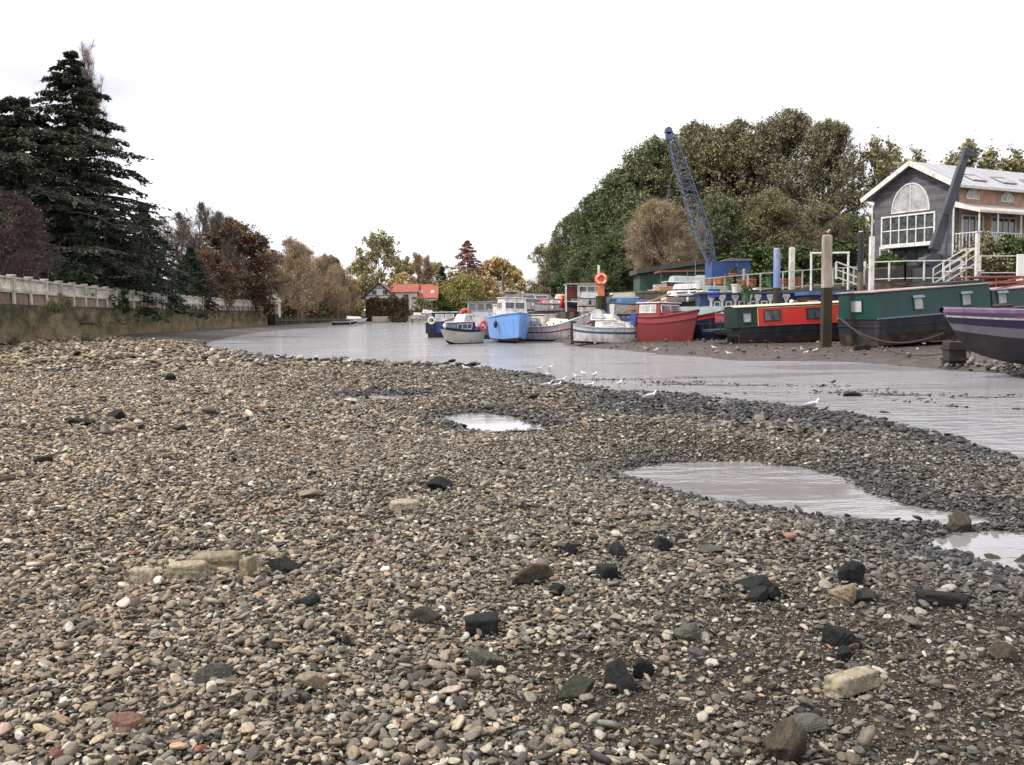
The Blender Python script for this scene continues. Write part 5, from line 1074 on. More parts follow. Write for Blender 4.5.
# ---------------------------------------------------------------- boats
def sheer_z(s, D, bow, stern): return D + bow * np.clip((s - .35) / .65, 0, 1) ** 2 + stern * np.clip((.35 - s) / .35, 0, 1) ** 2
class Hull:
    def __init__(h, L, B, D, bow=.5, stern=.1, rake=.7, transom=.75, b0=.55, full=2.2, keelrise=.35, mid=.55, n=30):
        h.L, h.B, h.D, h.bow, h.stern, h.rake, h.tr, h.b0, h.full, h.kr, h.mid, h.n = L, B, D, bow, stern, rake, transom, b0, full, keelrise, mid, n
    def plan(h, s):
        if s < h.mid: return h.tr + (1 - h.tr) * math.sin(math.pi / 2 * s / h.mid)
        return max(.012, (1 - ((s - h.mid) / (1 - h.mid)) ** h.full)) ** .85
    def top(h, s): return float(sheer_z(s, h.D, h.bow, h.stern))
    def bot(h, s): return h.kr * max(0, (s - .7) / .3) ** 2
    def pt(h, s, t, side=1):
        b0 = h.b0 * (1 - .45 * max(0, (s - .55) / .45)); w = h.B / 2 * h.plan(s) * (b0 + (1 - b0) * t ** .65)
        if t == 0: w *= .12
        z = h.bot(s) + (h.top(s) - h.bot(s)) * t; x = h.L * s - h.rake * (1 - t) ** 1.2 * max(0, (s - .55) / .45)
        return Vector((x, side * w, z))
    def build(h, parent, mats_, bands):
        """bands: list of (t_upper, material index)"""
        ts = sorted(set([0, .08, .2] + [b for b, _ in bands] + [.35, .55, .8, 1.0])); n = h.n; b = MB(); V = {}
        ss = [(i / n) for i in range(n + 1)]
        for side in (1, -1):
            for i, s in enumerate(ss):
                for j, t in enumerate(ts): V[(side, i, j)] = len(b.v); b.v.append(tuple(h.pt(s, t, side)))
        for i in range(n):
            for j in range(len(ts) - 1):
                tm = (ts[j] + ts[j + 1]) / 2; mi = next(m_ for u, m_ in bands if tm <= u)
                for side in (1, -1): b.f.append([V[(side, i, j)], V[(side, i + 1, j)], V[(side, i + 1, j + 1)], V[(side, i, j + 1)]]); b.m.append(mi)
            b.f.append([V[(1, i, 0)], V[(1, i + 1, 0)], V[(-1, i + 1, 0)], V[(-1, i, 0)]]); b.m.append(bands[0][1])
            k = len(ts) - 1
        for j in range(len(ts) - 1):
            tm = (ts[j] + ts[j + 1]) / 2; mi = next(m_ for u, m_ in bands if tm <= u)
            for i in (0, n): b.f.append([V[(1, i, j)], V[(-1, i, j)], V[(-1, i, j + 1)], V[(1, i, j + 1)]]); b.m.append(mi)
        return b.build('hull', mats_, parent, smooth=False)
    def deck(h, parent, mtl, drop=.08, s0=0.0, s1=1.0, name='deck'):
        b = MB(); n = 20; L_ = []; R_ = []
        for i in range(n + 1):
            s = s0 + (s1 - s0) * i / n; p = h.pt(s, 1, 1); L_.append((p.x - (.1 if s > .98 else 0), max(.01, p.y - .02), p.z - drop)); R_.append((L_[-1][0], -L_[-1][1], L_[-1][2]))
        for i in range(n): b.add([L_[i], L_[i + 1], R_[i + 1], R_[i]], [(0, 1, 2, 3)])
        return b.build(name, mtl, parent)
    def rubbing(h, parent, mtl, r=.045, t=1.0, name='gunwale'):
        b = MB(); n = 22
        for side in (1, -1):
            for i in range(n): b.tube(h.pt(i / n, t, side) + Vector((0, side * r * .3, 0)), h.pt((i + 1) / n, t, side) + Vector((0, side * r * .3, 0)), r, 6, cap=False)
        b.tube(h.pt(0, t, 1), h.pt(0, t, -1), r, 6); return b.build(name, mtl, parent)
def tapered(x0, x1, w0, z0, z1, w1=None, rf=0.0, rb=0.0, z1f=None):
    """cabin block: x0 aft, x1 forward, half widths w0 bottom, w1 top, rf/rb forward/aft rake"""
    w1 = w1 or w0 * .88; zf = z1 if z1f is None else z1f
    return ([(x0, -w0, z0), (x1, -w0, z0), (x1, w0, z0), (x0, w0, z0), (x0 + rb, -w1, z1), (x1 - rf, -w1, zf), (x1 - rf, w1, zf), (x0 + rb, w1, z1)],
            [(0, 3, 2, 1), (4, 5, 6, 7), (0, 1, 5, 4), (1, 2, 6, 5), (2, 3, 7, 6), (3, 0, 4, 7)])
def cabin(parent, name, mtl, *a, bevel=.03, roof=None, **k):
    v, f = tapered(*a, **k); b = MB(); b.add(v, f); o = b.build(name, mtl, parent, bevel=bevel)
    if roof:
        (p4, p5, p6, p7) = v[4:]; e = .08; b = MB(); b.prism([(p4[0] - e, p4[1] - e, p4[2] + .003), (p5[0] + e, p5[1] - e, p5[2] + .003), (p6[0] + e, p6[1] + e, p6[2] + .003), (p7[0] - e, p7[1] + e, p7[2] + .003)], (0, 0, .06)); b.build('roof', roof, parent, bevel=.015)
    return o, v
def side_windows(parent, v, n, h=.35, frac=(.12, .88), zc=.55, side=-1, **kw):
    """windows on the side face of a tapered block"""
    A, B, C, D_ = (Vector(v[0]), Vector(v[1]), Vector(v[5]), Vector(v[4])) if side < 0 else (Vector(v[2]), Vector(v[3]), Vector(v[7]), Vector(v[6]))
    wd = (B - A).length * (frac[1] - frac[0]) / n * .78; u = (B - A).normalized(); up = ((D_ + C) - (A + B)).normalized(); nrm = u.cross(up)
    for k in range(n):
        f = frac[0] + (frac[1] - frac[0]) * (k + .5) / n; p = (A * (1 - f) + B * f) * (1 - zc) + (D_ * (1 - f) + C * f) * zc
        window(parent, p + nrm * .012, u, nrm, wd, h, 1, 1, depth=.03, up=up, **kw)
def end_windows(parent, v, n, h=.35, zc=.6, end='front', wfr=.84, **kw):
    A, B, C, D_ = (Vector(v[1]), Vector(v[2]), Vector(v[6]), Vector(v[5])) if end == 'front' else (Vector(v[3]), Vector(v[0]), Vector(v[4]), Vector(v[7]))
    u = (B - A).normalized(); up = ((D_ + C) - (A + B)).normalized(); nrm = u.cross(up); wd = (B - A).length * wfr / n * .82
    for k in range(n):
        f = (1 - wfr) / 2 + wfr * (k + .5) / n; p = (A * (1 - f) + B * f) * (1 - zc) + (D_ * (1 - f) + C * f) * zc
        window(parent, p + nrm * .012, u, nrm, wd, h, 1, 1, depth=.03, up=up, **kw)
def guard(parent, H_, s0, s1, hgt=.55, n=6, mtl=None, r=.018, name='guard_rail', inset=.06):
    b = MB()
    for side in (1, -1):
        P = [H_.pt(s0 + (s1 - s0) * i / n, 1, side) for i in range(n + 1)]; P = [Vector((p.x, p.y - side * inset, p.z)) for p in P]
        for p in P: b.tube(p, p + Vector((0, 0, hgt)), r, 5)
        for a, c in zip(P[:-1], P[1:]): b.tube(a + Vector((0, 0, hgt)), c + Vector((0, 0, hgt)), r, 5); b.tube(a + Vector((0, 0, hgt * .5)), c + Vector((0, 0, hgt * .5)), r * .7, 4)
    return b.build(name, mtl or steel_m, parent)
def fender(parent, p, L_=.45, r=.11, mtl=None):
    b = MB(); p = Vector(p); b.ball(p, r, r, L_ / 2, 10, 6); b.tube(p + Vector((0, 0, L_ / 2)), p + Vector((0, 0, L_ / 2 + .3)), .015, 4); return b.build('fender', mtl or white, parent, smooth=True)
def boat(name, label, px, pybot, Y, heading, z=None, cat='boat', group='boats moored along the island', pitch=0.0, heel=0.0, anchor=None):
    p = at(px, pybot, Y); return thing(name, label, cat, (p.x, Y, p.z if z is None else z), R(heading), group, R(heel), R(pitch))
anti = mat('antifoul_black', (.020, .018, .022), .7, .35, 2, dirt=(.06, .045, .04), dfac=.3); anti_red = mat('antifoul_rust', (.09, .035, .03), .8, .35, 2, dirt=(.04, .03, .03), dfac=.4)
wh_d = mat('boat_white', (.70, .69, .70), .35, .08, 1.2, dirt=(.36, .30, .23), dscale=2.2, dfac=.5, stretch=(2.2, 2.2, .4)); deck_m = mat('deck_grey', (.34, .33, .31), .7, .2, 4)
pbl = mat('pale_blue_hull', (.17, .36, .76), .4, .1, 1.2, dirt=(.16, .22, .34), dscale=2, dfac=.4, stretch=(2.2, 2.2, .4)); navy = mat('navy_paint', (.010, .016, .05), .4, .25, 2, dirt=(.05, .05, .07), dfac=.3, stretch=(2.2, 2.2, .4))
nbl = mat('royal_blue_cover', (.018, .05, .22), .7, .3, 2.5, .3); red_h = mat('red_hull', (.18, .028, .030), .45, .15, 1.5, dirt=(.14, .035, .03), dscale=1.8, dfac=.5, stretch=(2.2, 2.2, .4))
redp = mat('bright_red_panel', (.52, .03, .027), .35, .12, 1.2, dirt=(.40, .03, .03), dfac=.25, stretch=(2.2, 2.2, .4)); gold = mat('gold_line', (.62, .42, .12), .5, .1, 4)
grn = mat('boat_green', (.008, .052, .045), .42, .2, 1.5, dirt=(.03, .045, .035), dscale=1.3, dfac=.4, stretch=(2.2, 2.2, .4)); dkgrn = mat('dark_green_paint', (.008, .026, .021), .45, .2, 2, dirt=(.05, .05, .04), dfac=.2, stretch=(2.2, 2.2, .4))
blackh = mat('blacked_hull', (.013, .014, .022), .5, .3, 2, dirt=(.05, .045, .045), dfac=.35, stretch=(2.2, 2.2, .4)); weedh = mat('hull_weed', (.018, .012, .011), .9, .4, 2.5, .5, dirt=(.11, .055, .045), dscale=2, dfac=.3)
silver = mat('silver_cover', (.33, .36, .36), .6, .2, 1.4, .3, dirt=(.20, .24, .22), dfac=.3); tarp_g = mat('grey_green_tarp', (.17, .21, .21), .7, .25, 1.6, .5); beige = mat('beige_deck', (.55, .46, .34), .6, .15, 2)
pur = mat('purple_paint', (.13, .08, .145), .4, .15, 1.5, dirt=(.26, .17, .24), dscale=1.1, dfac=.3, stretch=(2.2, 2.2, .4)); purd = mat('deep_purple', (.028, .018, .05), .4, .2, 1.5, stretch=(2.2, 2.2, .4)); greyh = mat('grey_hull', (.15, .14, .165), .5, .2, 1.5, dirt=(.12, .10, .11), dfac=.3, stretch=(2.2, 2.2, .4))
redl = mat('red_line', (.40, .02, .03), .5, .15, 3); blackr = mat('black_rubber', (.02, .02, .02), .7, .2, 4); wood_m = mat('varnished_wood', (.26, .12, .05), .45, .3, 4, stretch=(1, 6, 6))
buoy_r = mat('faded_red_buoy', (.62, .10, .10), .5, .15, 4)
def ring(parent, c, R_=.32, r=.085, M=None, name='lifebuoy', mtl=None): b = MB(); b.torus(c, R_, r, M); return b.build(name, mtl or buoy_r, parent, smooth=True)
def clutter(parent, pts, seed=0):
    pass
# 1 pale blue hulled boat, bow towards us and right
t = boat('motor_boat', 'pale blue hulled boat with white wheelhouse, bow on to the river', 496, 0, 66, -79, z=-.02, heel=-2)
Hh = Hull(6.6, 2.35, 1.7, .3, .1, .4, .88, .74, 3.0, .15, .55); Hh.build(t, [anti, pbl, wh_d], [(.14, 0), (1.0, 1)]); Hh.deck(t, beige); Hh.rubbing(t, pbl, .05)
_, v = cabin(t, 'wheelhouse', wh_d, 2.6, 5.0, .86, 1.65, 2.95, w1=.76, rf=.3, roof=cream); end_windows(t, v, 2, .42, .62, fr=wh_d); side_windows(t, v, 3, .4, zc=.62); side_windows(t, v, 3, .4, zc=.62, side=1)
cabin(t, 'aft_cabin', wh_d, .6, 2.55, .82, 1.6, 2.5, roof=beige); b = MB(); b.box(3.2, 4.2, -.5, .4, 3.02, 3.2); b.tube((3.6, 0, 3.2), (3.6, 0, 3.7), .04); b.prism([(3.1, -.7, 3.25), (4.3, -.7, 3.38), (4.3, -.7, 3.43), (3.1, -.7, 3.31)], (0, 1.3, 0)); b.build('roof_rack', steel_m, t)
b = MB(); b.box(4.98, 5.1, -.1, .6, 1.8, 2.05); b.build('canvas_roll', beige, t); guard(t, Hh, .05, .4, .5, 4)
# moor line and fender
fender(t, Hh.pt(.7, .9, -1) + Vector((0, -.12, -.4)), .5, .13, blackr)
# 2 white hull with red sheer line, bow to the right
t = boat('white_barge', 'long white hulled boat with a thin dark red line sweeping up to its bow', 523, 0, 65.5, -38, z=-.05, pitch=0)
Hh = Hull(5.6, 2.4, 1.05, .95, .0, .45, .75, .6, 2.2, .25, .5); Hh.build(t, [anti, wh_d, redl], [(.16, 0), (.58, 1), (.66, 2), (1.0, 1)]); Hh.deck(t, beige, .12); Hh.rubbing(t, wh_d, .05)
_, v = cabin(t, 'deckhouse', wh_d, .2, 2.0, .85, 1.0, 1.85, roof=cream); side_windows(t, v, 2, .4, zc=.5, pane=glass_pale); cabin(t, 'foredeck_cover', cream, 2.0, 4.0, .8, 1.05, 1.62, w1=.35, z1f=1.5)
b = MB()
for k in range(6): p = Hh.pt(.25 + k * .1, 1, -1); b.tube(p + Vector((0, .1, 0)), p + Vector((0, .1, .16)), .06, 8)
b.build('cleat', dark_m, t); b = MB(); b.tube((4.7, 0, 1.5), (4.7, 0, 2.05), .1, 8); b.ball((4.7, 0, 2.05), .17, .17, .15); b.build('windlass', steel_m, t); guard(t, Hh, .0, .3, .6, 3)
# 3 small white cabin cruiser with navy band, stern to the left, heeled
t = boat('cabin_cruiser', 'small white cabin cruiser with navy side band grounded with its bow to the right', 573, 0, 54, -17, z=.18, pitch=2.5, heel=-2)
Hh = Hull(4.3, 2.0, .92, .12, .15, .45, .88, .62, 2.6, .25, .55); Hh.build(t, [anti, wh_d, mat('band_blue', (.05, .10, .20), .4, .2, 2)], [(.12, 0), (.62, 1), (.76, 2), (1.0, 1)]); Hh.deck(t, wh_d, .04); Hh.rubbing(t, mat('grey_rubber', (.25, .28, .30), .6, .2, 3), .04)
_, v = cabin(t, 'cabin', wh_d, 1.25, 3.5, .78, .9, 1.5, w1=.62, rf=.55, z1f=1.32); side_windows(t, v, 2, .2, (.18, .85), .5, pane=glass_pale); _, v = cabin(t, 'windscreen', glass_pale, 1.0, 1.9, .75, 1.45, 1.98, w1=.6, rf=.45, rb=.12); _, v = cabin(t, 'folded_hood', wh_d, .95, 2.5, .74, 1.35, 1.72, w1=.62, rf=.3)
b = MB(); b.tube((.35, -.7, 1.05), (1.0, -.62, 1.95), .03); b.tube((.35, .7, 1.05), (1.0, .62, 1.95), .03); b.tube((1.0, -.62, 1.95), (1.0, .62, 1.95), .03); b.tube((.1, -.8, 1.05), (.7, -.68, 1.75), .03); b.build('hood_frame', steel_m, t)
b = MB(); b.box(-.32, .02, -.18, .18, .35, 1.25); b.box(-.28, -.12, -.08, .08, -.1, .4); b.build('outboard_motor', dark_m, t)
fender(t, Hh.pt(.9, .7, -1) + Vector((0, -.1, -.15)), .5, .1); fender(t, (4.15, -.35, .6), .5, .1); guard(t, Hh, .6, .97, .35, 4)
# 4 red boat, bow pointing at us and to the right
t = boat('red_boat', 'red hulled boat with white-roofed wheelhouse and bow facing right', 643, 0, 52.8, -60, z=.0, heel=-2)
Hh = Hull(4.5, 2.0, 1.6, .4, .1, .5, .85, .6, 1.9, .15, .42); Hh.build(t, [anti, red_h, mat('red_hull_light', (.26, .048, .048), .45, .12, 1.5)], [(.14, 0), (.8, 1), (1.0, 2)]); Hh.deck(t, mat('red_deck', (.36, .09, .08), .6, .2, 2), .06); Hh.rubbing(t, red_h, .05); Hh.rubbing(t, red_h, .03, .79, 'strake')
_, v = cabin(t, 'wheelhouse', mat('dark_red_house', (.20, .04, .04), .5, .2, 2), .3, 2.3, .8, 1.6, 2.38, w1=.72, rf=.15, roof=wh_d); side_windows(t, v, 3, .36, zc=.6, fr=wh_d, pane=glass_pale); end_windows(t, v, 2, .36, .6, fr=wh_d)
b = MB(); b.box(2.32, 3.2, -.6, .6, 1.62, 1.95); b.build('coachroof', red_h, t); b = MB(); b.tube((-.9, -.9, 1.9), (1.9, .3, 2.95), .05); b.tube((-.7, -.5, 2.0), (2.2, .6, 2.8), .04); b.build('spars', wood_m, t); MB().box(-.08, .4, -.95, -.6, 1.2, 1.8).build('blue_sheet', nbl, t)
# 5 navy boat with red top strake and grey-green tarp
t = boat('tarped_boat', 'navy black hull with bright red top strake under a grey-green tarpaulin', 676, 0, 54.0, -48, z=.05)
Hh = Hull(3.9, 2.2, 1.55, .42, .0, .3, .85, .62, 2.8, .2, .5); Hh.build(t, [anti, navy, redp], [(.2, 0), (.86, 1), (1.0, 2)]); Hh.deck(t, navy, .06); Hh.rubbing(t, navy, .04)
b = MB(); b.add([(.1, -1.0, 1.56), (3.7, -.6, 1.75), (3.7, .6, 1.75), (.1, 1.0, 1.56), (.2, -.8, 1.95), (3.4, -.42, 2.05), (3.4, .42, 2.05), (.2, .8, 1.95), (.2, 0, 2.15), (3.2, 0, 2.15)], [(0, 1, 5, 4), (4, 5, 9, 8), (8, 9, 6, 7), (7, 6, 2, 3), (0, 4, 8, 7, 3), (1, 2, 6, 9, 5)]); b.build('tarpaulin', tarp_g, t, bevel=.05)
b = MB(); b.ball((3.75, 0, 1.92), .26, .18, .1); b.build('rope_coil', rope_m, t)
# 6 dark blue boat at the left end, tarp covered
t = boat('blue_boat', 'leftmost moored boat, dark blue with a royal blue side cover and awning', 423, 0, 78, -10, z=-.08)
Hh = Hull(4.6, 2.2, 1.25, .25, .1, .5, .8, .6, 2.3, .3, .5); Hh.build(t, [anti, navy], [(.25, 0), (1, 1)]); Hh.deck(t, beige); Hh.rubbing(t, wood_m, .04)
_, v = cabin(t, 'cabin', navy, .4, 2.6, .8, 1.2, 2.15, w1=.7, roof=wh_d); side_windows(t, v, 2, .5, zc=.55, pane=glass_pale, fr=wh_d); MB().prism([(.9, -1.14, 1.28), (3.6, -1.0, 1.4), (3.6, -1.0, .6), (.9, -1.12, .5)], (0, .1, 0)).build('side_cover', nbl, t)
MB().prism([(1.4, -.95, 1.45), (4.2, -.8, 2.25), (4.2, -.8, 2.3), (1.4, -.95, 1.5)], (0, 1.9, 0)).build('awning', beige, t); b = MB(); b.box(-.3, 0, -.2, .2, .4, 1.3); b.build('outboard_motor', dark_m, t); ring(t, (.5, -1.2, 1.5), .25, .08, Matrix.Rotation(R(90), 4, 'X'), mtl=wh_d)
# 7 small cruiser with lifebuoy, blue top and cream hull
t = boat('launch', 'small cream hulled launch with navy cabin sides and a red lifebuoy at the stern', 473, 0, 62, 180 + 48, z=-.06)
Hh = Hull(3.5, 1.45, .95, .25, .08, .5, .85, .62, 2.3, .25, .55); Hh.build(t, [anti, mat('cream_hull', (.50, .47, .40), .5, .12, 2, dirt=(.3, .28, .24), dfac=.3), navy], [(.12, 0), (.85, 1), (1.0, 2)]); Hh.deck(t, wh_d, .04); Hh.rubbing(t, navy, .04)
_, v = cabin(t, 'cabin', navy, .8, 2.8, .56, .92, 1.45, w1=.48, rf=.35, roof=wh_d); side_windows(t, v, 3, .3, (.08, .8), .5, side=1, pane=glass); side_windows(t, v, 3, .3, (.08, .8), .5, side=-1, pane=glass)
_, v = cabin(t, 'windscreen', wh_d, .9, 1.9, .46, 1.5, 2.0, w1=.38, rf=.3); side_windows(t, v, 2, .3, (.1, .85), .5, side=1, pane=glass_pale); side_windows(t, v, 2, .3, (.1, .85), .5, side=-1, pane=glass_pale)
ring(t, (.35, .78, 1.2), .28, .09, Matrix.Rotation(R(90), 4, 'X')); b = MB(); b.box(-.3, 0, -.2, .2, .3, 1.1); b.build('outboard_motor', dark_m, t); fender(t, (3.3, .2, 1.25), .35, .12)
# 8 grey wheelhouse boat behind
t = boat('grey_boat', 'grey-white boat with a wide dark-windowed wheelhouse behind the cream launch', 464, 0, 72, -8, z=-.05)
Hh = Hull(2.6, 2.3, 1.7, .2, .1, .3, .9, .6, 2.5, .3, .5); Hh.build(t, [anti, greyh, wh_d], [(.2, 0), (.6, 1), (1.0, 2)]); Hh.deck(t, deck_m)
_, v = cabin(t, 'wheelhouse', mat('pale_grey_house', (.42, .43, .47), .5, .15, 2), .05, 2.1, 1.0, 1.6, 2.85, w1=.9, roof=steel_m); side_windows(t, v, 3, .5, (.02, .98), .72, fr=steel_m); end_windows(t, v, 2, .5, .7); ring(t, (-.1, -1.1, 2.0), .34, .1, Matrix.Rotation(R(90), 4, 'X'))
# 9 red narrowboat
def narrowboat(t, L, hullm, cab, ends, B=2.05, base=.0, hh=.95, ch=1.0, x0=1.6, x1=None, roofm=None, wins=(), line=None, endw=True, portw=.46):
    H_ = Hull(L, B, hh, .12, .0, .5, .93, .86, 3.4, .15, .5); H_.build(t, [weedh, hullm], [(.42, 0), (1.0, 1)]); H_.deck(t, deck_m, .02); H_.rubbing(t, hullm, .035); H_.rubbing(t, hullm, .03, .72, 'strake')
    x1 = x1 or L - 1.9; w0 = B / 2 - .14; v, f = tapered(x0, x1, w0, hh - .05, hh + ch, w1=w0 - .1); b = MB(); b.add(v, f); b.build('cabin', cab, t, bevel=.02)
    b = MB(); n = 6; wr = w0 - .05
    for i in range(n):
        a0 = -1 + 2 * i / n; a1 = -1 + 2 * (i + 1) / n; zc = lambda a: hh + ch + .003 + .07 * (1 - a * a)
        b.prism([(x0 - .06, a0 * wr, zc(a0)), (x0 - .06, a1 * wr, zc(a1)), (x0 - .06, a1 * wr, zc(a1) + .035), (x0 - .06, a0 * wr, zc(a0) + .035)], (x1 - x0 + .12, 0, 0))
    b.build('roof', roofm or steel_m, t); return H_, v
t = boat('narrowboat', 'long red narrowboat with gold-lined panels and dark green cabin front', 738, 0, 46.0, 7, z=.20, pitch=-1.9)
t.location.x = at(735, 0, 46).x + 0
Hh, v = narrowboat(t, 13.2, blackh, dkgrn, None, x0=-.15, x1=11, roofm=cream, hh=.92, ch=.96)
def panel(parent, v, f0, f1, mtl, line, side=-1, z0=.06, z1=.93, name='side_panel'):
    A, B, C, D_ = Vector(v[0]), Vector(v[1]), Vector(v[5]), Vector(v[4]); u = (B - A).normalized(); up = (D_ - A); upn = up.normalized(); nrm = u.cross(upn).normalized()
    P = lambda f, z: A * (1 - f) + B * f + up * z + nrm * .004
    b = MB(); b.prism([P(f0, z0), P(f1, z0), P(f1, z1), P(f0, z1)], nrm * .012); o = b.build(name, mtl, parent); b = MB()
    for a, c in (((f0, z0), (f1, z0)), ((f1, z0), (f1, z1)), ((f1, z1), (f0, z1)), ((f0, z1), (f0, z0))): b.tube(P(*a) + nrm * .014, P(*c) + nrm * .014, .022, 4)
    b.build('coach_line', line, o); return P, nrm, u, upn
L_ = 11.15; P, nrm, u, upn = panel(t, v, .10, .985, redp, gold)
for f in (.165, .36, .6, .82): window(t, P(f, .55) + nrm * .02, u, nrm, .78, .46, 2, 1, depth=.03, up=upn, fr=dark_m, bar=.04)
window(t, P(.05, .5) + nrm * .01, u, nrm, .38, .42, 1, 1, depth=.03, up=upn, fr=dkgrn, pane=glass_pale)
b = MB(); b.box(4.0, 4.4, -.2, .2, 1.96, 2.06); b.box(8, 8.5, -.3, .3, 1.96, 2.05); b.build('roof_vent', steel_m, t); MB().ball((2.9, -.4, 2.06), .12, .1, .1).build('roof_lamp', white, t)
b = MB(); b.box(-1.3, -.3, -.8, .8, .75, .86); b.tube((-.9, -.75, .86), (-.9, -.75, 1.3), .03); b.tube((-.9, .75, .86), (-.9, .75, 1.3), .03); b.build('stern_fitting', dkgrn, t)
# bow plate: short dark tug deck to the left of the cabin
t2 = boat('dinghy', 'small open boat with pale red sides between tarped boat and red narrowboat', 716, 0, 50.5, -12, z=.55); Hd = Hull(2.6, 1.4, 1.2, .15, .05, .3, .85, .6, 2.2, .2, .5); Hd.build(t2, [anti, navy, mat('pinkish_red', (.40, .10, .11), .5, .2, 2)], [(.3, 0), (.62, 1), (1, 2)]); Hd.deck(t2, deck_m, .15); Hd.rubbing(t2, wood_m, .03); MB().box(1.0, 1.3, -.5, .5, 1.0, 1.12).build('thwart', wood_m, t2)
# 10 green narrowboat and the second green boat
t = boat('narrowboat', 'large green canal boat with pale roof and square pale windows grounded on the mud', 888, 0, 41.4, 4, z=.22, pitch=-3.4)
t.location.x = at(864, 0, 41.4).x; t.rotation_euler.z = R(15)
Hh = Hull(14, 3.2, 1.28, .1, .0, .6, .96, .86, 3.2, .15, .5); Hh.build(t, [weedh, blackh], [(.45, 0), (1.0, 1)]); Hh.deck(t, deck_m, .02); Hh.rubbing(t, mat('blue_grey_rail', (.10, .12, .17), .5, .2, 3), .04); Hh.rubbing(t, blackh, .03, .72, 'strake')
_, v = cabin(t, 'cabin', grn, -.04, 5.9, 1.42, 1.24, 2.42, w1=1.32, roof=mat('pinkish_roof', (.34, .24, .24), .7, .2, 2)); P, nrm, u, upn = (lambda A, B, D_: ((lambda f, z: A * (1 - f) + B * f + (D_ - A) * z), (B - A).normalized().cross((D_ - A).normalized()), (B - A).normalized(), (D_ - A).normalized()))(Vector(v[0]), Vector(v[1]), Vector(v[4]))
hood = mat('faded_hood', (.13, .19, .20), .6, .2, 3)
def capped_window(parent, p, w, h):
    o = window(parent, p, u, nrm, w, h, 1, 1, depth=.035, up=upn, fr=grn, pane=glass_pale); b = MB(); q = p + upn * (h / 2 + .02); b.add([q - u * (w / 2 + .06), q + u * (w / 2 + .06), q + u * (w / 2 + .06) + upn * .12, q - u * (w / 2 + .06) + upn * .12, q - u * (w / 2 + .06) + nrm * .12, q + u * (w / 2 + .06) + nrm * .12, q + u * (w / 2 + .04) + upn * .12 + nrm * .05, q - u * (w / 2 + .04) + upn * .12 + nrm * .05], [(3, 2, 1, 0), (4, 5, 6, 7), (0, 1, 5, 4), (1, 2, 6, 5), (2, 3, 7, 6), (3, 0, 4, 7)]); b.build('window_hood', hood, o)
for f in (.36, .78): capped_window(t, P(f, .48) + nrm * .015, .44, .46)
_, v5 = cabin(t, 'rear_cabin', grn, 6.0, 12.8, 1.4, 1.24, 2.1, w1=1.3, roof=mat('pinkish_roof', (0, 0, 0))); P = (lambda A, B, D_: (lambda f, z: A * (1 - f) + B * f + (D_ - A) * z))(Vector(v5[0]), Vector(v5[1]), Vector(v5[4]))
for f in (.08, .36, .64): capped_window(t, P(f, .56) + nrm * .015, .44, .42)
end_windows(t, v, 1, .5, .52, 'back', .34, fr=grn, pane=glass_pale); b = MB(); b.box(4.2, 5.9, -.9, .9, 2.49, 2.62); b.build('roof_box', dkgrn, t)
b = MB(); b.tube((6.4, -1.1, 2.15), (12, -1.1, 2.75), .035); b.tube((6.4, 1.1, 2.15), (12, 1.1, 2.75), .035)
b.build('red_rail', mat('red_rail_paint', (.22, .055, .05), .5, .2, 3), t)
rr_ = thing('red_deck_rails', 'red tubular rails on the boat deck behind the second green cabin', 'rails', tuple(at(968, 283, 46.5))); b = MB()
for x in (0, 1.4, 2.8, 4.2): b.tube((x, 0, -.6), (x, 0, .28), .04); b.tube((x, 1.4, -.6), (x, 1.4, .28), .04)
b.tube((0, 0, .28), (4.2, 0, .28), .05); b.tube((0, 1.4, .28), (4.2, 1.4, .28), .05); b.tube((0, 0, -.1), (4.2, 0, .05), .04); b.build('frame', mat('red_rail_paint', (0, 0, 0)), rr_); b = MB(); b.box(.6, 4.4, .1, 1.3, -.6, -.1); b.build('deck_box', mat('maroon_paint', (0, 0, 0)), rr_)
tb_ = thing('white_table', 'small round white table with stools on the boat deck below the white steps', 'table', tuple(at(966, 281, 46.8))); b = MB(); b.tube((0, 0, .62), (0, 0, .66), .38, 16); b.build('tabletop', white, tb_); b = MB(); b.tube((0, 0, 0), (0, 0, .62), .04); b.build('leg', steel_m, tb_)
for k, x in enumerate((.75, -.7)):
    s_ = thing('white_stool', ['white round-topped stool right of the small white table', 'white round-topped stool left of the small white table'][k], 'stool', tuple(at(966, 281, 46.8) + Vector((x, .2, 0)))); b = MB(); b.tube((0, 0, .48), (0, 0, .53), .24, 14); b.build('seat', white, s_); b = MB()
    for a in range(3): b.tube((0, 0, .48), (.22 * math.cos(a * 2.09), .22 * math.sin(a * 2.09), 0), .02)
    b.build('leg', steel_m, s_)
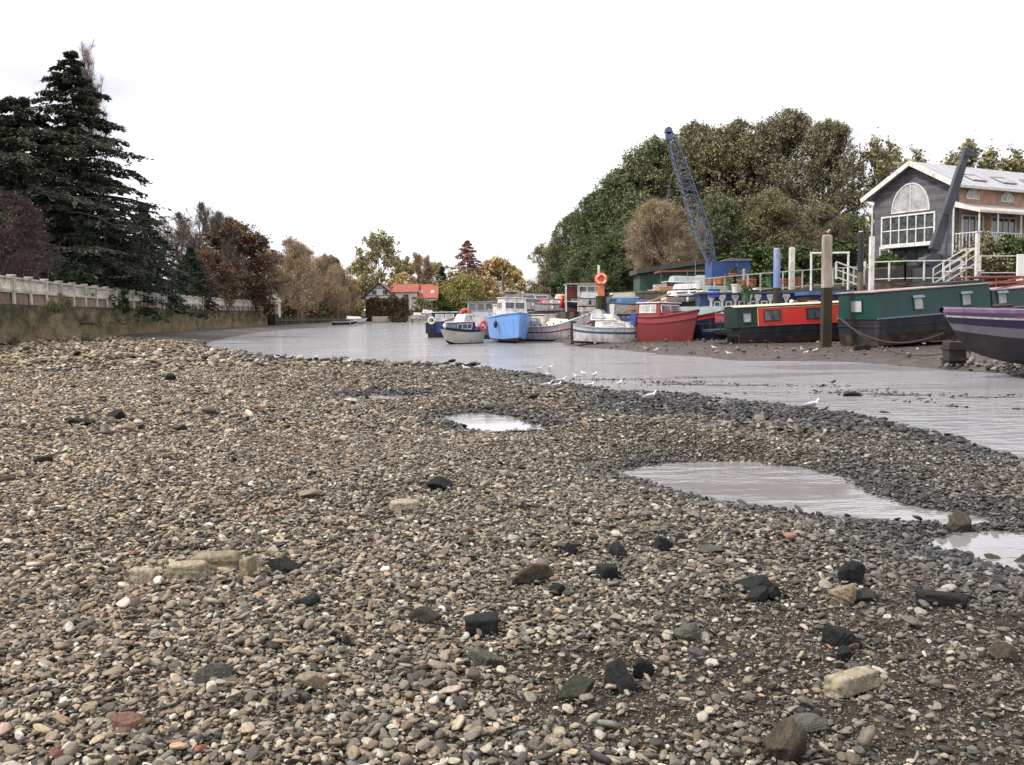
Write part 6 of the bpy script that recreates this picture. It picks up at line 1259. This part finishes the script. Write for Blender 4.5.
# 11 purple boat at the right edge, bow to the left, propped
t = boat('purple_boat', 'purple and grey boat with its bow entering from the right edge, propped on timber', 942, 0, 26.2, 180, z=.34)
t.location.x = at(939, 0, 26.2).x + 8.5; t.rotation_euler.z = R(184)
Hh = Hull(8.5, 2.9, 1.42, .14, .1, .75, .8, .4, 2.4, .45, .45); Hh.build(t, [anti, greyh, purd, pur], [(.5, 0), (.68, 1), (.86, 2), (1.0, 3)]); Hh.deck(t, pur, .05); Hh.rubbing(t, pur, .09); Hh.rubbing(t, wh_d, .03, .86, 'white_strake')
ring(t, (6.9, .2, 1.66), .22, .05, None, 'rope_coil', rope_m)
ps = thing('timber_prop', 'dark timber block propping the bow of the purple boat', 'prop', tuple(gp(954, 368, .02))); b = MB(); b.box(-.28, .28, -.25, .25, -.15, .86); b.build('block', mat('wet_timber', (.03, .025, .02), .7, .4, 4, .5), ps, bevel=.02); b = MB(); b.box(-.32, .32, -.3, .3, .25, .33); b.box(-.32, .32, -.3, .3, .6, .68); b.build('iron_strap', mat('wet_timber', (0, 0, 0)), ps)
ty = thing('old_tyre', 'worn pale tyre hanging beside the timber prop under the purple boat', 'tyre', tuple(gp(969, 367, .02) + Vector((0, .3, .36)))); b = MB(); b.torus((0, 0, 0), .27, .11, Matrix.Rotation(R(90), 4, 'X') ); b.build('tyre', mat('worn_tyre', (.30, .28, .27), .9, .4, 4, .4), ty, smooth=True)
# mooring chain from the timber pile to the prop
def sag_rope(name, label, a, c, sag, r=.03, mtl=rope_m, cat='rope'):
    a = Vector(a); c = Vector(c); t_ = thing(name, label, cat, tuple(a)); b = MB(); n = 18; P = [(c - a) * (i / n) - Vector((0, 0, 4 * sag * (i / n) * (1 - i / n))) for i in range(n + 1)]
    for p, q_ in zip(P[:-1], P[1:]): b.tube(p, q_, r, 5, cap=False)
    b.build('strand', mtl, t_); return t_
sag_rope('mooring_rope', 'dark rope sagging from the timber pile across the mud to the purple boat', tuple(at(833, 312, 41.0)), tuple(at(944, 333, 30)), .75)
sag_rope('mooring_rope', 'second thinner rope low over the mud in front of the green canal boat', tuple(at(840, 316, 41.0)), tuple(at(950, 352, 29.5)), .7, .022)
# 12 blue houseboat with white pilasters behind the red narrowboat
hbm = mat('houseboat_blue', (.022, .045, .12), .5, .2, 1.5, dirt=(.03, .05, .10), dfac=.3); Yb = 52.6; x0, x1 = at(700, 300, Yb).x, at(808, 300, Yb).x
t = thing('houseboat', 'dark blue flat-roofed houseboat with white pilasters behind the red narrowboat', 'houseboat', (x0, Yb, .2)); w_ = x1 - x0; zt = at(760, 293.5, Yb).z - .2
MB().box(0, w_, 0, 1.2, .55, zt).build('cabin', hbm, t); MB().box(-.4, w_ + .3, -.2, 1.25, -.3, .55).build('hull', blackh, t); MB().box(-.15, w_ + .15, -.15, 1.25, zt + .003, zt + .1).build('roof', mat('houseboat_roof', (.05, .07, .12), .6, .2, 2), t)
for px in (711, 722, 735, 748.5, 757.5, 770, 786, 801):
    x = at(px, 300, Yb).x - x0; b = MB(); b.box(x - .07, x + .07, -.05, -.004, .9, zt - .05); b.box(x - .2, x + .2, -.09, -.004, zt - .2, zt - .045); b.prism([(x - .2, -.07, zt - .2), (x + .2, -.07, zt - .2), (x + .07, -.07, zt - .42), (x - .07, -.07, zt - .42)], (0, .05, 0)); b.build('pilaster', white, t)
for px in (717, 728.5, 741.5, 753, 764, 793.5): x = at(px, 300, Yb).x - x0; window(t, (x, -.005, zt - .68), (1, 0, 0), (0, -1, 0), .24, .42, 1, 1, bar=.06)
x0b, x1b = at(809, 300, 50).x, at(862, 300, 50).x; t = thing('maroon_barge', 'dark maroon barge with small windows and a blue roof edge left of the black post', 'houseboat', (x0b, 50, .2)); w_ = x1b - x0b; zt = at(835, 291, 50).z - .2
MB().box(0, w_, 0, 2.1, .5, zt - .2).build('cabin', mat('dark_maroon', (.05, .02, .02), .6, .3, 2), t); MB().box(-.2, w_ + .2, -.2, 2.2, -.3, .5).build('hull', blackh, t); MB().box(-.1, w_ + .1, -.12, 2.2, zt - .197, zt).build('roof', mat('roof_blue', (.05, .12, .30), .5, .2, 2), t)
for k in range(5): window(t, (.35 + k * .55, -.004, zt - .75), (1, 0, 0), (0, -1, 0), .3, .38, 1, 1, fr=mat('dark_maroon', (0, 0, 0)), bar=.04)
# 13 pale blue barge with a row of arched openings
lbm = mat('light_blue_paint', (.13, .27, .48), .5, .15, 2, dirt=(.25, .33, .42), dfac=.3); Yl = 64; x0, x1 = at(604, 300, Yl).x, at(662, 300, Yl).x; t = thing('pale_blue_barge', 'pale blue passenger barge with a row of grey-white side panels behind the cruiser', 'boat', (x0, Yl, 1.0), 0, 'boats moored along the island'); w_ = x1 - x0; zt = at(630, 298.5, Yl).z - 1.0
MB().box(0, w_, 0, 2.4, 0, zt).build('cabin', lbm, t); MB().box(-.1, w_ + .1, -.1, 2.5, zt + .003, zt + .12).build('roof', mat('pale_cyan', (.30, .48, .56), .5, .15, 2), t); MB().box(-.2, w_ + .2, -.2, 2.6, -1.3, 0).build('hull', navy, t)
for k in range(11): b = MB(); x = .25 + k * (w_ - .4) / 11; b.prism([(x, -.03, zt * .25), (x + .22, -.03, zt * .25), (x + .22, -.03, zt * .7), (x + .11, -.03, zt * .82), (x, -.03, zt * .7)], (0, .026, 0)); b.build('panel', mat('grey_panel', (.36, .38, .42), .5, .2, 3), t)
MB().box(.6, 3.2, .4, 2, zt + .125, zt + .42).build('deck_cover', beige, t); MB().box(3.6, 4.4, .4, 1.5, zt + .125, zt + .95).build('funnel_cover', mat('pale_cover', (.42, .43, .44), .7, .2, 2), t)
# 14 covered launches in the boatyard
def launch(name, label, px, py, Y, hd, L, B, D, hm, cm, top=.55, z=None, pitch=0, winn=0, cz=1.0):
    t = boat(name, label, px, py, Y, hd, z=None if z is None else z, pitch=pitch); H_ = Hull(L, B, D, .25, .08, .4, .82, .6, 2.3, .2, .5, n=18); H_.build(t, [anti, hm], [(.14, 0), (1, 1)]); H_.deck(t, deck_m, .05); H_.rubbing(t, wh_d if hm is not wh_d else navy, .035)
    _, v = cabin(t, 'cover' if not winn else 'cabin', cm, L * .08, L * .8, B * .42, D * .97, D + top, w1=B * .3, rf=L * .12, rb=.15, z1f=D + top * .75, bevel=.06)
    if winn or 'covered' in name: mb_ = MB(); mb_.tube((L * .45, 0, D + top * .8), (L * .45, 0, D + top + 1.1), .022, 5, 0, .012); mb_.tube((L * .45, -.25, D + top + .8), (L * .45, .25, D + top + .8), .012, 4); mb_.build('mast', steel_m, t)
    fender(t, H_.pt(.35, .75, -1) + Vector((0, -.08, -.12)), .34, .09, wh_d if winn else blackr); fender(t, H_.pt(.7, .75, -1) + Vector((0, -.08, -.12)), .34, .09, nbl if winn else wh_d)
    if winn: side_windows(t, v, winn, top * .42, (.1, .85), .55, side=-1); side_windows(t, v, winn, top * .42, (.1, .85), .55, side=1)
    return t
launch('covered_boat', 'long boat under a pale silver-green cover in front of the green shed', 664, 289.5, 66, 3, 5.0, 2.0, .45, greyh, silver, .5)
launch('covered_boat', 'second silver-green covered boat right behind the long silver one', 690, 287, 69, 4, 4.4, 2.0, .4, greyh, silver, .45)
launch('white_launch', 'glossy white launch tilted up to the right beneath the silver covered boat', 672, 297.5, 61, 8, 3.0, 1.8, .42, wh_d, wh_d, .42, pitch=-5)
launch('white_launch', 'white launch with dark side windows directly behind the red boat', 664, 304, 58.5, 6, 3.6, 1.9, .4, wh_d, wh_d, .4, pitch=-3, winn=2)
launch('white_launch', 'low white boat between the white launch and the blue houseboat', 690, 302, 59, 5, 2.4, 1.6, .35, wh_d, beige, .3)
launch('red_launch', 'small red and brown boat left of the glossy white launch', 652, 297.5, 63, 14, 2.6, 1.6, .4, red_h, wood_m, .3, pitch=-4)
launch('cabin_launch', 'white cabin boat with dark windows and red top behind the long white hull', 535, 312, 76, -4, 4.2, 2.2, .6, wh_d, redl, .35, winn=3)
launch('cabin_launch', 'white and red boat with a beige cover left of the cream cabin', 552, 307, 80, 6, 3.6, 2.0, .6, wh_d, beige, .5, winn=2)
launch('cabin_launch', 'dark boat heaped with dull covers below the cream cabin', 566, 312, 68, 2, 3.4, 2.0, .7, navy, tarp_g, .5)
launch('cabin_launch', 'white boat with grey cover between the cream cabin and the lifebuoy post', 578, 307, 63.5, -6, 2.4, 1.8, .55, wh_d, silver, .45)
launch('cabin_launch', 'low white boat with blue cover behind the small white cabin cruiser', 612, 316, 61, 6, 3.6, 1.9, .75, wh_d, mat('band_blue', (0, 0, 0)), .35)
launch('cabin_launch', 'wooden boat with dull cover at the foot of the walkway railing', 700, 303, 56.5, 4, 3.6, 1.9, .6, dkgrn, tarp_g, .45)
launch('cabin_launch', 'grey covered boat behind the white wheelhouse of the pale blue boat', 512, 311, 88, 10, 5.2, 2.4, .9, wh_d, greyh, .8, winn=2)
launch('cabin_launch', 'low white boat moored beyond the white hull with the dark red line', 528, 314, 92, -6, 5.0, 2.4, 1.0, wh_d, wh_d, .5, winn=3)
launch('far_boat', 'small white boat beached in front of the scrub on the far left bank', 345, 323, 175, 6, 4.2, 2.0, .7, wh_d, wh_d, .6)
launch('far_boat', 'dark small boat beached left of the small white one', 332, 325, 168, 12, 4.6, 2.0, .5, navy, blackr, .6)
launch('far_boat', 'white boat moored on the far bank left of the dark blue boat', 411, 319.5, 185, 4, 5.5, 2.2, .8, wh_d, cream, .6)
launch('far_boat', 'small white boat by the stake just left of the dark blue boat', 421, 317.5, 150, 8, 2.6, 1.8, .6, wh_d, wh_d, .7)
# red flag-like cover
fc = thing('furled_red_sail', 'upright red furled cover standing left of the cream cabin', 'sail cover', tuple(at(562, 308, 70))); b = MB(); b.tube((0, 0, 0), (.05, 0, .95), .2, 8, 0, .1); b.build('cover', redp, fc, smooth=True); MB().tube((0, 0, -.6), (.06, 0, 1.2), .03, 5).build('pole', steel_m, fc)
# clutter on decks: tubs, crates, plants
g = G(77); cl_m = [mat('tub_green', (.05, .14, .07), .7, .3, 4), wood_m, nbl, mat('tub_white', (.6, .58, .55), .6, .1, 4), mat('terracotta', (.36, .14, .07), .8, .2, 4), silver]
CL = [(736, 293, 52.4), (741, 288, 54.2), (752, 287.5, 54.2), (770, 286, 54), (783, 286, 54), (797, 285.5, 54), (731, 290, 54.4), (714, 297, 52.6), (706, 291, 58), (699, 289, 60), (722, 284, 60), (733, 281, 60), (746, 302, 51.6)]
names_ = ['white tub', 'wooden crate', 'terracotta planter', 'green tub', 'wooden crate', 'terracotta planter', 'green tub', 'blue crate', 'silver bin', 'white tub', 'wooden crate', 'terracotta planter', 'green tub']
mi_ = [3, 1, 4, 0, 1, 4, 0, 2, 5, 3, 1, 4, 0]
pos_ = ['at the left end of the blue houseboat roof', 'on the walkway left of the blue mooring post', 'on the walkway just left of the blue mooring post', 'on the walkway right under the blue mooring post', 'on the walkway between the blue and white mooring posts', 'on the walkway right of the white mooring post', 'on the walkway near its left end', 'beside the left end of the houseboat', 'among the covered boats under the blue crane house', 'among the covered boats left of the crane house', 'in front of the blue crane house', 'right of the crane house base', 'on the dark deck behind the green cabin front of the red narrowboat']
for k, (px, py, Y) in enumerate(CL):
    nm = names_[k].replace(' ', '_'); t = thing(nm, names_[k] + ' ' + pos_[k], names_[k].split()[1], tuple(at(px, py, Y)), g.uniform(0, 3)); b = MB()
    if 'crate' in nm:
        for zz_ in (.06, .22, .38): 
            for s_ in (-1, 1): b.box(-.3, .3, s_ * .22 - .015, s_ * .22 + .015, zz_ - .06, zz_ + .06); b.box(s_ * .29 - .015, s_ * .29 + .015, -.2, .2, zz_ - .06, zz_ + .06)
        b.box(-.27, .27, -.2, .2, 0, .03); b.build('slats', cl_m[mi_[k]], t)
    else:
        b.tube((0, 0, 0), (0, 0, .45), .2, 12, 0, .27); b.tube((0, 0, .45), (0, 0, .5), .3, 12); b.build('tub_body', cl_m[mi_[k]], t)
        if 'planter' in nm or 'green' in nm: P_ = g.normal(0, .16, (90, 3)) + [0, 0, .65]; v_, q_ = leaves_at(P_, .1, g); mesh_np('foliage', v_, q_, lm_bush, t)

for a, c, sg, lab in [((485, 322, 66), (470, 343, 60), .1, 'thin line from the pale blue boat down to the cream launch'), ((578, 316, 62), (601, 305, 57.2), .25, 'line from the bow of the white hull with the red line to the lifebuoy post'), ((632, 325, 52.5), (601, 308, 57.2), .3, 'line from the white cabin cruiser back to the lifebuoy post'),
                      ((684, 322, 48.6), (777, 300, 47.4), .5, 'long line from the red boat bow to the blue mooring post'), ((740, 325, 45), (777, 303, 47.4), .3, 'line from the green front of the red narrowboat to the blue mooring post'), ((726, 318, 51.3), (744, 292, 54.4), .2, 'short line from the tarpaulin covered boat up to the slim grey post')]:
    sag_rope('mooring_line', lab, tuple(at(*a)), tuple(at(*c)), sg, .014)
# ---------------------------------------------------------------- gulls
gull_w = mat('gull_white', (.74, .74, .74), .6, .05, 6); gull_g = mat('gull_grey', (.34, .36, .40), .6, .1, 6); gull_r = mat('gull_red', (.35, .05, .03), .5, .1, 6); gull_k = mat('gull_black', (.03, .03, .03), .6, .1, 6)
def loft(b, secs, n=10, mi=0):
    """secs: (x, y0, z, ry, rz)"""
    base = len(b.v)
    for x, y, z, ry, rz in secs:
        for i in range(n): a = 2 * math.pi * i / n; b.v.append((x, y + ry * math.cos(a), z + rz * math.sin(a)))
    for k in range(len(secs) - 1):
        for i in range(n): b.f.append([base + k * n + i, base + k * n + (i + 1) % n, base + (k + 1) * n + (i + 1) % n, base + (k + 1) * n + i]); b.m.append(mi)
    b.f.append([base + i for i in range(n)][::-1]); b.m.append(mi); e = base + (len(secs) - 1) * n; b.f.append([e + i for i in range(n)]); b.m.append(mi)
def make_gull():
    root = thing('gull', 'x', 'gull')
    b = MB(); loft(b, [(-.19, 0, .155, .004, .006), (-.13, 0, .16, .03, .022), (-.06, 0, .165, .055, .05), (.02, 0, .17, .062, .062), (.08, 0, .185, .05, .055), (.115, 0, .215, .032, .036), (.13, 0, .25, .028, .028), (.145, 0, .272, .03, .028), (.17, 0, .272, .022, .02), (.182, 0, .268, .008, .008)])
    b.build('body', gull_w, root, smooth=True)
    for s_ in (1, -1):
        b = MB(); loft(b, [(-.235, s_ * .012, .165, .003, .006), (-.15, s_ * .035, .178, .010, .018), (-.05, s_ * .056, .185, .014, .038), (.03, s_ * .058, .188, .012, .042), (.075, s_ * .045, .19, .006, .02)], 8); b.build('wing', gull_g, root, smooth=True)
        b = MB(); b.tube((.0, s_ * .025, 0), (.005, s_ * .025, .12), .006, 5); b.box(-.005, .04, s_ * .025 - .014, s_ * .025 + .014, 0, .006); b.build('leg', gull_r, root)
        MB().ball((.158, s_ * .025, .278), .006, .004, .006, 6, 4).build('eye', gull_k, root)
    b = MB(); b.tube((.178, 0, .268), (.212, 0, .262), .007, 6, 0, .002); b.build('beak', gull_r, root); return root
g0 = make_gull(); used = False
GULLS = [(650, 404, 'standing alone on dark shingle before the water'), (812, 413, 'standing alone at the water edge below the gravel bar'), (557, 391, 'walking right at the edge of the spit, leftmost of the close group'), (562, 386, 'facing away beside the walking gull at the spit'),
         (590, 390.5, 'standing in the shallows right of the walking pair'), (577, 381.5, 'standing upright in the shallow water, centre of the group'), (584, 378, 'behind the upright gull in the shallows'), (594, 380, 'farther right behind the group in the shallows'),
         (619, 389, 'alone in the shallows between the group and the lone shingle gull'), (549, 379, 'left of the group at the back of the spit'), (547, 391, 'standing behind the leftmost walking gull'), (466, 373, 'alone on the shingle edge below the launch'), (478, 371.5, 'small one right of the lone shingle-edge gull'),
         (485, 371, 'third small one along the shingle edge below the launch'), (539, 373, 'small one left of the spit group at the water line'), (550, 372, 'small one by the water line above the spit group'), (646, 351.5, 'on the mud below the red boat, left of a pair'), (656, 353.5, 'on the mud below the red boat, right of a pair'),
         (714, 351, 'on the mud in front of the tarpaulin covered boat'), (729, 357, 'at the mud edge left of the red narrowboat'), (802, 353.5, 'leftmost of three on the mud by the timber pile'), (806, 356, 'middle of three on the mud by the timber pile'), (815, 354, 'rightmost of three on the mud by the timber pile'),
         (154, 362.5, 'alone far left on the pale shingle'), (207, 357, 'small one on the shingle left of the river bend'), (216, 362, 'small one lying low near the river bend'), (236, 359, 'small one at the water edge of the river bend'), (263, 360, 'first of the row along the left water edge'), (277, 361.5, 'second of the row along the left water edge'),
         (289, 361, 'third of the row along the left water edge'), (303, 363, 'fourth of the row along the left water edge'), (312, 363.5, 'fifth of the row along the left water edge'), (315, 360, 'paddling just behind the left water edge row'), (329, 364, 'sixth of the row along the left water edge'), (348, 366, 'last of the row along the left water edge'),
         (828, 237, 'perched on top of the tall timber mooring pile'), (623, 290, 'x')][:-1]
gg = G(55)
for k, (px, py, lab) in enumerate(GULLS):
    p = gp(px, py, .06)
    for _ in range(3): z = max(-.02, hz(p.x, p.y)); p = gp(px, py, z)
    if 'perched' in lab: p = at(828, 236, 41.3); p.z += .05
    if k == 0: o = g0
    else:
        o = g0.copy(); COL.objects.link(o)
        for ch in list(g0.children): c_ = ch.copy(); COL.objects.link(c_); c_.parent = o
    o['label'] = 'white gull ' + lab; o['group'] = 'gulls on the foreshore'; o.location = p + Vector((0, 0, .02 if py > 345 else 0)); o.rotation_euler = (0, 0, [0.4, 0.2, .5][k] if k < 3 else gg.uniform(-.9, .9) + (math.pi if gg.uniform() < .35 else 0)); s_ = gg.uniform(.66, .84); o.scale = (s_,) * 3
# ---------------------------------------------------------------- larger stones and debris on the beach
def stone_mat(name, c, wet=False): return mat(name, c, .8 if wet else .85, .5, 22, .9, dirt=tuple(x * .45 + .01 for x in c), dscale=14, dfac=.5, spec=.15)
blk_s = stone_mat('wet_black_stone', (.026, .0255, .025), True); brn_s = stone_mat('brown_stone', (.085, .068, .05)); pale_s = stone_mat('pale_stone_slab', (.40, .34, .24)); gry_s = stone_mat('grey_stone', (.115, .112, .095)); grn_s = stone_mat('weedy_stone', (.05, .05, .038)); tan_s = stone_mat('tan_stone', (.30, .25, .17))
def rock(px, py, wpx, hpx, mtl, label, kind='rock', rz=0.0, seed=0, dep=.8, sink=.25, ry=0.0, rx=0.0):
    if kind == 'rock': wpx *= .8 if mtl is blk_s else .66; hpx *= .66 if mtl is blk_s else .6
    p = gp(px, py, .3)
    for _ in range(5): p = gp(px, py, max(-.05, hz(p.x, p.y)) + .015)
    dist = (p - Vector((0, 0, H))).length; w = wpx * dist / F; h = hpx * dist / F * 1.25
    if kind == 'rock':
        me = rock_shape(900 + seed, 5, (w / 2 * 1.25, w / 2 * dep * 1.15, h / 2 * 1.45), 9, 70, .03, sph=1.5, dlo=.55, oct=7); o = bpy.data.objects.new('rock', me); me.materials.append(mtl)
        pass
        COL.objects.link(o); z = h * (.42 - sink)
    else:
        L2, D2, T2 = w / 2, w / 2 * dep, h / 2
        me = rock_shape(700 + seed, 4, (L2 * 1.12, D2 * 1.12, T2 * 1.1), 0, 60, .022, box=True, oct=7); o = bpy.data.objects.new(kind, me); me.materials.append(mtl); COL.objects.link(o); z = T2 * .75
    o.location = (p.x, p.y, p.z + z); o.rotation_euler = (rx, ry, rz); tag(o, label, {'rock': 'rock'}.get(kind, kind.replace('_', ' ')), 'large stones and debris on the shingle'); return o
ROCKS = [
 (188, 577, 37, 13, pale_s, 'buff rectangular brick lying flat among pebbles, centre of the left cluster', 'brick', .05, .42), (217, 568, 44, 13, tan_s, 'long flat tan slab behind the buff rectangular brick', 'slab', .1, .45), (249, 577, 17, 18, tan_s, 'upended narrow tan slab right of the long flat slab', 'slab', 1.3, .6),
 (145, 581, 25, 11, pale_s, 'small buff slab left of the buff rectangular brick', 'slab', -.1, .5), (405, 508, 30, 7, pale_s, 'thin pale flat slab alone in the middle distance of the shingle', 'slab', .1, .7), (852, 690, 58, 15, pale_s, 'long pale angled slab with moss stripe in the lower right', 'slab', .55, .3),
 (482, 632, 32, 15, blk_s, 'blocky wet black brick in the lower centre', 'brick', .05, .6), (608, 578, 19, 12, blk_s, 'small black cube-like stone right of the half brown boulder', 'brick', .2, .9), (940, 604, 40, 10, blk_s, 'dark wet plank-like block pointing down to the right', 'slab', -.45, .35),
 (757, 600, 22, 15, blk_s, 'black stone at the front left of the stacked trio', 'rock', 0, .9), (758, 587, 27, 18, blk_s, 'black stone on top of the stacked trio', 'rock', .4, .9), (773, 597, 15, 14, blk_s, 'black stone at the right of the stacked trio', 'rock', 0, .9),
 (853, 583, 22, 19, blk_s, 'pointed black stone behind the pale cracked boulder', 'rock', .3, .7), (838, 598, 30, 20, tan_s, 'pale cracked boulder left of the small mossy stone', 'rock', .2, .8), (860, 598, 24, 12, grn_s, 'small mossy stone right of the pale cracked boulder', 'rock', .2, .8),
 (842, 642, 26, 19, blk_s, 'larger black lump above a smaller one, lower right', 'rock', .2, .9), (845, 656, 18, 13, blk_s, 'smaller black lump directly below the larger black one', 'rock', .9, .9), (785, 752, 46, 34, brn_s, 'big dark brown angular boulder cut near the bottom edge', 'rock', .5, .7),
 (620, 686, 30, 25, blk_s, 'black angular boulder in the lower centre right', 'rock', .3, .8), (641, 675, 20, 14, blk_s, 'dark stone right behind the black angular boulder', 'rock', .7, .8), (528, 579, 42, 19, brn_s, 'two-tone brown boulder in the centre of the shingle', 'rock', .1, .8),
 (558, 593, 15, 11, blk_s, 'small round black stone right below the two-tone brown boulder', 'rock', 0, .9), (571, 553, 16, 12, blk_s, 'small black stone behind the two-tone boulder', 'rock', 1.2, .9), (619, 553, 20, 12, blk_s, 'flat black stone left of the black cube pair farther back', 'rock', .4, .9),
 (663, 549, 20, 17, blk_s, 'dark squarish stone in the centre right', 'rock', .4, .9), (681, 541, 12, 9, blk_s, 'tiny black stone right of the dark squarish stone', 'rock', .4, .9), (709, 551, 24, 9, gry_s, 'flat grey stone right of the dark squarish stone', 'rock', .1, .8),
 (443, 489, 25, 12, blk_s, 'flat black stone in the middle distance above the two-tone boulder', 'rock', .1, .8), (283, 570, 26, 14, blk_s, 'dark weedy lump right of the tan slabs', 'rock', .1, .8), (305, 604, 20, 11, blk_s, 'black lump below the dark weedy lump', 'rock', .7, .8),
 (429, 620, 32, 15, grn_s, 'weed-dark flat stone left of the blocky black brick', 'rock', .1, .8), (486, 664, 36, 18, gry_s, 'broad pale grey-green boulder below the blocky black brick', 'rock', .1, .8), (571, 697, 42, 24, grn_s, 'broad greenish grey boulder left of the black angular boulder', 'rock', .1, .8),
 (691, 634, 28, 15, gry_s, 'blue-grey stone in the lower right centre', 'rock', .4, .8), (957, 529, 22, 20, brn_s, 'brown rock standing in the narrow neck of the big puddle', 'rock', .4, .8), (991, 560, 22, 9, brn_s, 'dark flat rock at the edge of the right-hand puddle', 'rock', .1, .8), (1022, 566, 22, 13, brn_s, 'dark rock in the right-hand puddle at the photo edge', 'rock', .1, .8),
 (1001, 657, 24, 16, brn_s, 'brown angular rock near the right edge in the lower part', 'rock', .4, .8), (808, 727, 36, 11, gry_s, 'flat grey stone above the big angular boulder', 'rock', .1, .8), (41, 461, 17, 8, brn_s, 'pair-like brown stone far left in the middle distance', 'rock', .1, .8), (8, 480, 13, 8, brn_s, 'rust brown stone at the left edge', 'rock', .1, .8),
 (165, 460, 12, 8, grn_s, 'small dark stone in the left middle distance', 'rock', .1, .8), (82, 424, 24, 8, blk_s, 'dark weedy stone in the far left middle distance', 'rock', .1, .8), (118, 418, 18, 8, blk_s, 'dark stone right of the dark weedy one far left', 'rock', .1, .8), (169, 381, 10, 7, blk_s, 'small upright black stone on the distant shingle at left', 'rock', .1, .8),
 (305, 496, 24, 9, tan_s, 'pale tan stone on the middle shingle left of the thin flat slab', 'rock', .1, .8), (312, 685, 26, 14, tan_s, 'tan rounded cobble in the lower left centre', 'rock', .1, .8), (213, 679, 27, 18, gry_s, 'grey rounded cobble in the lower left', 'rock', .1, .8), (127, 727, 24, 14, mat('reddish_cobble', (.16, .085, .06), .8, .5, 20, .8), 'reddish cobble near the bottom left', 'rock', .1, .8),
 (886, 414.5, 12, 4, blk_s, 'dark stone at the river edge right of the lone water-edge gull', 'rock', .1, .8), (851, 396.5, 14, 5, blk_s, 'dark weed clump on the low gravel bar', 'rock', .1, .8), (862, 350, 16, 4.5, blk_s, 'dark plank lying on the mud in front of the green canal boat', 'plank', .1, .2)]
for k, (px, py, w_, h_, m_, lab, kind, rz_, dep) in enumerate(ROCKS): rock(px, py, w_, h_, m_, lab, kind, rz_, k, dep)
# log and weeds at the foot of the left wall, pale litter
p = gp(72, 336, .75); lg = thing('driftwood_log', 'dark driftwood log lying at the foot of the left river wall', 'log', (p.x, p.y, hz(p.x, p.y) + .12)); b = MB(); b.tube((-1.3, 0, 0), (1.2, .3, .05), .16, 9, 0, .11); b.tube((.4, .1, .1), (.9, .15, .42), .05, 6, 0, .02); b.tube((-.9, 0, .1), (-1.1, -.2, .35), .05, 6, 0, .02); b.build('log', timber, lg)
for k, (px, py, Y, s_) in enumerate(((86, 333, 55, .17), (12, 340, 46.5, .12), (60, 305, 54, .25))):
    x = at(px, 300, Y).x; z = hz(x, Y) if k < 2 else 2.4; put_tree('scrub', 'weed_tuft', ['brown weed tuft behind the driftwood log', 'low brown weed tuft at the left edge below the river wall', 'hanging weed on the river wall under the dark evergreen'][k], 'weeds', x, Y, z - .05, s_, 1.0 * k)
p = gp(192, 328.5, .5); lt = thing('litter_board', 'small pale board lying on the mud below the balustrade', 'board', (p.x, p.y, hz(p.x, p.y) + .1)); MB().box(-.9, .9, -.35, .35, -.06, .12).build('board', cream, lt, bevel=.03)
# overhanging twigs with the flying gull-like speck are left out
